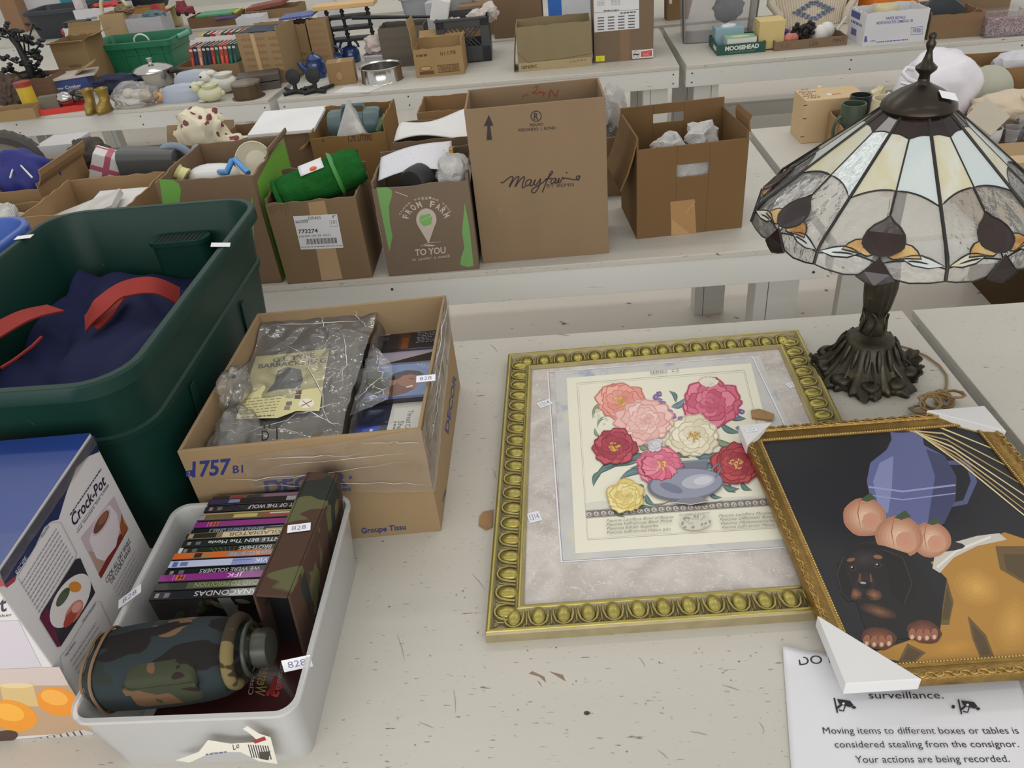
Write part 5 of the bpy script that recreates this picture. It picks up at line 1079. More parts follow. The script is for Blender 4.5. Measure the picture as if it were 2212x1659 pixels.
# farm box
f = Fr(Q(-.487, 2.022), Q(-.221, 2.026), .21, .268)
FB_ = carton('brown vegetable delivery carton with white pin drawing and green edges', f, (136, 116, 94), [], t=.006, jag=.004, seed=4, hs=(1, 1.04, 1.12, 1.06))
p = f.front(); p.px = True; LT = (188, 178, 166)
p.poly([(813, 405), (838, 404), (847, 412), (846, 426), (840, 445), (842, 480), (848, 510), (841, 545), (830, 490)], GP); p.poly([(1004, 438), (1014, 490), (1023, 574), (1010, 577), (994, 572), (996, 556), (1003, 535), (998, 500)], GP)
def arc(t, c, rx, ry, a0, a1, h, col, b=0):
    n = len(t)
    for i, ch in enumerate(t):
        if ch == ' ': continue
        a = math.radians(a0+(a1-a0)*(i+.5)/n); da = math.radians((a1-a0)/n*.40); q = lambda a_, r: (c[0]+(rx+r)*math.cos(a_), c[1]-(ry+r)*math.sin(a_)); p.text(ch, q(a-da, 0), q(a+da, 0), q(a-da, h), col, b)
arc('FROM FARM', (921, 478), 40, 32, 172, 10, 13, LT, .03); arc('These veggies went', (920, 476), 54, 47, 168, 18, 6, LT)
p.poly([(921+22*math.cos(math.radians(a)), 474-24*math.sin(math.radians(a))) for a in range(-35, 216, 10)]+[(926, 526)], LT); p.poly([(907, 466), (928, 461), (934, 470), (932, 484), (916, 489), (906, 480)], (120, 172, 98)); p.line([(908, 478), (922, 470), (932, 466)], 1.2, LT)
p.ell((928, 530), 12, 2, LT); p.line([(908, 532), (926, 524), (952, 522)], 1.2, LT); p.text('TO YOU', (897, 552), (963, 546), (896, 539), LT, .03); p.text('in under a week', (891, 564), (973, 555), (891, 557), LT)
p.line([(854, 414), (881, 424)], 1.6, LT); p.build('printed_design', FB_, label='white and green printed design')
p = f.right(); p.poly([(.0, .03), (.012, .03), (.012, .2), (.0, .2)], GP); p.build('green_edge', FB_)
cd_ = thing('card_sheet', 'curled white card tongue sticking out of the vegetable delivery carton', 'card', f.at(.08, .1, .2)); m = M()
def cf(a, b): x = -.475+.205*a; z = .272+.035*b*(1+.6*a*a*a)+.02*math.sin(a*3); return (x, 2.07+.09*b+.02*a, z)
m.grid(cf, 20, 12); m.build('sheet', pm('white_card2', (206, 206, 212), .6, var=.03, speck=[(160, .66, (150, 150, 156), (1, 1, 1))]), cd_, smooth=180, solid=.002)
t_ = thing('toy_wheel', 'black rubber toy wheel with gold hub in the vegetable carton', 'toy wheel', (-.37, 2.07, .22)); T = Matrix.Translation((-.365, 2.075, .262)) @ Matrix.Rotation(-.5, 4, 'Z') @ Matrix.Rotation(PI/2, 4, 'X'); m = M(T); m.lathe([(.024, -.03), (.036, -.03), (.042, -.022), (.043, 0), (.042, .022), (.036, .03), (.024, .03)], n=36); m.build('tyre', pm('black_rubber', (34, 34, 36), .6), t_, smooth=40); m = M(T); m.lathe([(.001, -.02), (.023, -.016), (.0245, .0), (.0245, .028), (.018, .024), (.001, .026)], n=24); m.build('hub', GOLD2, t_, smooth=40)  # a single loose toy wheel, tyre and hub only
t_ = thing('glass_bottle', 'dark blue bottle with gold collar lying in the vegetable carton', 'bottle', (-.31, 2.14, .22)); T = Matrix.Translation((-.375, 2.16, .285)) @ Matrix.Rotation(PI/2-.12, 4, 'Y'); m = M(T); m.lathe([(.001, 0), (.022, 0), (.024, .01), (.024, .085), (.020, .1), (.02, .106), (.001, .106)], n=24); m.build('glass', pm('cobalt_glaze', (30, 34, 96), .15, coat=.6), t_, smooth=40); m = M(T); m.lathe([(.021, .1), (.0235, .102), (.0235, .112), (.019, .116), (.001, .116)], n=24); m.build('collar', GOLD2, t_, smooth=40)
wad('ball of newspaper at the right inside the vegetable delivery carton', (-.268, 2.095, .270), (.047, .05, .048), 17)
# blanket carton
f = Fr(Q(-.791, 2.020), Q(-.537, 2.024), .215, .250)
DRB = carton('brown carton with a white barcode label holding the green blanket', f, (146, 118, 84), [], t=.006, jag=.004, seed=8, hs=(1, 1.0, 1.1, 1.05))
p = f.front(); p.px = True; p.poly([(665, 437), (701, 433), (740, 602), (695, 606)], (170, 142, 106)); p.build('tape', DRB, inkmat('tape_ink', .3))
p = f.front(); p.px = True; p.base = 8e-4; p.poly([(633, 467), (728, 462), (742, 535), (650, 539)], (214, 214, 218)); IK = (50, 50, 56)
p.text('DR465', (666, 475), (693, 473), (666, 468), IK); p.text('WOOSTER', (638, 483), (666, 480), (638, 477), IK, .02); p.text('9"', (717, 472), (726, 470), (717, 465), IK); p.line([(712, 477), (727, 476), (729, 488), (714, 489)], .8, IK, True); p.text('10', (716, 483), (724, 483), (716, 478), IK); p.text('772274', (645, 504), (687, 502), (644, 496), IK, .02); p.text('RTE PRM WD 3/8  3PK23', (646, 513), (714, 509), (646, 509), IK)
for i in range(27): p.line([(661+i*2.5, 516-i*.13), (663+i*2.5, 528-i*.12)], (.8, 1.6, 1.2)[i % 3], IK)
p.scrib((651, 533), (739, 529), 1.4, (120, 120, 124), 14, 4); p.build('barcode_label', DRB, label='white printed barcode label')
p = f.front(); p.px = True; rn = random.Random(6)
for i in range(9): p.line([(580+i*5, 447-i), (584+i*5, 452+rn.uniform(2, 16))], [2.2, .6], (104, 82, 60))
p.build('torn_edge', DRB)
bk = thing('rolled_blanket', 'rolled bright green fleece blanket with a white label', 'blanket', f.at(.13, .1, .2)); T = Matrix.Translation((-.650, 2.125, .268)) @ Matrix.Rotation(.30, 4, 'Z') @ Matrix.Rotation(-.20, 4, 'Y'); m = M(T); n = 44; rings = []
for i in range(25):
    x = -.125+.25*i/24; e = 1-abs(x/.125)**8*.22; rings.append([(x+.004*noise.noise(V((math.cos(a)*3, math.sin(a)*3, i*.3))), e*.062*(1+.08*noise.noise(V((x*14, math.cos(a)*1.8, math.sin(a)*1.8))))*math.cos(a), e*.053*(1+.08*noise.noise(V((x*14, math.cos(a)*1.8, math.sin(a)*1.8))))*math.sin(a)) for a in [2*PI*j/n for j in range(n)]])
m.loft(rings); sp_ = [(-.127, (.010+.0062*a/1.2)*math.cos(a), (.009+.0052*a/1.2)*math.sin(a)) for a in [q*.25 for q in range(42)]]; m.tube(sp_, .008, 8)
m.build('fleece', pm('green_fleece', (30, 92, 38), .95, var=.2, vs=40, bump=.8, bs=160, spec=.1, dist=.004), bk, smooth=180)
m = M(T); m.tube([(.05, .065*math.cos(a), .0555*math.sin(a)) for a in [2*PI*j/40 for j in range(40)]], .012, 6, closed=True, flat=.12); m.build('band', pm('green_band', (70, 140, 66), .5), bk, smooth=60)
def lab(a, b): an = 1.35+.9*b; x = -.045+.07*a; return (x, .0665*math.cos(an), .057*math.sin(an))
m = M(T); m.grid(lab, 6, 8); m.build('paper_label', pm('white_label', (220, 220, 222), .5, var=.02), bk, smooth=180, solid=.0012)
m = M(T); m.ico((-.005, .0665*math.cos(2.1), .057*math.sin(2.1)), (.011, .009, .006), 2); m.build('orange_sticker', pm('orange_label', (222, 96, 48), .5), bk)
# green-sided box
f = Fr(Q(-1.085, 2.035), Q(-.812, 2.035), .345, .332)
VG = carton('large brown carton with bright green printed sides behind the green tub', f, (146, 116, 88), [('r', .03, 12, dict(lo=.35, hi=.95))], t=.006, jag=.005, seed=11, hs=(1, .98, 1.0, 1.0))
p = f.right(); p.poly([(.01, .0), (.335, .0), (.335, .322), (.20, .322), (.03, .30), (.012, .2)], (112, 172, 62)); p.build('green_panel', VG, label='bright green printed panel')
p = f.front(); p.px = True; p.poly([(344, 387), (372, 388), (386, 396), (391, 410), (388, 440), (352, 440)], GREEN); p.poly([(546, 425), (552, 600), (520, 610), (536, 480), (541, 440)], GREEN); p.build('green_corner', VG, label='green printed blobs')
t_ = thing('serving_bowl', 'white plastic bowl standing on edge inside the green-sided carton', 'bowl', (-.88, 2.25, .2)); T = Matrix.Translation((-.885, 2.285, .288)) @ Matrix.Rotation(1.15, 4, 'X'); m = M(T); m.lathe([(.001, -.012), (.036, -.012), (.052, .004), (.058, .018), (.056, .019), (.048, .004), (.034, -.008), (.001, -.008)], n=36); m.build('bowl_body', pm('ivory_plastic', (214, 208, 186), .35), t_, smooth=40)
t_ = thing('mop_handle', 'bent bright blue plastic handle poking out of the green-sided carton', 'handle', (-.92, 2.16, .2)); m = M(); m.tube([P((472, 372), .30), P((490, 372), .315), P((501, 347), .335), P((508, 345), .337), P((536, 374), .31)], .0085, 10); m.build('grip', pm('sky_blue_plastic', (78, 142, 206), .35), t_, smooth=60)
t_ = thing('plastic_jug', 'white jug with a cream spout lying in the green-sided carton', 'jug', (-1.0, 2.2, .2)); m = M(); m.ico((-.99, 2.20, .272), (.075, .05, .042), 3, .05, 3, 2, sq=.3); m.build('jug_body', pm('white_plastic', (212, 212, 210), .35), t_, smooth=80); m = M(Matrix.Translation((-1.052, 2.16, .30)) @ Matrix.Rotation(-.9, 4, 'Y')); m.lathe([(.026, 0), (.020, .02), (.024, .028), (.001, .028)], n=20); m.build('spout', pm('cream_plastic', (206, 200, 140), .4), t_, smooth=40)
# cartons at the left behind the tubs
def whole(label, f, col, **k): return carton(label, f, col, k.pop('flaps', []), jag=.004, **k)
f = Fr(Q(-1.535, 2.06), Q(-1.215, 2.06), .31, .255); whole('open tan carton of white papers directly behind the blue and green tubs', f, (182, 144, 98), seed=21)
t_ = setp(M(Matrix.Translation((-1.39, 2.15, .215)) @ Matrix.Rotation(.25, 4, 'Z') @ Matrix.Rotation(-.22, 4, 'Y')).box((-.12, -.05, -.01), (.1, .1, .01)).build('magazine', pm('magazine_cover', (196, 194, 190), .5, var=.2, vs=20), bevel=.002), 'pale folded magazine resting in the open tan carton behind the tubs', 'magazine')
setp(M(Matrix.Translation((-1.33, 2.20, .195)) @ Matrix.Rotation(.1, 4, 'X')).box((-.10, -.08, -.14), (.10, .14, .012)).build('paper_stack', pm('white_paper', (214, 213, 212), .7), bevel=.002), 'stack of white paper inside the open tan carton behind the tubs', 'paper')
f = Fr(Q(-1.95, 2.055), Q(-1.565, 2.055), .19, .235); whole('tan carton of folded newspapers at the left edge of the second table', f, (184, 150, 104), seed=22)
wad('crumpled newspaper in the tan carton at the left edge', (-1.64, 2.14, .225), (.07, .06, .045), 31); wad('grey shopping flyer crumpled at the left edge carton', (-1.75, 2.15, .225), (.07, .07, .04), 33, mat=pm('grey_flyer', (150, 160, 166), .6, var=.15, vs=20))
f = Fr(Q(-2.02, 2.30), Q(-1.60, 2.30), .30, .262); whole('torn tan carton holding the blue star cloth on the left', f, (176, 138, 92), seed=23, flaps=[('r', .055, 15)], hs=(.98, 1.04, 1.0, 1))
t_ = thing('star_cloth', 'royal blue cloth with white stars and piping in the torn tan carton', 'cloth', (-1.70, 2.40, .1)); m = M(); m.ico((-1.70, 2.42, .235), (.095, .07, .115), 4, .25, 2, 4); m.build('cloth_body', pm('royal_cloth', (28, 34, 116), .6, var=.08, speck=[(60, .73, (220, 220, 230), (1, 1, 1))]), t_, smooth=180)
m = M(); m.tube([P((22, 384), .29), P((30, 358), .31), P((40, 352), .315), P((55, 368), .30), P((70, 384), .28)], .003, 6); m.build('white_piping', pm('white_cord', (212, 212, 212), .6), t_, smooth=60)
# tyre
t_ = thing('rubber_tyre', 'ribbed dark rubber tyre standing at the far left edge', 'tyre', (-1.985, 2.74, 0)); T = Matrix.Translation((-1.99, 2.74, .170)) @ Matrix.Rotation(PI/2, 4, 'X') @ Matrix.Rotation(.25, 4, 'Y'); m = M(T); m.lathe([(.125, -.022), (.150, -.026), (.165, -.016), (.170, 0), (.165, .016), (.150, .026), (.125, .022), (.125, -.022)], n=90, rf=lambda a, i: 1+(.010*math.copysign(1, math.sin(36*a)) if 1 < i < 5 else 0)); m.build('tread', pm('old_rubber', (70, 68, 64), .7, var=.1), t_, smooth=30); m = M(T); m.lathe([(.001, -.008), (.124, -.010), (.126, .010), (.001, .008)], n=40); m.build('wheel_disc', pm('dusty_grey', (128, 124, 114), .6), t_, smooth=30)
f = Fr(Q(-1.865, 2.76), Q(-1.72, 2.76), .14, .262); closedbox('plain white box between the tyre and the dark cloth', f, (214, 214, 216), 'white_box', 'box')
f = Fr(Q(-1.58, 2.50), Q(-1.345, 2.50), .24, .20); whole('long carton carrying the grey waste bin and striped gift', f, (172, 138, 94), seed=24)
m = M(); m.ico((-1.63, 2.70, .235), (.075, .05, .055), 4, .3, 3, 7, crease=.3); setp(m.build('dark_cloth', pm('charcoal_cloth', (74, 68, 62), .9), smooth=180), 'dark crumpled charcoal cloth behind the torn tan carton', 'cloth')
t_ = thing('gift_parcel', 'white parcel with pink and red ribbon stripes beside the grey bin', 'parcel', (-1.52, 2.6, .1)); T = Matrix.Translation((-1.525, 2.60, .215)) @ Matrix.Rotation(.3, 4, 'Z') @ Matrix.Rotation(.5, 4, 'Y'); M(T).box((-.05, -.05, -.05), (.05, .05, .05)).build('wrapped_block', pm('gift_white', (212, 208, 208), .5), t_, bevel=.004)
m = M(T)
for a, b in (((-.051, -.051, -.008), (.051, .051, .008)), ((-.012, -.0515, -.051), (.006, .0515, .051)), ((-.0515, .02, -.0515), (.0515, .03, .0515))): m.box(a, b)
m.build('ribbon', pm('rose_ribbon', (176, 88, 104), .5), t_)
t_ = thing('waste_bin', 'dark grey plastic waste bin lying on its side in the long carton', 'bin', (-1.37, 2.60, .15)); T = Matrix.Translation((-1.465, 2.60, .222)) @ Matrix.Rotation(PI/2+.06, 4, 'Y'); m = M(T); m.loft([rr(.105, .105, .03, 0), rr(.09, .09, .025, .19)]+[rr(.08, .08, .02, .188), rr(.095, .095, .025, .004)], False, False); m.loft([rr(.09, .09, .025, .19), rr(.089, .089, .025, .1905)]); m.build('bin_body', pm('dark_grey_plastic', (74, 76, 76), .45), t_, smooth=40)
f = Fr(Q(-1.33, 2.56), Q(-1.10, 2.56), .18, .225); whole('carton of folded blue-grey towels behind the grey bin', f, (166, 132, 94), seed=25)
m = M(); m.tube([(-1.29+.05*math.cos(a), 2.62, .225+.035*math.sin(a)) for a in [q*.25 for q in range(14)]], .014, 8); m.ico((-1.18, 2.63, .225), (.07, .05, .03), 3, .3, 3, 3); setp(m.build('towel', pm('blue_grey_towel', (130, 144, 158), .95, bump=.5, bs=200), smooth=180), 'blue-grey towels rolled in the carton below the spotted bag', 'towel')
f = Fr(Q(-1.50, 2.80), Q(-1.22, 2.80), .20, .135); whole('low carton at the rear edge with a raised flap', f, (160, 130, 92), seed=26, flaps=[('b', .10, 40)])
f = Fr(Q(-1.345, 2.80), Q(-1.06, 2.80), .22, .225); whole('carton under the cream spotted paper bag', f, (160, 126, 86), seed=27) if False else None
f = Fr(Q(-1.20, 2.78), Q(-.96, 2.78), .22, .215); whole('carton supporting the cream spotted paper bag', f, (160, 126, 86), seed=28)
t_ = thing('spotted_bag', 'crumpled cream paper bag with maroon spots', 'bag', (-1.18, 2.82, .1)); m = M(); m.ico((-1.265, 2.84, .225), (.085, .06, .095), 4, .24, 2.0, 41, crease=.45, sq=.3); m.ico((-1.16, 2.83, .195), (.06, .05, .03), 3, .4, 3, 8, crease=.3); m.build('bag_body', spotmat(), t_, smooth=60)
f = Fr(Q(-.98, 2.62), Q(-.80, 2.62), .25, .27); whole('carton covered by a white sheet behind the green-sided one', f, (150, 120, 88), seed=29)
setp(M(Matrix.Translation((-.90, 2.72, .283)) @ Matrix.Rotation(.08, 4, 'X')).box((-.11, -.12, -.004), (.12, .10, .008)).build('white_board', pm('white_foam_board', (216, 216, 216), .7), bevel=.002), 'white board laid over the carton behind the green-sided one', 'board')
# litre carton
f = Fr(Q(-.785, 2.545), Q(-.53, 2.545), .26, .268)
LB_ = whole('torn brown bottle carton of a thermos and newspaper', f, (158, 118, 66), seed=31, flaps=[('l', .06, 120)], hs=(1, 1.15, 1.12, 1.05))
p = f.front(); p.px = True; p.text('1.75 LITERS', (752, 306), (804, 302), (752, 294), (70, 54, 40), .02); p.text('6', (696, 307), (700, 307), (696, 298), (70, 54, 40), .02); p.build('printed_lettering', LB_)
t_ = thing('thermos_flask', 'teal thermos flask with a carrying handle lying in the bottle carton', 'flask', (-.65, 2.68, .2)); T = Matrix.Translation((-.745, 2.69, .262)) @ Matrix.Rotation(PI/2, 4, 'Y'); TEAL = pm('dark_teal_enamel', (74, 96, 98), .4); m = M(T); m.lathe([(.001, 0), (.045, 0), (.052, .012), (.052, .05), (.038, .058), (.038, .12), (.052, .128), (.052, .168), (.045, .18), (.001, .18)], n=32); m.build('flask_body', TEAL, t_, smooth=40); m = M(T); m.tube([(-.045, 0, .05), (-.062, 0, .055), (-.062, 0, .125), (-.045, 0, .13)], .007, 8); m.build('handle', TEAL, t_, smooth=60)
m = M(); a = [(-.735, 2.60, .20), (-.595, 2.60, .215), (-.665, 2.66, .345)]; m.add([V(q) for q in a]+[V(q)+V((.0, .05, .0)) for q in a], [(0, 1, 2), (3, 5, 4), (0, 3, 4, 1), (1, 4, 5, 2), (2, 5, 3, 0)]); setp(m.build('newspaper', NEWS, bevel=.003), 'folded cone of newspaper in front of the teal thermos', 'newspaper')
m = M(Matrix.Translation((-.565, 2.62, .25)) @ Matrix.Rotation(.5, 4, 'Y')); m.lathe([(.001, 0), (.013, 0), (.013, .04), (.007, .05), (.007, .06), (.001, .06)], n=16); setp(m.build('small_bottle', pm('green_glaze', (70, 96, 66), .3), smooth=40), 'tiny green and white bottle at the right of the bottle carton', 'bottle')
f = Fr(Q(-.475, 2.36), Q(-.225, 2.36), .22, .285); whole('carton full of loose white papers behind the vegetable carton', f, (140, 114, 86), seed=33)
m = M(); m.grid(lambda a, b: (-.47+.25*a, 2.37+.19*b, .287+.012*math.sin(a*5+b*3)+.02*a*b), 14, 10); setp(m.build('loose_paper', pm('white_paper', (214, 213, 212), .7), smooth=180, solid=.004), 'loose white papers piled on the carton behind the vegetable carton', 'paper')
f = Fr(Q(-.455, 2.78), Q(-.265, 2.78), .22, .255); whole('plain brown carton at the rear left of the tall carton', f, (172, 132, 84), seed=34)
# ---- right-hand section behind the lamp
PLY = pm('pale_plywood', (198, 172, 132), .7, var=.06, vs=4, stretch=(1, 1, .2))
f = Fr(Q(.936, 2.862), Q(1.15, 2.862), .145, .155); pb = closedbox('stapled plywood box with a handwritten lid beyond the lamp', f, None, 'plywood_box', 'box', mat=PLY)
p = f.top(); p.px = True
for i, (a, b) in enumerate((((1731, 195), (1747, 194)), ((1726, 201), (1762, 199)), ((1732, 205), (1754, 204)), ((1734, 210), (1764, 207)), ((1744, 214), (1772, 211)))): p.text(('Low', 'Espresso', 'cups', 'bottoms', '1960'), a, b, (a[0], a[1]-4), (60, 54, 50)) if False else p.text(('Low', 'Espresso', 'cups', 'saucers', '1960')[i], a, b, (a[0], a[1]-4), (60, 54, 50), 0, .2)
p.ell((1791, 204), 6, 2, (216, 214, 210)); p.line([(1797, 204), (1816, 202)], 1.5, (170, 110, 60)); p.ell((1770, 187), 4, 2, (230, 200, 120)); p.build('handwriting', pb)
p = f.front(); p.px = True
for x, y in ((1740, 228), (1738, 257), (1733, 296), (1857, 219)): p.line([(x-4, y), (x+4, y-1)], 1.6, (40, 36, 32))
p.build('staples', pb)
f = Fr(Q(.985, 2.56), Q(1.25, 2.53), .29, .12); mc = whole('small carton of stoneware mugs beside the plywood box', f, (176, 140, 94), seed=41)
def mug(label, c, r, h, mat_, spotted=None):
    t_ = thing('stoneware_mug', label, 'mug', c); m = M(); m.lathe([(.001, 0), (r*.85, 0), (r, h*.2), (r*1.02, h*.7), (r*.94, h), (r*.84, h), (r*.9, h*.7), (r*.86, .012), (.001, .010)], c, 32); m.build('mug_body', mat_, t_, smooth=50)
    m = M(); m.tube([V(c)+V((-r*.95-.022*math.sin(a), -.01, h*.5-h*.28*math.cos(a))) for a in [PI*j/10 for j in range(11)]], .006, 8); m.build('handle', mat_, t_, smooth=60)
    if spotted: m = M(); m.lathe([(r*1.0, h*.55), (r*1.03, h*.6), (r*1.0, h*.72)], c, 32); m.build('speckled_band', spotted, t_, smooth=50)
mug('dark green stoneware mug in the small carton by the plywood box', (1.046, 2.70, .006), .042, .175, pm('green_stoneware', (66, 78, 62), .35, var=.15)); mug('cream stoneware mug with a speckled band in the small carton', (1.138, 2.66, .006), .050, .195, pm('cream_stoneware', (200, 188, 158), .4, var=.06), pm('brown_speckle', (120, 100, 84), .5, var=.3, vs=60)); mug('black-rimmed green mug behind the other two mugs', (1.10, 2.79, .006), .038, .175, pm('black_stoneware', (40, 48, 46), .3))
WP = film('white_carrier_plastic', (222, 220, 226), .86, .35, .4, 14)
t_ = thing('carrier_bag', 'large puffed white plastic carrier bag behind the lamp finial', 'bag', (1.38, 2.80, 0)); m = M(); m.ico((1.355, 2.80, .15), (.13, .12, .15), 4, .18, 1.8, 51, crease=.12, sq=.15); m.build('bag_body', pm('white_carrier', (218, 215, 222), .45, var=.03, trans=0), t_, smooth=180); m = M(); m.tube([P((1985, 180), .24), P((1962, 170), .25), P((1950, 158), .262), P((1958, 147), .27), P((1975, 150), .265)], .007, 6); m.tube([P((1990, 186), .23), P((1962, 182), .235), P((1946, 178), .24)], .006, 6); m.build('knotted_handle', pm('white_carrier', (218, 215, 222), .45), t_, smooth=60)
for i, (c, r, col, lb) in enumerate((((1.155, 3.0, .06), (.045, .035, .075), (214, 216, 218), 'small white plastic bag behind the cream mug'), ((1.235, 2.98, .07), (.035, .03, .08), (212, 202, 160), 'pale yellow sponge bag left of the lamp cap'), ((1.19, 2.88, .05), (.04, .03, .055), (188, 118, 82), 'small terracotta packet left of the lamp cap'), ((1.27, 2.95, .06), (.05, .035, .07), (206, 210, 216), 'small bluish-white bag behind the lamp cap'))):
    m = M(); m.ico(c, r, 3, .3, 2.5, 60+i, crease=.3, sq=.4 if i == 2 else 0); setp(m.build('small_bag', pm('bag_%d' % i, col, .5), smooth=40), lb, 'bag')
f = Fr(Q(1.52, 2.83), Q(1.95, 2.80), .22, .22); whole('brown carton at the right edge behind the plush toy', f, (166, 126, 80), seed=43)
wad('grey-white wrapped object in the right edge carton', (1.68, 2.93, .2), (.07, .06, .05), 71, mat=pm('wrapped_grey', (196, 194, 200), .6))
m = M(Matrix.Translation((1.53, 2.80, .15)) @ Matrix.Rotation(1.3, 4, 'X')); m.lathe([(.001, 0), (.085, .006), (.088, .012), (.001, .008)], n=32); setp(m.build('dinner_plate', pm('sage_glaze', (176, 178, 162), .3), smooth=40), 'sage green plate standing behind the white carrier bag', 'plate')
f = Fr(Q(1.34, 2.42), Q(1.72, 2.40), .36, .10); whole('wide carton of glassware and plush toy at the right edge', f, (170, 134, 88), seed=44)
t_ = thing('plush_toy', 'cream plush toy lying in the wide carton at the right', 'plush toy', (1.56, 2.68, .05)); FUR = pm('cream_plush', (206, 190, 168), .95, bump=.8, bs=160, dist=.004); m = M(); m.ico((1.56, 2.66, .135), (.15, .08, .055), 4, .15, 3, 4); m.ico((1.45, 2.62, .125), (.05, .045, .035), 3); m.ico((1.66, 2.66, .19), (.05, .04, .045), 3); m.build('plush_body', FUR, t_, smooth=180); m = M(); m.ico((1.57, 2.60, .185), (.028, .02, .016), 3); m.build('ear', pm('pale_plush', (220, 206, 178), .95), t_, smooth=180); m = M(); m.tube([(1.42, 2.585, .135), (1.45, 2.575, .13), (1.48, 2.58, .14)], .003, 6); m.build('mouth', pm('dark_thread', (90, 50, 46), .8), t_)
t_ = thing('second_plush', 'pale pink plush arm at the right edge below the cream plush', 'plush toy', (1.70, 2.5, .05)); m = M(); m.ico((1.71, 2.52, .12), (.12, .06, .045), 3, .1, 3, 9); m.build('plush_body', pm('pink_plush', (206, 190, 184), .95, bump=.6, bs=160), t_, smooth=180)
T = Matrix.Translation((1.335, 2.475, .115)) @ Matrix.Rotation(-.7, 4, 'Z') @ Matrix.Rotation(.55, 4, 'Y') @ Matrix.Rotation(.4, 4, 'X'); t_ = thing('gift_box', 'tilted tan cardboard box with a grey lid right of the lamp cap', 'box', (1.335, 2.475, .05)); M(T).box((-.045, -.05, -.10), (.045, .05, .045)).build('body', cardboard((172, 136, 90)), t_, bevel=.002); M(T).box((-.047, -.052, .045), (.047, .052, .10)).build('lid', pm('grey_board', (176, 168, 152), .7), t_, bevel=.002)
GLS = film('clear_glass', (200, 200, 204), .22, .06, 0)
m = M(); m.lathe([(.001, 0), (.03, 0), (.034, .02), (.034, .05), (.031, .05), (.03, .02), (.001, .01)], (1.375, 2.435, .10), 24); setp(m.build('white_cup', pm('white_plastic', (212, 212, 210), .35), smooth=40), 'round white cup lying below the tilted tan box', 'cup')
for x, y, lb in ((1.455, 2.45, 'clear glass goblet beside the round white cup'), (1.52, 2.50, 'clear glass goblet behind the first near the plush toy')):
    m = M(); m.lathe([(.001, .0), (.024, 0), (.024, .004), (.005, .008), (.005, .05), (.03, .07), (.034, .11), (.031, .11), (.026, .07), (.001, .058)], (x, y, .03), 24); setp(m.build('glass_goblet', GLS, smooth=40), lb, 'glass')
f = Fr(Q(1.20, 2.07), Q(1.68, 2.05), .27, .135); bc = closedbox('large taped tan carton right behind the lamp shade', f, (184, 152, 108)); tape(f, 't', .0, f.W, .10, .16, (192, 162, 120), bc); p = f.front(); p.line([(.02, .02), (.07, .02), (.07, .09), (.02, .09)], .003, (170, 90, 60), True); p.build('printed_mark', bc)
f = Fr(V((1.81, 2.72, -.76)), V((2.25, 2.70, -.76)), .40, .42); bx = closedbox('dark brown carton on the floor below the second table at right', f, (96, 74, 40)); p = f.front(); p.rect((.12, .12), (.30, .34), (120, 92, 72)); p.build('printed_panel', bx)
# ================= THIRD ROW =================
def lathe_thing(name, label, cat, c, prof, mat_, part='body', n=32, **k):
    t = thing(name, label, cat, c); m = M(); m.lathe(prof, c, n, **k); m.build(part, mat_, t, smooth=45); return t
def G(x, y): v = P((x, y), 0); v.z = 0; return v
STEEL = pm('polished_steel', (190, 188, 184), .16, .95, var=.06); BLUEN = pm('blue_enamel', (36, 62, 112), .2, coat=.6, var=.1, vs=20); BLACK = pm('black_iron', (38, 40, 42), .5, .3); WHT_ = pm('white_ceramic', (214, 214, 202), .25, var=.03)
def word(f, side, t, a0, a1, z0, z1, col, par, b=.02):
    p = {'f': f.front, 'r': f.right, 't': f.top}[side](); p.text(t, (f.W*a0, z0*f.H), (f.W*a1, z0*f.H), (f.W*a0, z1*f.H), col, b); return p.build('printed_lettering', par)
# small carton, fuzzy ball and jar
f = frB((-30, 268), (80, 256), (-30, 240), .13); c_ = whole('small kraft carton at the far left front of the third row', f, (178, 146, 98), seed=51); word(f, 'f', 'CARTON', .25, .85, .25, .7, (110, 86, 52), c_) if False else None
m = M(); m.ico(G(25, 240)+V((0, .05, .10)), (.085, .06, .09), 4, .35, 4, 3, crease=.3); setp(m.build('knitted_hat', pm('brown_wool', (86, 72, 64), .95, var=.2, vs=60), smooth=40), 'brown fuzzy knitted hat in the small kraft carton', 'hat')
c = G(66, 245)+V((0, .04, .02)); t = lathe_thing('cocoa_tin', 'yellow tin with a red lid beside the brown knitted hat', 'tin', c, [(.001, 0), (.042, 0), (.042, .12), (.001, .12)], pm('yellow_tin', (206, 176, 50), .35), 'tin_body'); m = M(); m.lathe([(.001, .12), (.045, .12), (.045, .145), (.001, .147)], c); m.build('lid', pm('red_lid', (150, 52, 42), .4), t, smooth=45)
f = frT((-30, 180), (99, 167), 4.70, .22); whole('brown wooden crate beneath the iron branch candelabra', f, (110, 82, 62), seed=52, mat=pm('brown_crate_wood', (112, 84, 62), .75, var=.18, stretch=(1, 1, 6)))
t = thing('iron_candelabra', 'dark iron branch candelabra standing in the brown wooden crate', 'candelabra', f.at(f.W*.62, .12, .01)); b0 = f.at(f.W*.62, .12, 0); b0 = V((Py((62, 160), f.o.y+.12).x, f.o.y+.12, 0)); rn = random.Random(8); m = M(); lv = M()
m.tube([b0+V((0, 0, .02)), b0+V((.02, 0, .17)), b0+V((.01, 0, .30)), b0+V((-.03, .02, .40))], [.02, .024, .018, .007], 8)
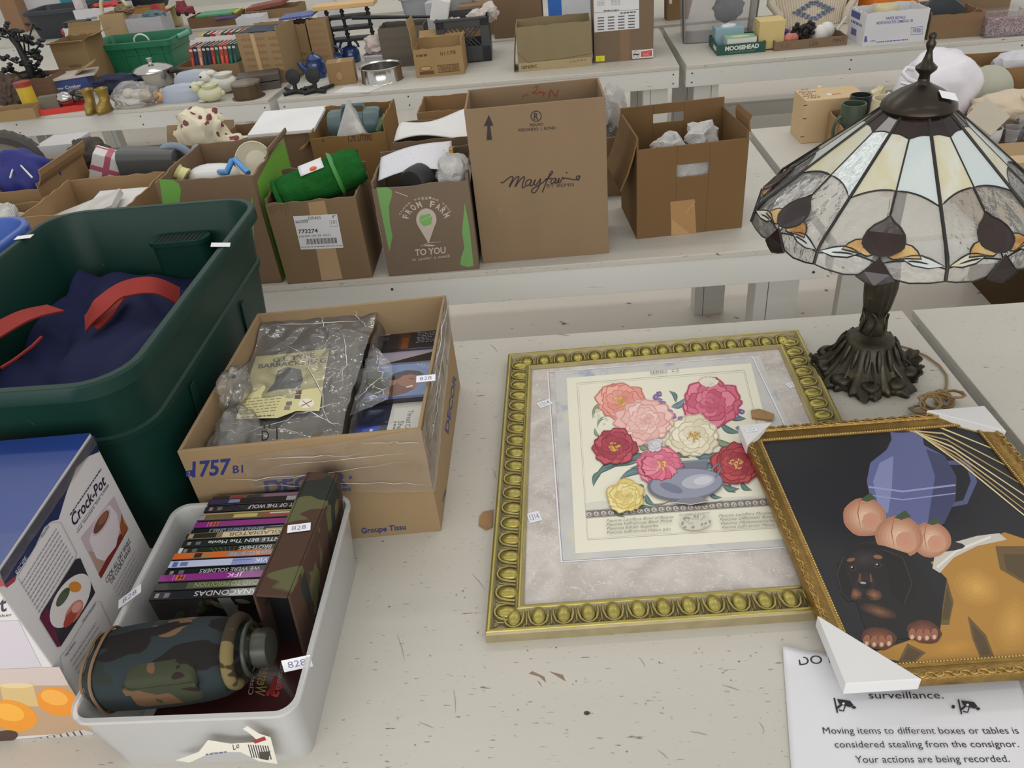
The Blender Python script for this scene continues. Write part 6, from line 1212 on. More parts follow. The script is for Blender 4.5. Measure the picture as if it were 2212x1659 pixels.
for i in range(20):
    a = rn.uniform(0, 6.28); z = .10+i*.015; l = rn.uniform(.07, .17); e = b0+V((.02+l*math.cos(a), .07*math.sin(a), z+rn.uniform(.0, .07))); m.tube([b0+V((.02, 0, z)), b0+V((.02+l*.5*math.cos(a), .04*math.sin(a), z-.01)), e], [.008, .006, .004], 6)
    for j in range(4): lv.ico(e+V((rn.uniform(-.028, .028), rn.uniform(-.02, .02), rn.uniform(-.022, .022))), (.017, .012, .011), 2, .5, 4, i*5+j)
m.build('branch', BLACK, t, smooth=60); lv.build('iron_leaf', BLACK, t, smooth=30)
# red tray
f = frB((83, 252), (186, 238), (80, 238), .16); RT = whole('bright red plastic tray of metal tools beside the gold boots', f, None, mat=pm('red_plastic', (196, 52, 44), .35), seed=53, name='tool_tray', cat='tray')
c = G(136, 244)+V((0, .07, .06)); m = M(); m.ico(c, (.05, .04, .038), 3); setp(m.build('chrome_bulb', STEEL, smooth=80), 'shiny chrome bell in the red tray', 'bell')
m = M(Matrix.Translation(G(105, 248)+V((0, .06, .05))) @ Matrix.Rotation(.2, 4, 'Z')); m.box((-.05, -.02, -.04), (.05, .02, .04)); setp(m.build('grey_block', pm('olive_grey', (108, 106, 90), .6), bevel=.004), 'grey metal block at the left of the red tray', 'tool')
m = M(); c = G(160, 240)+V((0, .08, .05))
for i in range(7): a = i*.9; m.tube([c+V((-.07*math.cos(a), -.03*math.sin(a), .01*i-.02)), c+V((.07*math.cos(a), .03*math.sin(a), .01*i-.005))], .008, 6)
setp(m.build('spanner_heap', pm('grey_tool_steel', (112, 110, 108), .4, .6)), 'heap of grey spanners at the right of the red tray', 'tools')
# boots
def boot(label, x, y, rz):
    c = G(x, y); T = Matrix.Translation(c) @ Matrix.Rotation(rz, 4, 'Z') @ Matrix.Diagonal((.72, .72, .80, 1)); t = thing('metallic_boot', label, 'boot', c, 'gold boots'); GB = pm('gold_lame', (150, 126, 62), .35, .5, var=.25, vs=30, bump=.5, bs=60)
    m = M(T); rings = []
    for (y0, z, rx, ry) in ((-.03, .012, .038, .085), (-.03, .03, .040, .088), (-.02, .055, .038, .07), (.012, .075, .036, .044), (.018, .10, .037, .040), (.016, .13, .043, .046), (.014, .15, .050, .052), (.014, .152, .044, .046), (.014, .10, .030, .034)): rings.append([(rx*math.cos(a), y0+ry*math.sin(a), z) for a in [2*PI*j/20 for j in range(20)]])
    m.loft(rings); m.build('upper', GB, t, smooth=60)
    m = M(T); m.loft([[(.042*math.cos(a), -.03+.09*math.sin(a), z) for a in [2*PI*j/20 for j in range(20)]] for z in (0, .014)]); m.build('sole', pm('dark_gold', (110, 92, 48), .5), t, smooth=40)
boot('left shiny gold boot of the pair beside the red tray', 203, 242, .15); boot('right shiny gold boot beside the clear bag of ornaments', 233, 240, -.1)
t = thing('clear_bag', 'clear plastic bag of mixed small ornaments beside the gold boots', 'bag', G(300, 235)); c = G(298, 236); m = M(); m.ico(c+V((-.03, .07, .055)), (.13, .07, .075), 4, .3, 2.5, 4, crease=.2); m.build('film', film('bag_film', (225, 222, 226), .22, .15, .4, 30), t, smooth=180); rn = random.Random(2)
for i, col in enumerate(((214, 160, 110), (206, 206, 186), (190, 186, 150), (180, 120, 110), (216, 214, 206))): M().ico(c+V((rn.uniform(-.08, .1), rn.uniform(.03, .1), rn.uniform(.03, .08))), (.035, .03, .028), 2, .3, 3, i).build('ornament', pm('ornament_%d' % i, col, .5), t, smooth=60)
f = frB((112, 214), (200, 200), (102, 176), .2); sb = thing('appliance_box', 'blue slow cooker box with a white lid and raised flap', 'box', f.at(f.W/2, .15, 0)); M(f.T).box((0, 0, 0), (f.W, f.D, f.H)).build('body', pm('blue_board', (44, 62, 120), .5, var=.08), sb, bevel=.002); M(f.T).box((-.01, -.01, f.H), (f.W+.05, f.D, f.H+.012)).build('lid', pm('pale_board', (190, 182, 176), .6, var=.1), sb); p = f.front(); p.text('Slow Cooker', (.03, f.H*.45), (f.W*.8, f.H*.45), (.03, f.H*.62), (200, 204, 216), .02); p.build('printed_lettering', sb); M(f.T @ Matrix.Translation((f.W*.75, .0, f.H+.012)) @ Matrix.Rotation(-.4, 4, 'Y')).box((0, 0, 0), (.13, .14, .005)).build('flap', cardboard((176, 146, 104)), sb)
m = M(); m.ico(G(245, 208)+V((0, .1, .05)), (.14, .08, .055), 4, .35, 2.5, 9, crease=.2); setp(m.build('navy_jacket', pm('navy_fabric', (34, 38, 62), .85, var=.1), smooth=60), 'dark navy jacket folded behind the clear bag', 'jacket')
f = frT((104, 92), (180, 88), 5.06, .24); c_ = whole('tan carton left of the green crate with half-open flaps', f, (160, 128, 84), seed=55, flaps=[('b', .08, 30), ('r', .07, 80), ('f', .04, 70)]); p = f.front(); p.rect((.0, .0), (f.W, f.H*.45), (146, 122, 78)); p.ell((f.W*.5, f.H*.45), f.W*.2, .010, (112, 90, 56)); p.build('printed_band', c_)
# green crate
f = frB((205, 166), (384, 150), (193, 96), .36); GC = pm('kelly_green_plastic', (24, 106, 72), .4, var=.06); t = thing('stacking_crate', 'large bright green plastic crate with lattice handles', 'crate', f.at(f.W/2, f.D/2, 0))
T = f.T @ Matrix.Translation((f.W/2, f.D/2, 0)); m = M(T); m.loft(tubring(f.W, f.D, f.H, .03, .006, .018, .035, .88, ((.10, .115, .004),))); m.build('body', GC, t, smooth=35)
m = M(f.T)
for i in range(6): x = .07+i*(f.W-.14)/5; m.hexa([V(q) for q in ((x-.006, .012, .02), (x+.006, .012, .02), (x+.006, .03, .02), (x-.006, .03, .02), (x-.006, -.003, f.H-.04), (x+.006, -.003, f.H-.04), (x+.006, .02, f.H-.04), (x-.006, .02, f.H-.04))])
m.build('rib', GC, t); m = M(f.T); m.tube([(f.W+.02, .1, f.H-.005), (f.W+.045, .14, f.H), (f.W+.045, f.D-.14, f.H), (f.W+.02, f.D-.1, f.H-.005)], .014, 8); m.build('handle', pm('pale_green_plastic', (92, 160, 136), .35), t, smooth=60)
m = M(); m.tube([f.at(.32+.05*math.cos(a), .15, f.H-.02+.04*math.sin(a)) for a in [PI*j/14 for j in range(15)]], .006, 8); setp(m.build('wire_loop', WHT_, smooth=60), 'white loop handle showing inside the green crate', 'handle')
# pot
c = G(325, 194)+V((0, .11, 0)); t = lathe_thing('stock_pot', 'shiny steel cooking pot with a domed lid and knob', 'pot', c, [(.001, 0), (.10, 0), (.112, .012), (.115, .085), (.122, .09), (.001, .09)], STEEL, 'pot_body', 40); m = M(); m.lathe([(.122, .088), (.12, .096), (.09, .112), (.04, .124), (.001, .126)], c, 40); m.build('lid', STEEL, t, smooth=45); m = M(); m.lathe([(.014, .124), (.010, .135), (.02, .145), (.02, .155), (.001, .16)], c, 20); m.build('knob', STEEL, t, smooth=45); m = M(); m.tube([c+V((.115, -.03, .075)), c+V((.16, -.02, .078)), c+V((.24, -.06, .07))], [.012, .014, .012], 8); m.build('handle', BLACK, t, smooth=60)
PB = pm('pale_blue_plastic', (164, 172, 188), .35, var=.03)
for x, y, dx, lb in ((395, 222, .0, 'nearer pale blue oval roaster lid in front of the steel pot'), (415, 190, .02, 'farther pale blue oval roaster lid behind the first')):
    c = G(x, y)+V((dx, .07, 0)); m = M(); m.lathe([(.001, 0), (.15, 0), (.152, .012), (.14, .05), (.10, .078), (.001, .09)], (0, 0, 0), 40, T=Matrix.Translation(c) @ Matrix.Diagonal((1, .5, 1, 1))); setp(m.build('roaster_lid', PB, smooth=45), lb, 'lid')
def bunny(label, x, y, k, rz, colr):
    c = G(x, y); T = Matrix.Translation(c) @ Matrix.Rotation(rz, 4, 'Z') @ Matrix.Diagonal((k, k, k, 1)); t = thing('rabbit_planter', label, 'planter', c); m = M(T); m.ico((.02, .05, .05), (.085, .055, .052), 3); m.ico((-.065, .05, .095), (.036, .032, .034), 3); m.ico((-.04, .045, .012), (.03, .025, .012), 2); m.ico((.10, .05, .045), (.018, .018, .018), 2); m.build('rabbit_body', colr, t, smooth=80)
    m = M(T); m.ico((-.035, .035, .115), (.030, .010, .012), 2); m.ico((-.035, .065, .115), (.030, .010, .012), 2); m.build('ear', colr, t, smooth=80); m = M(T); m.ico((-.086, .022, .105), .006, 2); m.build('eye', BLACK, t, smooth=80); m = M(T); m.lathe([(.05, .09), (.056, .105), (.048, .105), (.04, .08), (.001, .07)], (.03, .05, 0), 24); m.build('pot_rim', colr, t, smooth=50)
bunny('cream ceramic rabbit planter in front of the white one', 448, 224, .85, .0, pm('cream_ceramic', (206, 206, 172), .25, var=.05)); bunny('white ceramic rabbit planter just behind the cream one', 478, 206, 1.0, .2, WHT_)
c = G(530, 217)+V((0, .07, 0)); t = lathe_thing('round_tin', 'brown round tin with a shiny top beside the rabbit planters', 'tin', c, [(.001, 0), (.09, 0), (.09, .004), (.078, .006), (.078, .075), (.001, .075)], pm('brown_tin', (92, 74, 54), .4, .4), 'tin_body'); m = M(); m.lathe([(.08, .072), (.08, .082), (.001, .084)], c); m.build('lid', pm('grey_tin', (140, 132, 122), .3, .6), t, smooth=45)
f = frB((520, 203), (608, 190), (505, 172), .14); bx = thing('wooden_case', 'dark grey-brown wooden case lying behind the round tin', 'case', f.at(f.W/2, .07, 0)); M(f.T).box((0, 0, 0), (f.W, f.D, f.H*.5)).build('case_body', pm('dark_case_wood', (84, 76, 70), .5, var=.12, stretch=(.4, 1, 3)), bx, bevel=.003); M(f.T).box((-.003, -.003, f.H*.55), (f.W+.003, f.D, f.H)).build('lid', pm('dark_case_wood', (84, 76, 70), .5), bx, bevel=.003)
# book carton
f = frB((385, 176), (522, 165), (380, 145), .30); bc = whole('low tan carton of red and green books', f, (160, 128, 92), seed=57, hs=(1, 1.0, 1.25, 1.0))
BC_ = [(150, 60, 52), (28, 48, 62), (186, 120, 110), (30, 56, 56), (28, 46, 66), (156, 54, 50), (34, 88, 58), (172, 72, 62), (166, 64, 56), (34, 84, 74), (30, 78, 62)]
BN_ = ['dark red book, first at the left end of the front row', 'navy book, second in the front row', 'pink-red book, third in the front row', 'dark teal book beside the pink-red one', 'second navy book, fifth in the front row', 'red book right of the second navy one', 'bright green book in the middle right of the row', 'orange-red book right of the bright green one', 'second orange-red book of the front row', 'teal green book near the right end', 'green book at the right end of the row']
PG = pm('page_edges', (206, 198, 184), .8)
def bookrow(f, y0, n, cols, labels, x0, x1, h, d, z0, group, name='hardback_book'):
    for i in range(n):
        w = (x1-x0)/n; x = x0+i*w; T = f.T @ Matrix.Translation((x, y0, z0)) @ Matrix.Rotation(.14, 4, 'Y'); t = thing(name, labels[i], 'book', f.at(x, y0, z0), group); cm = pm('book_cloth_%d_%d_%d' % cols[i], cols[i], .5, var=.04)
        m = M(T); m.box((0, 0, 0), (.004, d, h)); m.box((w-.007, 0, 0), (w-.003, d, h)); m.box((.004, 0, 0), (w-.007, .004, h)); m.build('cover', cm, t, bevel=.001); M(T).box((.0045, .0045, .003), (w-.0075, d-.004, h-.006)).build('pages', PG, t)
        p = Print(T @ V((0, 0, 0)), T.to_3x3() @ V((1, 0, 0)), T.to_3x3() @ V((0, 0, 1))); p.rect((.003, h*.86), (w-.006, h*.93), (206, 200, 190)); p.rect((w*.3, h*.3), (w*.6, h*.66), sh(cols[i], 1.5)); p.build('spine_print', t)
bookrow(f, .03, 11, BC_, BN_, .09, f.W-.02, .18, .14, .005, 'books in the front row of the low carton')
C2 = [(190, 170, 110), (34, 56, 50), (150, 40, 56), (206, 150, 150), (44, 86, 60), (150, 40, 56), (40, 90, 70), (160, 50, 60)]
L2 = ['straw coloured book at the left of the rear row', 'black-green book second in the rear row', 'crimson book third in the rear row', 'pink book fourth in the rear row', 'green book in the middle of the rear row', 'crimson book right of the middle green one', 'sea green book near the right of the rear row', 'crimson book at the right end of the rear row']
setp(M(f.T).box((.10, .178, .005), (f.W-.02, .186, .205)).build('divider_sheet', pm('white_paper', (214, 213, 212), .7)), 'white divider sheet between the two rows of books', 'divider')
bookrow(f, .19, 8, C2, L2, .09, f.W-.02, .22, .10, .005, 'books in the rear row of the low carton')
f = frB((537, 182), (622, 178), (517, 70), .24); c_ = whole('tall tan carton with stamped print right of the books', f, (176, 144, 102), seed=58, hs=(1, 1.08, 1.05, 1)); p = f.front()
for r in range(6):
    for q in range(3): p.scrib((.03+q*.085, f.H*(.2+.13*r)), (.085+q*.085, f.H*(.2+.13*r)), .014, (136, 104, 68), 4, r*3+q)
p.rect((f.W*.36, 0), (f.W*.46, f.H*.98), (186, 156, 116)); p.build('printed_stamps', c_)
setp(M(f.T).box((.02, .03, f.H*.9), (f.W-.03, f.D-.02, f.H*1.0)).build('folded_cloth', pm('navy_green_cloth', (48, 60, 78), .8, var=.3, vs=18)), 'dark patterned cloth on top of the first tall carton', 'cloth')
f = frT((614, 56), (658, 50), 4.86, .2); c_ = whole('second tall tan carton directly behind the stamped one', f, (160, 128, 88), seed=59); p = f.front(); p.scrib((.02, .09), (.10, .09), .015, (110, 84, 54), 4, 3); p.rect((.02, .06), (.10, .066), (110, 84, 54)); p.build('printed_stamps', c_)
f = frT((660, 46), (702, 38), 4.84, .08); c_ = whole('third tall tan carton next to the black metal shelf', f, (172, 140, 98), seed=60); p = f.front()
for r in range(6): p.scrib((.01, .07+.035*r), (.10, .07+.035*r), .014, (140, 108, 72), 5, r)
p.build('printed_stamps', c_)
setp(M(Matrix.Translation((-1.42, 4.97, .286)) @ Matrix.Rotation(-.03, 4, 'Y')).box((-.10, -.08, 0), (.10, .09, .012)).build('board_game', pm('blue_game_box', (66, 86, 150), .4, var=.25, vs=14), bevel=.002), 'flat blue game box lying on the tall cartons', 'box')
# enamel ware
def enamel(label, x, y, r, h, spout=False):
    c = G(x, y)+V((0, r, 0)); t = lathe_thing('enamel_pot', label, 'pot', c, [(.001, 0), (r*.92, 0), (r, h*.15), (r*.95, h*.75), (r*.8, h*.95), (r*.84, h), (.001, h)], BLUEN, 'pot_body'); m = M(); m.lathe([(r*.86, h), (r*.7, h*1.1), (r*.2, h*1.2), (r*.12, h*1.24), (r*.2, h*1.32), (.001, h*1.36)], c); m.build('lid', BLUEN, t, smooth=45)
    m = M()
    if spout: m.tube([c+V((-r*.9, -.02, h*.4)), c+V((-r*1.3, -.03, h*.7)), c+V((-r*1.5, -.035, h*.95))], [.022, .016, .010], 8); m.build('spout', BLUEN, t, smooth=60); m = M()
    m.tube([c+V((r*.92, -.03, h*.85)), c+V((r*1.35, -.05, h*.75)), c+V((r*1.3, -.05, h*.35)), c+V((r*.95, -.03, h*.2))] if spout else [c+V((r*math.cos(a), 0, h*1.0+r*.9*math.sin(a))) for a in [PI*j/10 for j in range(11)]], .007, 8); m.build('handle', BLUEN, t, smooth=60)
enamel('blue enamel coffee kettle with a spout beside the small plain carton', 682, 172, .056, .105, True); enamel('blue enamel lidded pot behind the kettle', 722, 150, .056, .07); enamel('blue enamel lidded pot nearest the clear tub of bagged goods', 757, 138, .058, .08)
# metal shelf with wood top
t = thing('metal_shelf', 'black metal folding shelf with a pale wooden top', 'shelf', (-.98, 5.0, 0)); A = Py((676, 20), 4.95); B = Py((808, 6), 4.95); zt_ = (A.z+B.z)/2; x0, x1 = A.x, B.x
M().box((x0, 4.93, zt_-.012), (x1, 5.06, zt_+.012)).build('wooden_top', pm('pale_pine', (206, 170, 118), .5, var=.08, stretch=(.3, 1, 4)), t, bevel=.003)
for x in (x0+.06, (x0+x1)/2-.03, x1-.06):
    m = M(); m.tube([(x, 5.0, zt_-.012), (x+.008, 5.0, zt_*.5), (x+.03, 4.98, 0)], .010, 8)
    for q in range(5): m.lathe([(.001, 0), (.015, .002), (.015, .010), (.001, .014)], (x+.012*(1-q/5), 5.0, zt_*(.35+.13*q)), 12)
    m.build('leg', BLACK, t, smooth=50)
for z in (.24, .36, .48): M().box((x0+.07, 4.955, z*zt_/.62), (x1-.05, 5.05, z*zt_/.62+.016)).build('shelf_bar', BLACK, t, bevel=.002)
f = frB((713, 187), (771, 180), (704, 138), .11); c_ = closedbox('small closed tan carton stamped with an apple', f, (174, 138, 92)); p = f.front(); cx, cz = f.W*.42, f.H*.42; p.ell((cx, cz), .022, .026, (140, 106, 66)); p.ell((cx, cz), .017, .021, (168, 132, 88)); p.line([(cx, cz+.026), (cx+.006, cz+.045)], .005, (140, 106, 66)); p.build('apple_mark', c_); tape(f, 't', f.W*.4, f.W*.55, 0, f.D, (190, 158, 112), c_)
c = G(820, 184)+V((0, .115, 0)); t = thing('cake_pan', 'shiny silver round cake ring pan on the third-row table', 'pan', c); m = M(); m.lathe([(.116, 0), (.118, .0), (.114, .005), (.110, .070), (.120, .075), (.118, .079), (.106, .073), (.106, .006), (.001, .004), (.001, .0)], c, 48); m.build('pan_body', STEEL, t, smooth=40)
f = frB((788, 150), (850, 146), (785, 128), .14); t = thing('plastic_tub', 'clear plastic tub heaped with bagged soft goods', 'tub', f.at(f.W/2, .07, 0)); m = M(f.T @ Matrix.Translation((f.W/2, .07, 0))); m.loft(tubring(f.W, .14, .075, .02, .003, .004, .01)); m.build('body', film('tub_plastic', (206, 206, 212), .6, .2, 0), t, smooth=40)
m = M(); m.ico(f.at(f.W/2, .07, .115), (.085, .06, .06), 4, .35, 2.5, 6, crease=.2); setp(m.build('bagged_toys', pm('mixed_fabric', (186, 170, 168), .6, var=.35, vs=14), smooth=50), 'clear bag of mixed pink, yellow and grey fabric in the tub', 'bag')
f = frT((815, 62), (914, 54), 4.74, .2); whole('weathered grey wooden crate behind the open numbered carton', f, None, seed=61, mat=pm('weathered_wood', (98, 90, 80), .8, var=.2, vs=3, bump=.4, stretch=(.3, 1, 9)), name='wooden_crate', cat='crate')
m = M(); m.tube([Py((760, 38), 4.9), Py((935, 36), 4.9)], [.012, .007], 10); setp(m.build('black_pole', BLACK, smooth=60), 'black telescopic pole lying across the weathered crate', 'pole')
f = frB((900, 169), (1004, 160), (891, 108), .2); c_ = whole('open tan carton stamped 01178 in front of the milk crate', f, (186, 150, 98), seed=62, flaps=[('l', .14, 8), ('b', .10, 60)], hs=(1, 1.25, 1.15, 1.0)); word(f, 'f', 'zoood1178', .42, .88, .74, .84, (110, 78, 44), c_) if False else None
p = f.front(); K_ = (96, 68, 40); p.text('01178', (f.W*.55, f.H*.72), (f.W*.87, f.H*.74), (f.W*.55, f.H*.84), K_, .02); p.scrib((f.W*.06, f.H*.74), (f.W*.28, f.H*.74), .012, K_, 4, 1); p.ell((f.W*.22, f.H*.32), .035, .012, K_); p.ell((f.W*.22, f.H*.32), .030, .009, (186, 150, 98)); p.rect((f.W*.08, f.H*.1), (f.W*.38, f.H*.22), K_); p.line([(f.W*.46, f.H*.14), (f.W*.9, f.H*.14), (f.W*.9, f.H*.38), (f.W*.46, f.H*.38)], .005, K_, True); p.bars((f.W*.48, f.H*.17), (f.W*.88, f.H*.35), K_, 16, 4); p.build('printed_stamps', c_)
# milk crate
f = frB((952, 142), (1063, 131), (947, 44), .30); t = thing('milk_crate', 'dark grey plastic milk crate of wrapped glassware', 'crate', f.at(f.W/2, .15, 0)); DG = pm('charcoal_plastic', (62, 64, 66), .45); m = M(f.T); W_, D, H = f.W, f.D, f.H
for (a, b) in (((0, 0), (.012, D)), ((W_-.012, 0), (W_, D)), ((0, 0), (W_, .012)), ((0, D-.012), (W_, D))): m.box((a[0], a[1], 0), (b[0], b[1], H*.36)); m.box((a[0], a[1], H-.05), (b[0], b[1], H))
for x in (0, W_-.05):
    for y in (0, D-.02): m.box((x, y, 0), (x+.05, y+.02, H))
m.box((0, 0, 0), (W_, D, .01)); m.box((-.006, -.006, H-.012), (W_+.006, .012, H)); m.box((W_-.012, -.006, H-.012), (W_+.006, D, H)); m.build('body', DG, t, bevel=.002)
m = M(f.T)
for i in range(9):
    x = .05+i*(W_-.1)/8
    for dx in (-.10, .10):
        if .04 < x+dx < W_-.04: m.tube([(x, .006, H*.36), (x+dx, .006, H-.05)], .004, 5)
for i in range(7): y = .03+i*(D-.06)/6; m.tube([(W_-.006, y, H*.36), (W_-.006, min(D-.02, y+.06), H-.05)], .004, 5)
m.build('lattice', DG, t); rn = random.Random(3)
for i, (x, y, z, r, lb) in enumerate(((.10, .10, .80, .05, 'wrapped glass at the left inside the milk crate'), (.22, .12, .86, .06, 'wrapped pinkish glass in the middle of the milk crate'), (.30, .16, .95, .055, 'silvery wrapped bundle topping the milk crate'))): wad(lb, f.at(x, y, H*z), (r, r*.9, r*.9), 80+i, 'wrapped glassware in the milk crate', mat=pm('tissue_wrap', (196, 186, 178), .5, var=.1), name='wrapped_glass', cat='glassware', sub=3)
setp(M(f.T @ Matrix.Translation((.02, .1, H)) @ Matrix.Rotation(.3, 4, 'Y')).box((-.05, -.05, -.02), (.05, .05, .10)).build('white_block', pm('white_plastic', (212, 212, 210), .35), bevel=.006), 'white plastic device with a round hole above the milk crate', 'device')
# pair of iron discs
def disc(label, x, y):
    c = G(x, y); t = thing('iron_bookend', label, 'bookend', c, 'iron disc bookends'); m = M(Matrix.Translation(c+V((0, .04, .088))) @ Matrix.Rotation(PI/2-.15, 4, 'X')); m.lathe([(.001, -.006), (.038, -.006), (.041, 0), (.038, .006), (.02, .009), (.001, .012)], n=32); m.build('disc', BLACK, t, smooth=45)
    m = M(); m.tube([c+V((0, .04, .05)), c+V((0, .035, .012))], .012, 8)
    for s_ in (-1, 1): m.tube([c+V((0, .035, .015)), c+V((s_*.06, .0, .010))], [.014, .010], 8); m.tube([c+V((s_*.03, .035, .015)), c+V((s_*.08, .12, .012))], [.012, .009], 8)
    m.build('foot', BLACK, t, smooth=60)
disc('left of two black iron disc bookends at the table edge', 637, 206); disc('right of two black iron disc bookends by the small carton', 680, 204)
q = [G(720, 201), G(795, 200), G(830, 186), G(745, 187)]; setp(M().hexa([p+V((0, 0, .0005)) for p in q]+[p+V((0, 0, .002)) for p in q]).build('paper_sheet', pm('white_paper', (214, 213, 212), .7)), 'white sheet of paper lying at the third-row table edge', 'paper')
# open tan carton, tall labelled carton
f = frB((1121, 156), (1279, 142), (1107, 60), .20); c_ = whole('open olive-tan carton with its left flap hanging down', f, (162, 144, 104), seed=64, flaps=[('l', .30, 176)], hs=(1, 1, 1.03, 1)); p = f.front(); p.rect((0, 0), (f.W, .045), (170, 152, 112)); p.line([(.0, .10), (.05, .045), (f.W*.62, .05), (f.W, .062)], .003, (104, 88, 58)); p.text('GENERIC', (.015, .014), (.10, .016), (.015, .030), (60, 50, 36), .02); p.scrib((f.W*.7, .025), (f.W*.92, .03), .008, (140, 120, 84), 6, 3); p.build('printed_base', c_)
f = frB((1284, 137), (1411, 126), .56, .32); c_ = closedbox('tall brown carton with a white address label and red warning sticker', f, (142, 118, 92)); p = f.front(); p.rect((f.W*.44, 0), (f.W*.60, f.H), (132, 106, 80)); p.build('tape', c_, inkmat('tape_ink', .3)); p = f.front(); p.px = True; p.base = 8e-4
p.poly([(1284, 70), (1281, -40), (1380, -50), (1381, 61)], (214, 214, 216)); p.line([(1283, 28), (1381, 20)], 1, (120, 120, 124))
for r in range(5):
    for cc in range(4): p.line([(1291+cc*22, 39+r*6.3-cc*1.6), (1305+cc*22, 38+r*6.3-cc*1.6)], 2.6, (90, 90, 94))
p.scrib((1304, 22), (1336, 20), 3, (100, 100, 104), 8, 2); p.scrib((1340, 27), (1373, 24), 3, (90, 90, 94), 8, 5)
for r in range(4): p.scrib((1290, 2+r*3), (1306, 1+r*3), 1.4, (160, 160, 166), 4, r); p.scrib((1320, 0+r*3), (1340, -1+r*3), 1.4, (160, 160, 166), 4, r+9)
p.build('address_label', c_, label='white printed address label'); p = f.front(); p.px = True; p.base = 1e-3; p.poly([(1287, 133), (1287, 121), (1306, 120), (1306, 132)], (222, 222, 50)); p.text('C', (1294, 130), (1299, 130), (1294, 125), (120, 120, 40)); p.build('yellow_sticker', c_); p = f.front(); p.px = True; p.base = 1e-3; p.poly([(1366, 127), (1365, 109), (1411, 105), (1411, 124)], (216, 214, 212)); p.poly([(1385, 123), (1385, 111), (1408, 108), (1408, 121)], (196, 56, 50)); p.line([(1368, 118), (1381, 117)], 2.4, (40, 40, 44)); p.line([(1371, 114), (1378, 121)], 1.4, (40, 40, 44)); p.line([(1374+7*math.cos(2*PI*i/20), 117+7*math.sin(2*PI*i/20)) for i in range(20)], .8, (120, 60, 60), True)
for r in range(4): p.scrib((1388, 120.5-r*2.8), (1405, 119-r*2.8), 1.1, (226, 180, 176), 5, r)
p.build('warning_sticker', c_, label='red and white warning sticker')
# ---- right section
f = frB((1478, 96), (1628, 86), .42, .34); t = thing('storage_bin', 'clear plastic storage bin with white latches beyond the green tray', 'bin', f.at(f.W/2, .17, 0)); m = M(f.T @ Matrix.Translation((f.W/2, .17, 0))); m.loft(tubring(f.W+.06, .38, .42, .04, .005, .01, .03, .9)); m.build('body', film('cloudy_bin', (206, 206, 210), .14, .2, .1, 6, 1.35), t, smooth=40); m = M(f.T)
m.box((-.075, .05, .26), (-.055, .16, .44)); m.box((-.085, .07, .20), (-.07, .14, .28)); m.build('latch', pm('white_plastic', (212, 212, 210), .35), t, bevel=.004)
for a, b, s, col, lb in ((.12, .16, .10, (206, 150, 128), 'peach cloth inside the clear storage bin'), (.26, .15, .11, (206, 208, 216), 'white bundle inside the clear storage bin'), (.34, .18, .09, (170, 150, 130), 'tan cloth inside the clear storage bin'), (.24, .12, .08, (90, 96, 104), 'dark grey folded cloth inside the clear storage bin')):
    m = M(); m.ico(f.at(a, b, .17+(.12 if s > .085 else -.02)), (s, .09, s*.9), 3, .3, 3, int(a*100)); setp(m.build('folded_cloth', pm('cloth_%d_%d_%d' % col, col, .8), smooth=60), lb, 'cloth')
f = frB((1549, 121), (1653, 112), (1540, 98), .26); t = thing('beer_tray', 'dark green beer tray with white lettering holding small boxes', 'tray', f.at(f.W/2, .13, 0)); m = M(); walls(m, f, .006); m.build('body', pm('bottle_green_board', (28, 78, 66), .5), t); p = f.front(); p.text('MOOSEHEAD', (f.W*.16, f.H*.42), (f.W*.86, f.H*.46), (f.W*.16, f.H*.80), (214, 214, 208), .04); p.text('CANADIAN LAGER', (f.W*.22, f.H*.16), (f.W*.78, f.H*.18), (f.W*.22, f.H*.30), (120, 150, 120)); p.build('printed_lettering', t, label='white and pale green printed lettering'); p = f.left(); p.rect((.14, f.H*.3), (.23, f.H*.7), (206, 206, 200)); p.build('side_print', t)
g = Fr(f.at(.01, .13, .006), f.at(.16, .13, .006), .10, .10); closedbox('pale blue tissue box in the green beer tray', g, None, 'tissue_box', 'box', mat=pm('pale_blue_board', (140, 172, 182), .5, var=.06)); m = M(); m.ico(g.at(.075, .05, .10), (.04, .03, .012), 3, .4, 4, 3); setp(m.build('tissue', pm('white_tissue', (216, 216, 218), .8), smooth=60), 'white tissue standing out of the pale blue box', 'tissue')
g = Fr(f.at(.05, .008, .006), f.at(.20, .008, .006), .10, .07); bx = closedbox('white and green low box at the front of the green beer tray', g, None, 'small_box', 'box', mat=pm('white_green_board', (206, 208, 200), .5)); p = g.top(); p.rect((0, 0), (g.W, g.D), (130, 172, 142)); p.ell((g.W*.5, g.D*.5), .05, .02, (206, 206, 160)); p.build('top_print', bx)
g = Fr(f.at(.215, .03, .006), f.at(.345, .03, .006), .13, .135); closedbox('plain straw-yellow box standing at the right of the beer tray', g, None, 'straw_box', 'box', mat=pm('straw_board', (206, 184, 124), .6, var=.04))
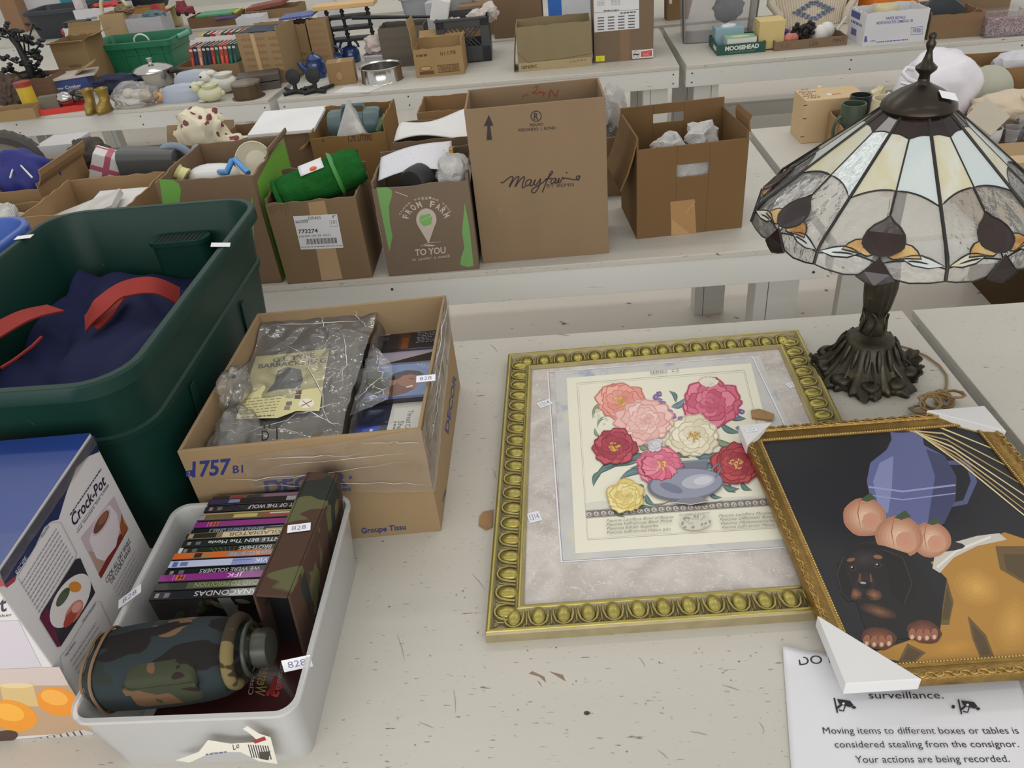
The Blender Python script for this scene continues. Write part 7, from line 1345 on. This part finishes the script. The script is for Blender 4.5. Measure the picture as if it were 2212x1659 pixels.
# wicker seat back
t = thing('wicker_chair', 'cream wicker chair back with blue diamond weave', 'chair', (1.3, 4.75, 0)); A = Py((1692, 70), 4.78); B = Py((1822, 62), 4.78); WK = pm('cream_wicker', (206, 194, 174), .8, var=.08, vs=40, bump=.6, bs=90, stretch=(1, 1, 3)); m = M(); cx = (A.x+B.x)/2; hw = (B.x-A.x)/2
for i in range(27):
    u = -1+2*i/26; m.tube([(cx+u*hw, 4.80+.03*u*u, .0), (cx+u*hw*1.05, 4.82+.03*u*u, .07), (cx+u*hw*1.28, 4.87+.02*u*u, .20)], .0085, 6)
m.build('woven_back', WK, t, smooth=80); m = M(); m.tube([(cx-hw*1.04, 4.80, 0), (cx-hw*1.12, 4.81, .07), (cx-hw*1.42, 4.85, .13), (cx-hw*1.4, 4.87, .19), (cx, 4.88, .21), (cx+hw*1.4, 4.87, .19), (cx+hw*1.42, 4.85, .13), (cx+hw*1.12, 4.81, .07), (cx+hw*1.04, 4.80, 0)], .022, 10); m.build('rolled_edge', WK, t, smooth=80)
m = M()
for k in range(9):
    w = hw*.62*(1-abs(k-4)/4.6)
    for s_ in (-1, 1):
        for q in range(2): x = cx+s_*(w-q*.03); z = .035+k*.011; y = 4.80+z*.3-.006; m.ico((x, y, z), (.014, .008, .006), 2)
m.build('diamond_weave', pm('blue_cane', (104, 120, 148), .7), t, smooth=80)
f = frB((1672, 111), (1829, 97), (1668, 90), .20); c_ = whole('low brown beer flat of baubles and pine cones', f, (150, 122, 94), seed=66); word(f, 'f', 'Lite', .48, .60, .25, .85, (96, 74, 54), c_); p = f.front(); p.text('PINT', (f.W*.80, f.H*.35), (f.W*.97, f.H*.38), (f.W*.80, f.H*.8), (96, 74, 54), .03); p.text('12', (f.W*.1, f.H*.3), (f.W*.2, f.H*.32), (f.W*.1, f.H*.7), (112, 88, 64), .03); p.build('printed_lettering', c_)
def ball(label, a, b, z, r, col, name='bauble', rough=.3): m = M(); m.ico(f.at(a*f.W, b, z), r, 3); setp(m.build(name, pm('bauble_%d_%d_%d' % col, col, rough), smooth=80), label, 'bauble')
ball('white and maroon bauble at the left end of the beer flat', .06, .09, .06, .035, (190, 160, 156)); ball('pink-red bauble beside the blue star', .22, .05, .045, .028, (190, 120, 106)); ball('second pink-red bauble in front of the pine cones', .29, .05, .045, .026, (184, 104, 92)); ball('terracotta bauble behind the pink-red ones', .22, .12, .06, .03, (176, 124, 98)); ball('first white egg-shaped dome in the beer flat', .70, .10, .045, .045, (214, 212, 206)); ball('second white egg-shaped dome at the right of the beer flat', .80, .12, .055, .042, (210, 210, 206))
m = M(); c = f.at(.14*f.W, .07, .06); 
for i in range(10): a = i*PI/5; m.ico(c+V((.025*math.cos(a), .01, .025*math.sin(a))), (.016, .012, .016) if i % 2 else (.01, .01, .01), 2)
setp(m.build('tinsel_star', pm('royal_tinsel', (36, 52, 160), .4), smooth=60), 'royal blue tinsel star in the beer flat', 'star')
for i, (a, lb) in enumerate(((.42, 'left black pine cone in the beer flat'), (.52, 'right black pine cone in the beer flat'))):
    m = M(); c = f.at(a*f.W, .10, .07); rn = random.Random(i)
    for q in range(26): v = V((rn.gauss(0, 1), rn.gauss(0, 1), rn.gauss(0, 1))).normalized(); m.ico(c+v*.035, (.014, .012, .012), 1)
    setp(m.build('pine_cone', pm('black_cone', (40, 36, 36), .7)), lb, 'pine cone')
m = M(Matrix.Translation(f.at(.91*f.W, .08, .06)) @ Matrix.Rotation(.6, 4, 'Y')); m.lathe([(.001, 0), (.008, 0), (.008, .07), (.001, .075)], n=12); setp(m.build('small_brush', pm('bone_handle', (200, 196, 186), .4), smooth=50), 'small white-handled brush at the right end of the beer flat', 'brush')
f = frB((1862, 101), (1996, 88), (1858, 27), .22); WC = pm('white_card_box', (208, 208, 212), .55, var=.02); c_ = whole('white carton with purple-blue printing and a cream jar lid', f, None, mat=WC, seed=67); p = f.front(); PB_ = (96, 96, 160); p.px = True; p.text('PAPER BOWLS', (1914, 43), (1956, 40), (1914, 37), PB_, .02); p.text('MONITOR PACK FOR COMMERCIAL USE', (1894, 53), (1972, 47), (1894, 47), PB_, .02); p.line([(1968, 75), (1968, 60), (1993, 57), (1993, 73)], 1.2, PB_, True); p.bars((1972, 70), (1989, 61), PB_, 10, 2); p.scrib((1893, 90), (1961, 84), 2.4, PB_, 16, 4); p.poly([(1866, 91), (1874, 90), (1872, 78), (1868, 78)], PB_); p.scrib((1880, 88), (1892, 87), 2, PB_, 4, 8); p.build('printed_lettering', c_); p = f.left(); p.rect((.02, f.H*.72), (.14, f.H*.92), (70, 76, 140)); p.scrib((.03, f.H*.55), (.18, f.H*.55), .012, PB_, 6, 1); p.rect((.05, f.H*.2), (.12, f.H*.4), PB_); p.build('side_print', c_)
m = M(); m.lathe([(.001, 0), (.055, 0), (.058, .05), (.05, .06), (.001, .06)], f.at(f.W*.46, .12, f.H-.05), 28); setp(m.build('jar_lid', pm('cream_lid', (200, 190, 150), .5), smooth=45), 'cream jar lid showing inside the white carton', 'lid')
f = frB((2002, 87), (2118, 78), (2000, 32), .24); c_ = whole('brown carton stamped with red hearts', f, (150, 122, 90), seed=68, hs=(1, 1, 1.2, 1.1)); p = f.front()
for a, b in ((.26, .55), (.58, .42), (.83, .72), (.3, .2), (.85, .2)): p.line([(f.W*a, f.H*b), (f.W*a+.03, f.H*b+.03), (f.W*a+.015, f.H*b+.05), (f.W*a-.01, f.H*b+.045), (f.W*a-.02, f.H*b+.03), (f.W*a-.03, f.H*b+.035), (f.W*a-.035, f.H*b+.015)], .004, (160, 92, 66), True)
p.build('heart_stamps', c_); m = M(Matrix.Translation(f.at(f.W*.42, .12, f.H)) @ Matrix.Rotation(.6, 4, 'Y') @ Matrix.Rotation(.3, 4, 'X')); m.box((-.10, -.01, -.10), (.07, .01, .06)); setp(m.build('picture_card', pm('dark_picture', (78, 84, 90), .5, var=.2), bevel=.002), 'dark picture with a pale border standing in the heart carton', 'picture')
setp(M(Matrix.Translation((1.99, 4.85, .36)) @ Matrix.Rotation(.1, 4, 'Z')).box((-.14, -.08, -.36), (.12, .1, .05)).build('orange_box', pm('orange_board', (216, 120, 40), .5), bevel=.002), 'bright orange box standing behind the heart carton', 'box')
f = frB((2124, 83), (2230, 76), (2122, 36), .22); t = thing('candy_box', 'clear box of red and white striped candies at the right edge', 'box', f.at(f.W/2, .11, 0)); M(f.T).box((0, 0, 0), (f.W, f.D, f.H)).build('clear_box', film('acrylic', (206, 206, 210), .18, .08, 0), t, bevel=.003)
def cand():
    m, nt, b = newmat('striped_candy'); N = nt.nodes; K = nt.links.new; tc = N.new('ShaderNodeTexCoord'); w = N.new('ShaderNodeTexWave'); w.inputs['Scale'].default_value = 16; w.inputs['Distortion'].default_value = 14; w.inputs['Detail Scale'].default_value = 3; K(tc.outputs['Object'], w.inputs['Vector']); cr = N.new('ShaderNodeValToRGB'); e = cr.color_ramp.elements; e[0].position = .45; e[0].color = L(206, 196, 196); e[1].position = .6; e[1].color = L(150, 70, 80); K(w.outputs['Fac'], cr.inputs[0]); K(cr.outputs[0], b.inputs['Base Color']); return m
m = M(); m.ico(f.at(f.W/2, f.D/2, f.H*.42), (f.W*.48, f.D*.46, f.H*.42), 5, .08, 14, 2, sq=.7, crease=.15); o = m.build('candy_fill', cand(), t, smooth=40); o['kind'] = 'stuff'
f = Fr(Q(2.30, 4.78), Q(2.62, 4.77), .25, .36); c_ = closedbox('brown carton with a curved smile mark behind the candies', f, (150, 124, 92)); p = f.front(); p.line([(.06+.02*i, .31-.03*math.sin(PI*i/9)) for i in range(10)], [.004, .008, .01, .012, .012, .012, .012, .01, .008, .004], (50, 46, 46)); p.build('smile_mark', c_)
f = Fr(Q(1.66, 4.98), Q(1.83, 4.97), .15, .40); closedbox('dark brown carton behind the white one', f, (128, 100, 74))
# ================= FAR TABLES =================
f = Fr(Q(-.29, 5.28), Q(.02, 5.27), .3, .42); c_ = closedbox('kraft banker box with an oval hand slot on the far table', f, (140, 112, 82)); p = f.front(); p.ell((f.W*.32, .335), .075, .026, (50, 42, 38)); p.ell((f.W*.32, .335), .062, .016, (86, 70, 56)); p.line([(0, .29), (f.W, .29)], .004, (104, 82, 60)); p.build('hand_slot', c_)
f = Fr(Q(.06, 5.30), Q(.33, 5.29), .2, .55); c_ = closedbox('blue and white product box on the far table', f, None, 'product_box', 'box', mat=pm('bright_white_board', (206, 210, 216), .4)); p = f.front(); p.rect((0, 0), (.085, .55), (44, 104, 190)); p.line([(.13, .42), (.18, .425), (.22, .43)], .02, (50, 52, 58)); p.line([(.17, .5), (.175, .4), (.2, .33)], .012, (50, 52, 58)); p.rect((.15, .33), (.17, .36), (150, 110, 70)); p.build('front_print', c_)
for i, (x, w, h, col, lb) in enumerate(((.36, .12, .5, (150, 152, 158), 'grey box right of the blue and white product box'), (.50, .22, .5, (140, 112, 80), 'brown box behind the tall labelled carton'))): closedbox(lb, Fr(Q(x, 5.32), Q(x+w, 5.31), .2, h), col)
t = thing('paper_bag', 'brown paper bag on the far table beside the clear bin', 'bag', (.86, 5.4, 0)); m = M(Matrix.Translation((.875, 5.40, 0))); m.loft([rr(.17-.03*abs(k-1), .12, .02, k*.12, 4, .012*k) for k in range(5)]); m.build('bag_body', pm('kraft_paper', (132, 106, 72), .8, var=.12, bump=.4, bs=14), t, smooth=40)
m = M(); m.tube([(.75, 5.36, .16+.03*k) for k in range(6)], .012, 8); setp(m.build('bead_string', pm('pearl', (206, 196, 180), .3), smooth=60), 'string of pale beads hanging beside the brown paper bag', 'beads')
for i, (x, w, h, col, lb) in enumerate(((-.52, .26, .18, (170, 136, 96), 'open brown carton behind the milk crate'), (-.73, .14, .22, (206, 206, 212), 'white box with a blue label behind the weathered crate'))): closedbox(lb, Fr(Q(x, 5.45), Q(x+w, 5.44), .2, h), col)
m = M(Matrix.Translation((-.66, 5.75, .0))); m.loft(tubring(.5, .34, .25, .03, .005, .01, .02)); t = thing('plastic_tote', 'clear grey plastic tote behind the metal shelf', 'tub', (-.66, 5.75, 0)); m.build('body', film('cloudy_tote', (180, 184, 190), .6, .2, 0), t, smooth=40)
f = frT((672, -20), (714, -24), 5.6, .12); closedbox('tall white carton behind the metal shelf', f, (208, 208, 210), mat=WC)
# rear left tables: toys and tubs
f = frT((46, 29), (168, 15), 7.02, .40); t = thing('storage_tub', 'black plastic tub on the farthest table', 'tub', f.at(f.W/2, .27, 0)); m = M(f.T @ Matrix.Translation((f.W/2, .20, 0))); m.loft(tubring(f.W, .40, f.H, .05, .006, .02, .03, .84)); m.build('body', pm('black_plastic', (48, 52, 58), .45), t, smooth=40)
f = frT((14, -60), (128, -75), 7.75, .2); closedbox('tall white box behind the black tub', f, None, 'tall_box', 'box', mat=WC)
f = frT((-30, -50), (6, -55), 7.6, .2); closedbox('tan carton at the top left corner', f, (178, 136, 100))
f = frT((157, 24), (250, 12), 6.95, .3); c_ = whole('white carton with red tissue right of the black tub', f, None, mat=WC, seed=71); p = f.front(); p.scrib((f.W*.25, f.H*.6), (f.W*.55, f.H*.62), .02, (140, 140, 146), 3, 1); p.scrib((f.W*.65, f.H*.6), (f.W*.85, f.H*.62), .015, (140, 140, 146), 3, 2); p.build('printed_lettering', c_); m = M(); m.ico(f.at(f.W*.6, .15, f.H), (.13, .10, .025), 3, .4, 3, 4, crease=.3); setp(m.build('red_tissue', pm('red_tissue', (186, 64, 60), .7)), 'red tissue paper in the white carton', 'tissue')
setp(M(f.T).box((.0, .05, f.H-.02), (.075, .12, f.H+.09)).build('snowman_box', pm('white_red_card', (206, 196, 196), .6, var=.15, vs=30), bevel=.004), 'white and red patterned box at the corner of the white carton', 'box')
setp(M().box((Py((128, 5), 7.5).x, 7.5, 0), (Py((250, 0), 7.5).x, 7.7, .36)).build('teal_bin', pm('teal_plastic', (60, 140, 156), .4), bevel=.02), 'teal plastic bin at the top behind the white carton', 'bin')
t = thing('handled_basket', 'pale basket with a tall looped handle behind the green crate', 'basket', (-2.75, 6.4, 0)); f = frT((212, 34), (262, 28), 6.2, .2); t.location = f.at(f.W/2, .14, 0); m = M(); walls(m, f, .012); m.build('basket_body', pm('pale_basket', (176, 150, 112), .8, bump=.5, bs=70), t); m = M(); m.tube([f.at(f.W/2+.10*math.cos(a), .1, f.H+.13*math.sin(a)) for a in [PI*j/20 for j in range(21)]], .014, 8); m.build('loop_handle', pm('ivory_cane', (206, 198, 166), .5), t, smooth=60)
m = M(); m.ico(f.at(f.W*.9, .1, f.H+.01), (.08, .06, .035), 3, .4, 3, 2); setp(m.build('dried_flowers', pm('dried_brown', (132, 112, 86), .9, var=.3, vs=30)), 'dried brown flowers in the looped basket', 'flowers')
t = thing('toaster', 'black and white toaster with a red button behind the tan carton', 'toaster', (-3.35, 5.85, .0)); T = Matrix.Translation((-3.25, 5.86, 0)) @ Matrix.Rotation(-.05, 4, 'Z') @ Matrix.Diagonal((.48, .6, .78, 1)); M(T).box((-.19, -.10, 0), (.19, .10, .24)).build('stand_box', WC, t); m = M(T); m.loft([rr(.40, .2, .03, z) for z in (.24, .30)]); m.build('white_shell', pm('white_plastic', (212, 212, 210), .35), t, smooth=40); m = M(T); m.loft([rr(.36, .17, .03, z) for z in (.301, .345)]); m.build('dark_top', BLACK, t, smooth=40)
m = M(T); m.ico((-.2, -.08, .27), .03, 2); m.build('red_button', pm('red_plastic', (196, 52, 44), .35), t, smooth=60)
f = frT((268, 42), (345, 34), 6.1, .2); c_ = whole('clear shallow tub of wires behind the green crate', f, None, mat=film('tub_plastic', (206, 206, 212), .6, .2, 0), seed=73, name='shallow_tub', cat='tub')
m = M(); m.ico(f.at(f.W*.7, .08, f.H), (.09, .06, .03), 3, .4, 3, 5); setp(m.build('teal_hose', pm('dull_teal', (80, 108, 112), .6), smooth=50), 'dull teal coiled hose in the clear shallow tub', 'hose')
FX = [(((276, 22), (334, 14)), 6.9, .2, .22, (186, 138, 74), 'small orange-tan carton on the far table'), (((404, 40), (508, 30)), 6.85, .26, .12, (140, 106, 74), 'low brown carton of picture books on the far table')]
for (x, y), w, d, h, col, lb in FX: whole(lb, frT(x, y, w, d), col, seed=int(d*100))
def at3(p, y): q = Py(p, y); return (q.x, q.y, max(0, q.z))
def toycar(label, x, y, z, col, rz):
    T = Matrix.Translation((x, y, z)) @ Matrix.Rotation(rz, 4, 'Z'); t = thing('toy_truck', label, 'toy', (x, y, z)); T = T @ Matrix.Scale(.5, 4); m = M(T); m.loft([rr(.30, .15, .03, .03), rr(.30, .15, .03, .12), rr(.28, .14, .03, .13)]); m.build('body', col, t, smooth=40); m = M(T); m.loft([rr(.14, .13, .02, .13, cx=-.05), rr(.11, .11, .02, .22, cx=-.05)]); m.build('cab', col, t, smooth=40)
    for sx in (-.09, .09):
        for sy in (-.08, .08): m = M(T @ Matrix.Translation((sx, sy, .035)) @ Matrix.Rotation(PI/2, 4, 'X')); m.lathe([(.001, -.012), (.035, -.012), (.035, .012), (.001, .012)], n=16); m.build('wheel', BLACK, t, smooth=40)
REDP = pm('toy_red', (170, 40, 48), .35); MAR = pm('toy_maroon', (128, 42, 52), .4)
toycar('bright red toy truck behind the green crate', *at3((350, 40), 6.92), REDP, .1); toycar('maroon toy truck right of the pale yellow folder', *at3((403, 33), 6.95), MAR, -.4)
setp(M(Matrix.Translation(at3((375, 14), 7.0)) @ Matrix.Rotation(-.35, 4, 'Y')).box((-.13, -.06, 0), (.13, .06, .012)).build('yellow_folder', pm('pale_yellow_card', (206, 198, 150), .6), bevel=.002), 'pale yellow folder slanting above the toy trucks', 'folder')
setp(M(Matrix.Translation((at3((378, 40), 7.08)[0], 7.08, .0))).box((-.05, -.05, 0), (.05, .05, .16)).build('cream_jug', pm('cream_plastic2', (196, 186, 140), .5), bevel=.02), 'cream container between the two toy trucks', 'container')
for i, (x, y, z, w, col, lb) in enumerate(((*at3((470, 30), 6.95), .30, (80, 150, 110), 'green picture book on the low brown carton'), (*at3((500, 26), 7.0), .14, (206, 196, 70), 'yellow picture book on top of the green one'), (*at3((490, 36), 6.93), .18, (90, 84, 150), 'purple-edged picture book at the right of the low carton'))): setp(M(Matrix.Translation((x, y, z)) @ Matrix.Rotation(.1*i, 4, 'Z')).box((-w/2, -.1, 0), (w/2, .12, .014)).build('picture_book', pm('cover_%d_%d_%d' % col, col, .4, var=.2, vs=14), bevel=.001), lb, 'book')
f = frT((508, 42), (562, 34), 6.75, .2); whole('white low tray behind the book carton', f, None, mat=WC, seed=75)
f = frT((528, 26), (640, 14), 7.0, .3); whole('brown carton with a red flat box behind the tall cartons', f, (160, 126, 90), seed=76); setp(M(f.T @ Matrix.Translation((.14, .14, f.H)) @ Matrix.Rotation(-.1, 4, 'Y')).box((-.14, -.10, 0), (.18, .12, .03)).build('flat_box', pm('brick_red_card', (136, 78, 66), .6), bevel=.002), 'flat brick-red box lying on the far brown carton', 'box')
m = M(); m.ico(V((Py((310, 0), 7.4).x, 7.45, .25)), (.22, .12, .18), 3, .3, 2.5, 8, crease=.2); setp(m.build('black_sack', pm('black_sack_plastic', (36, 38, 46), .4), smooth=50), 'black plastic sack at the top behind the basket', 'sack')
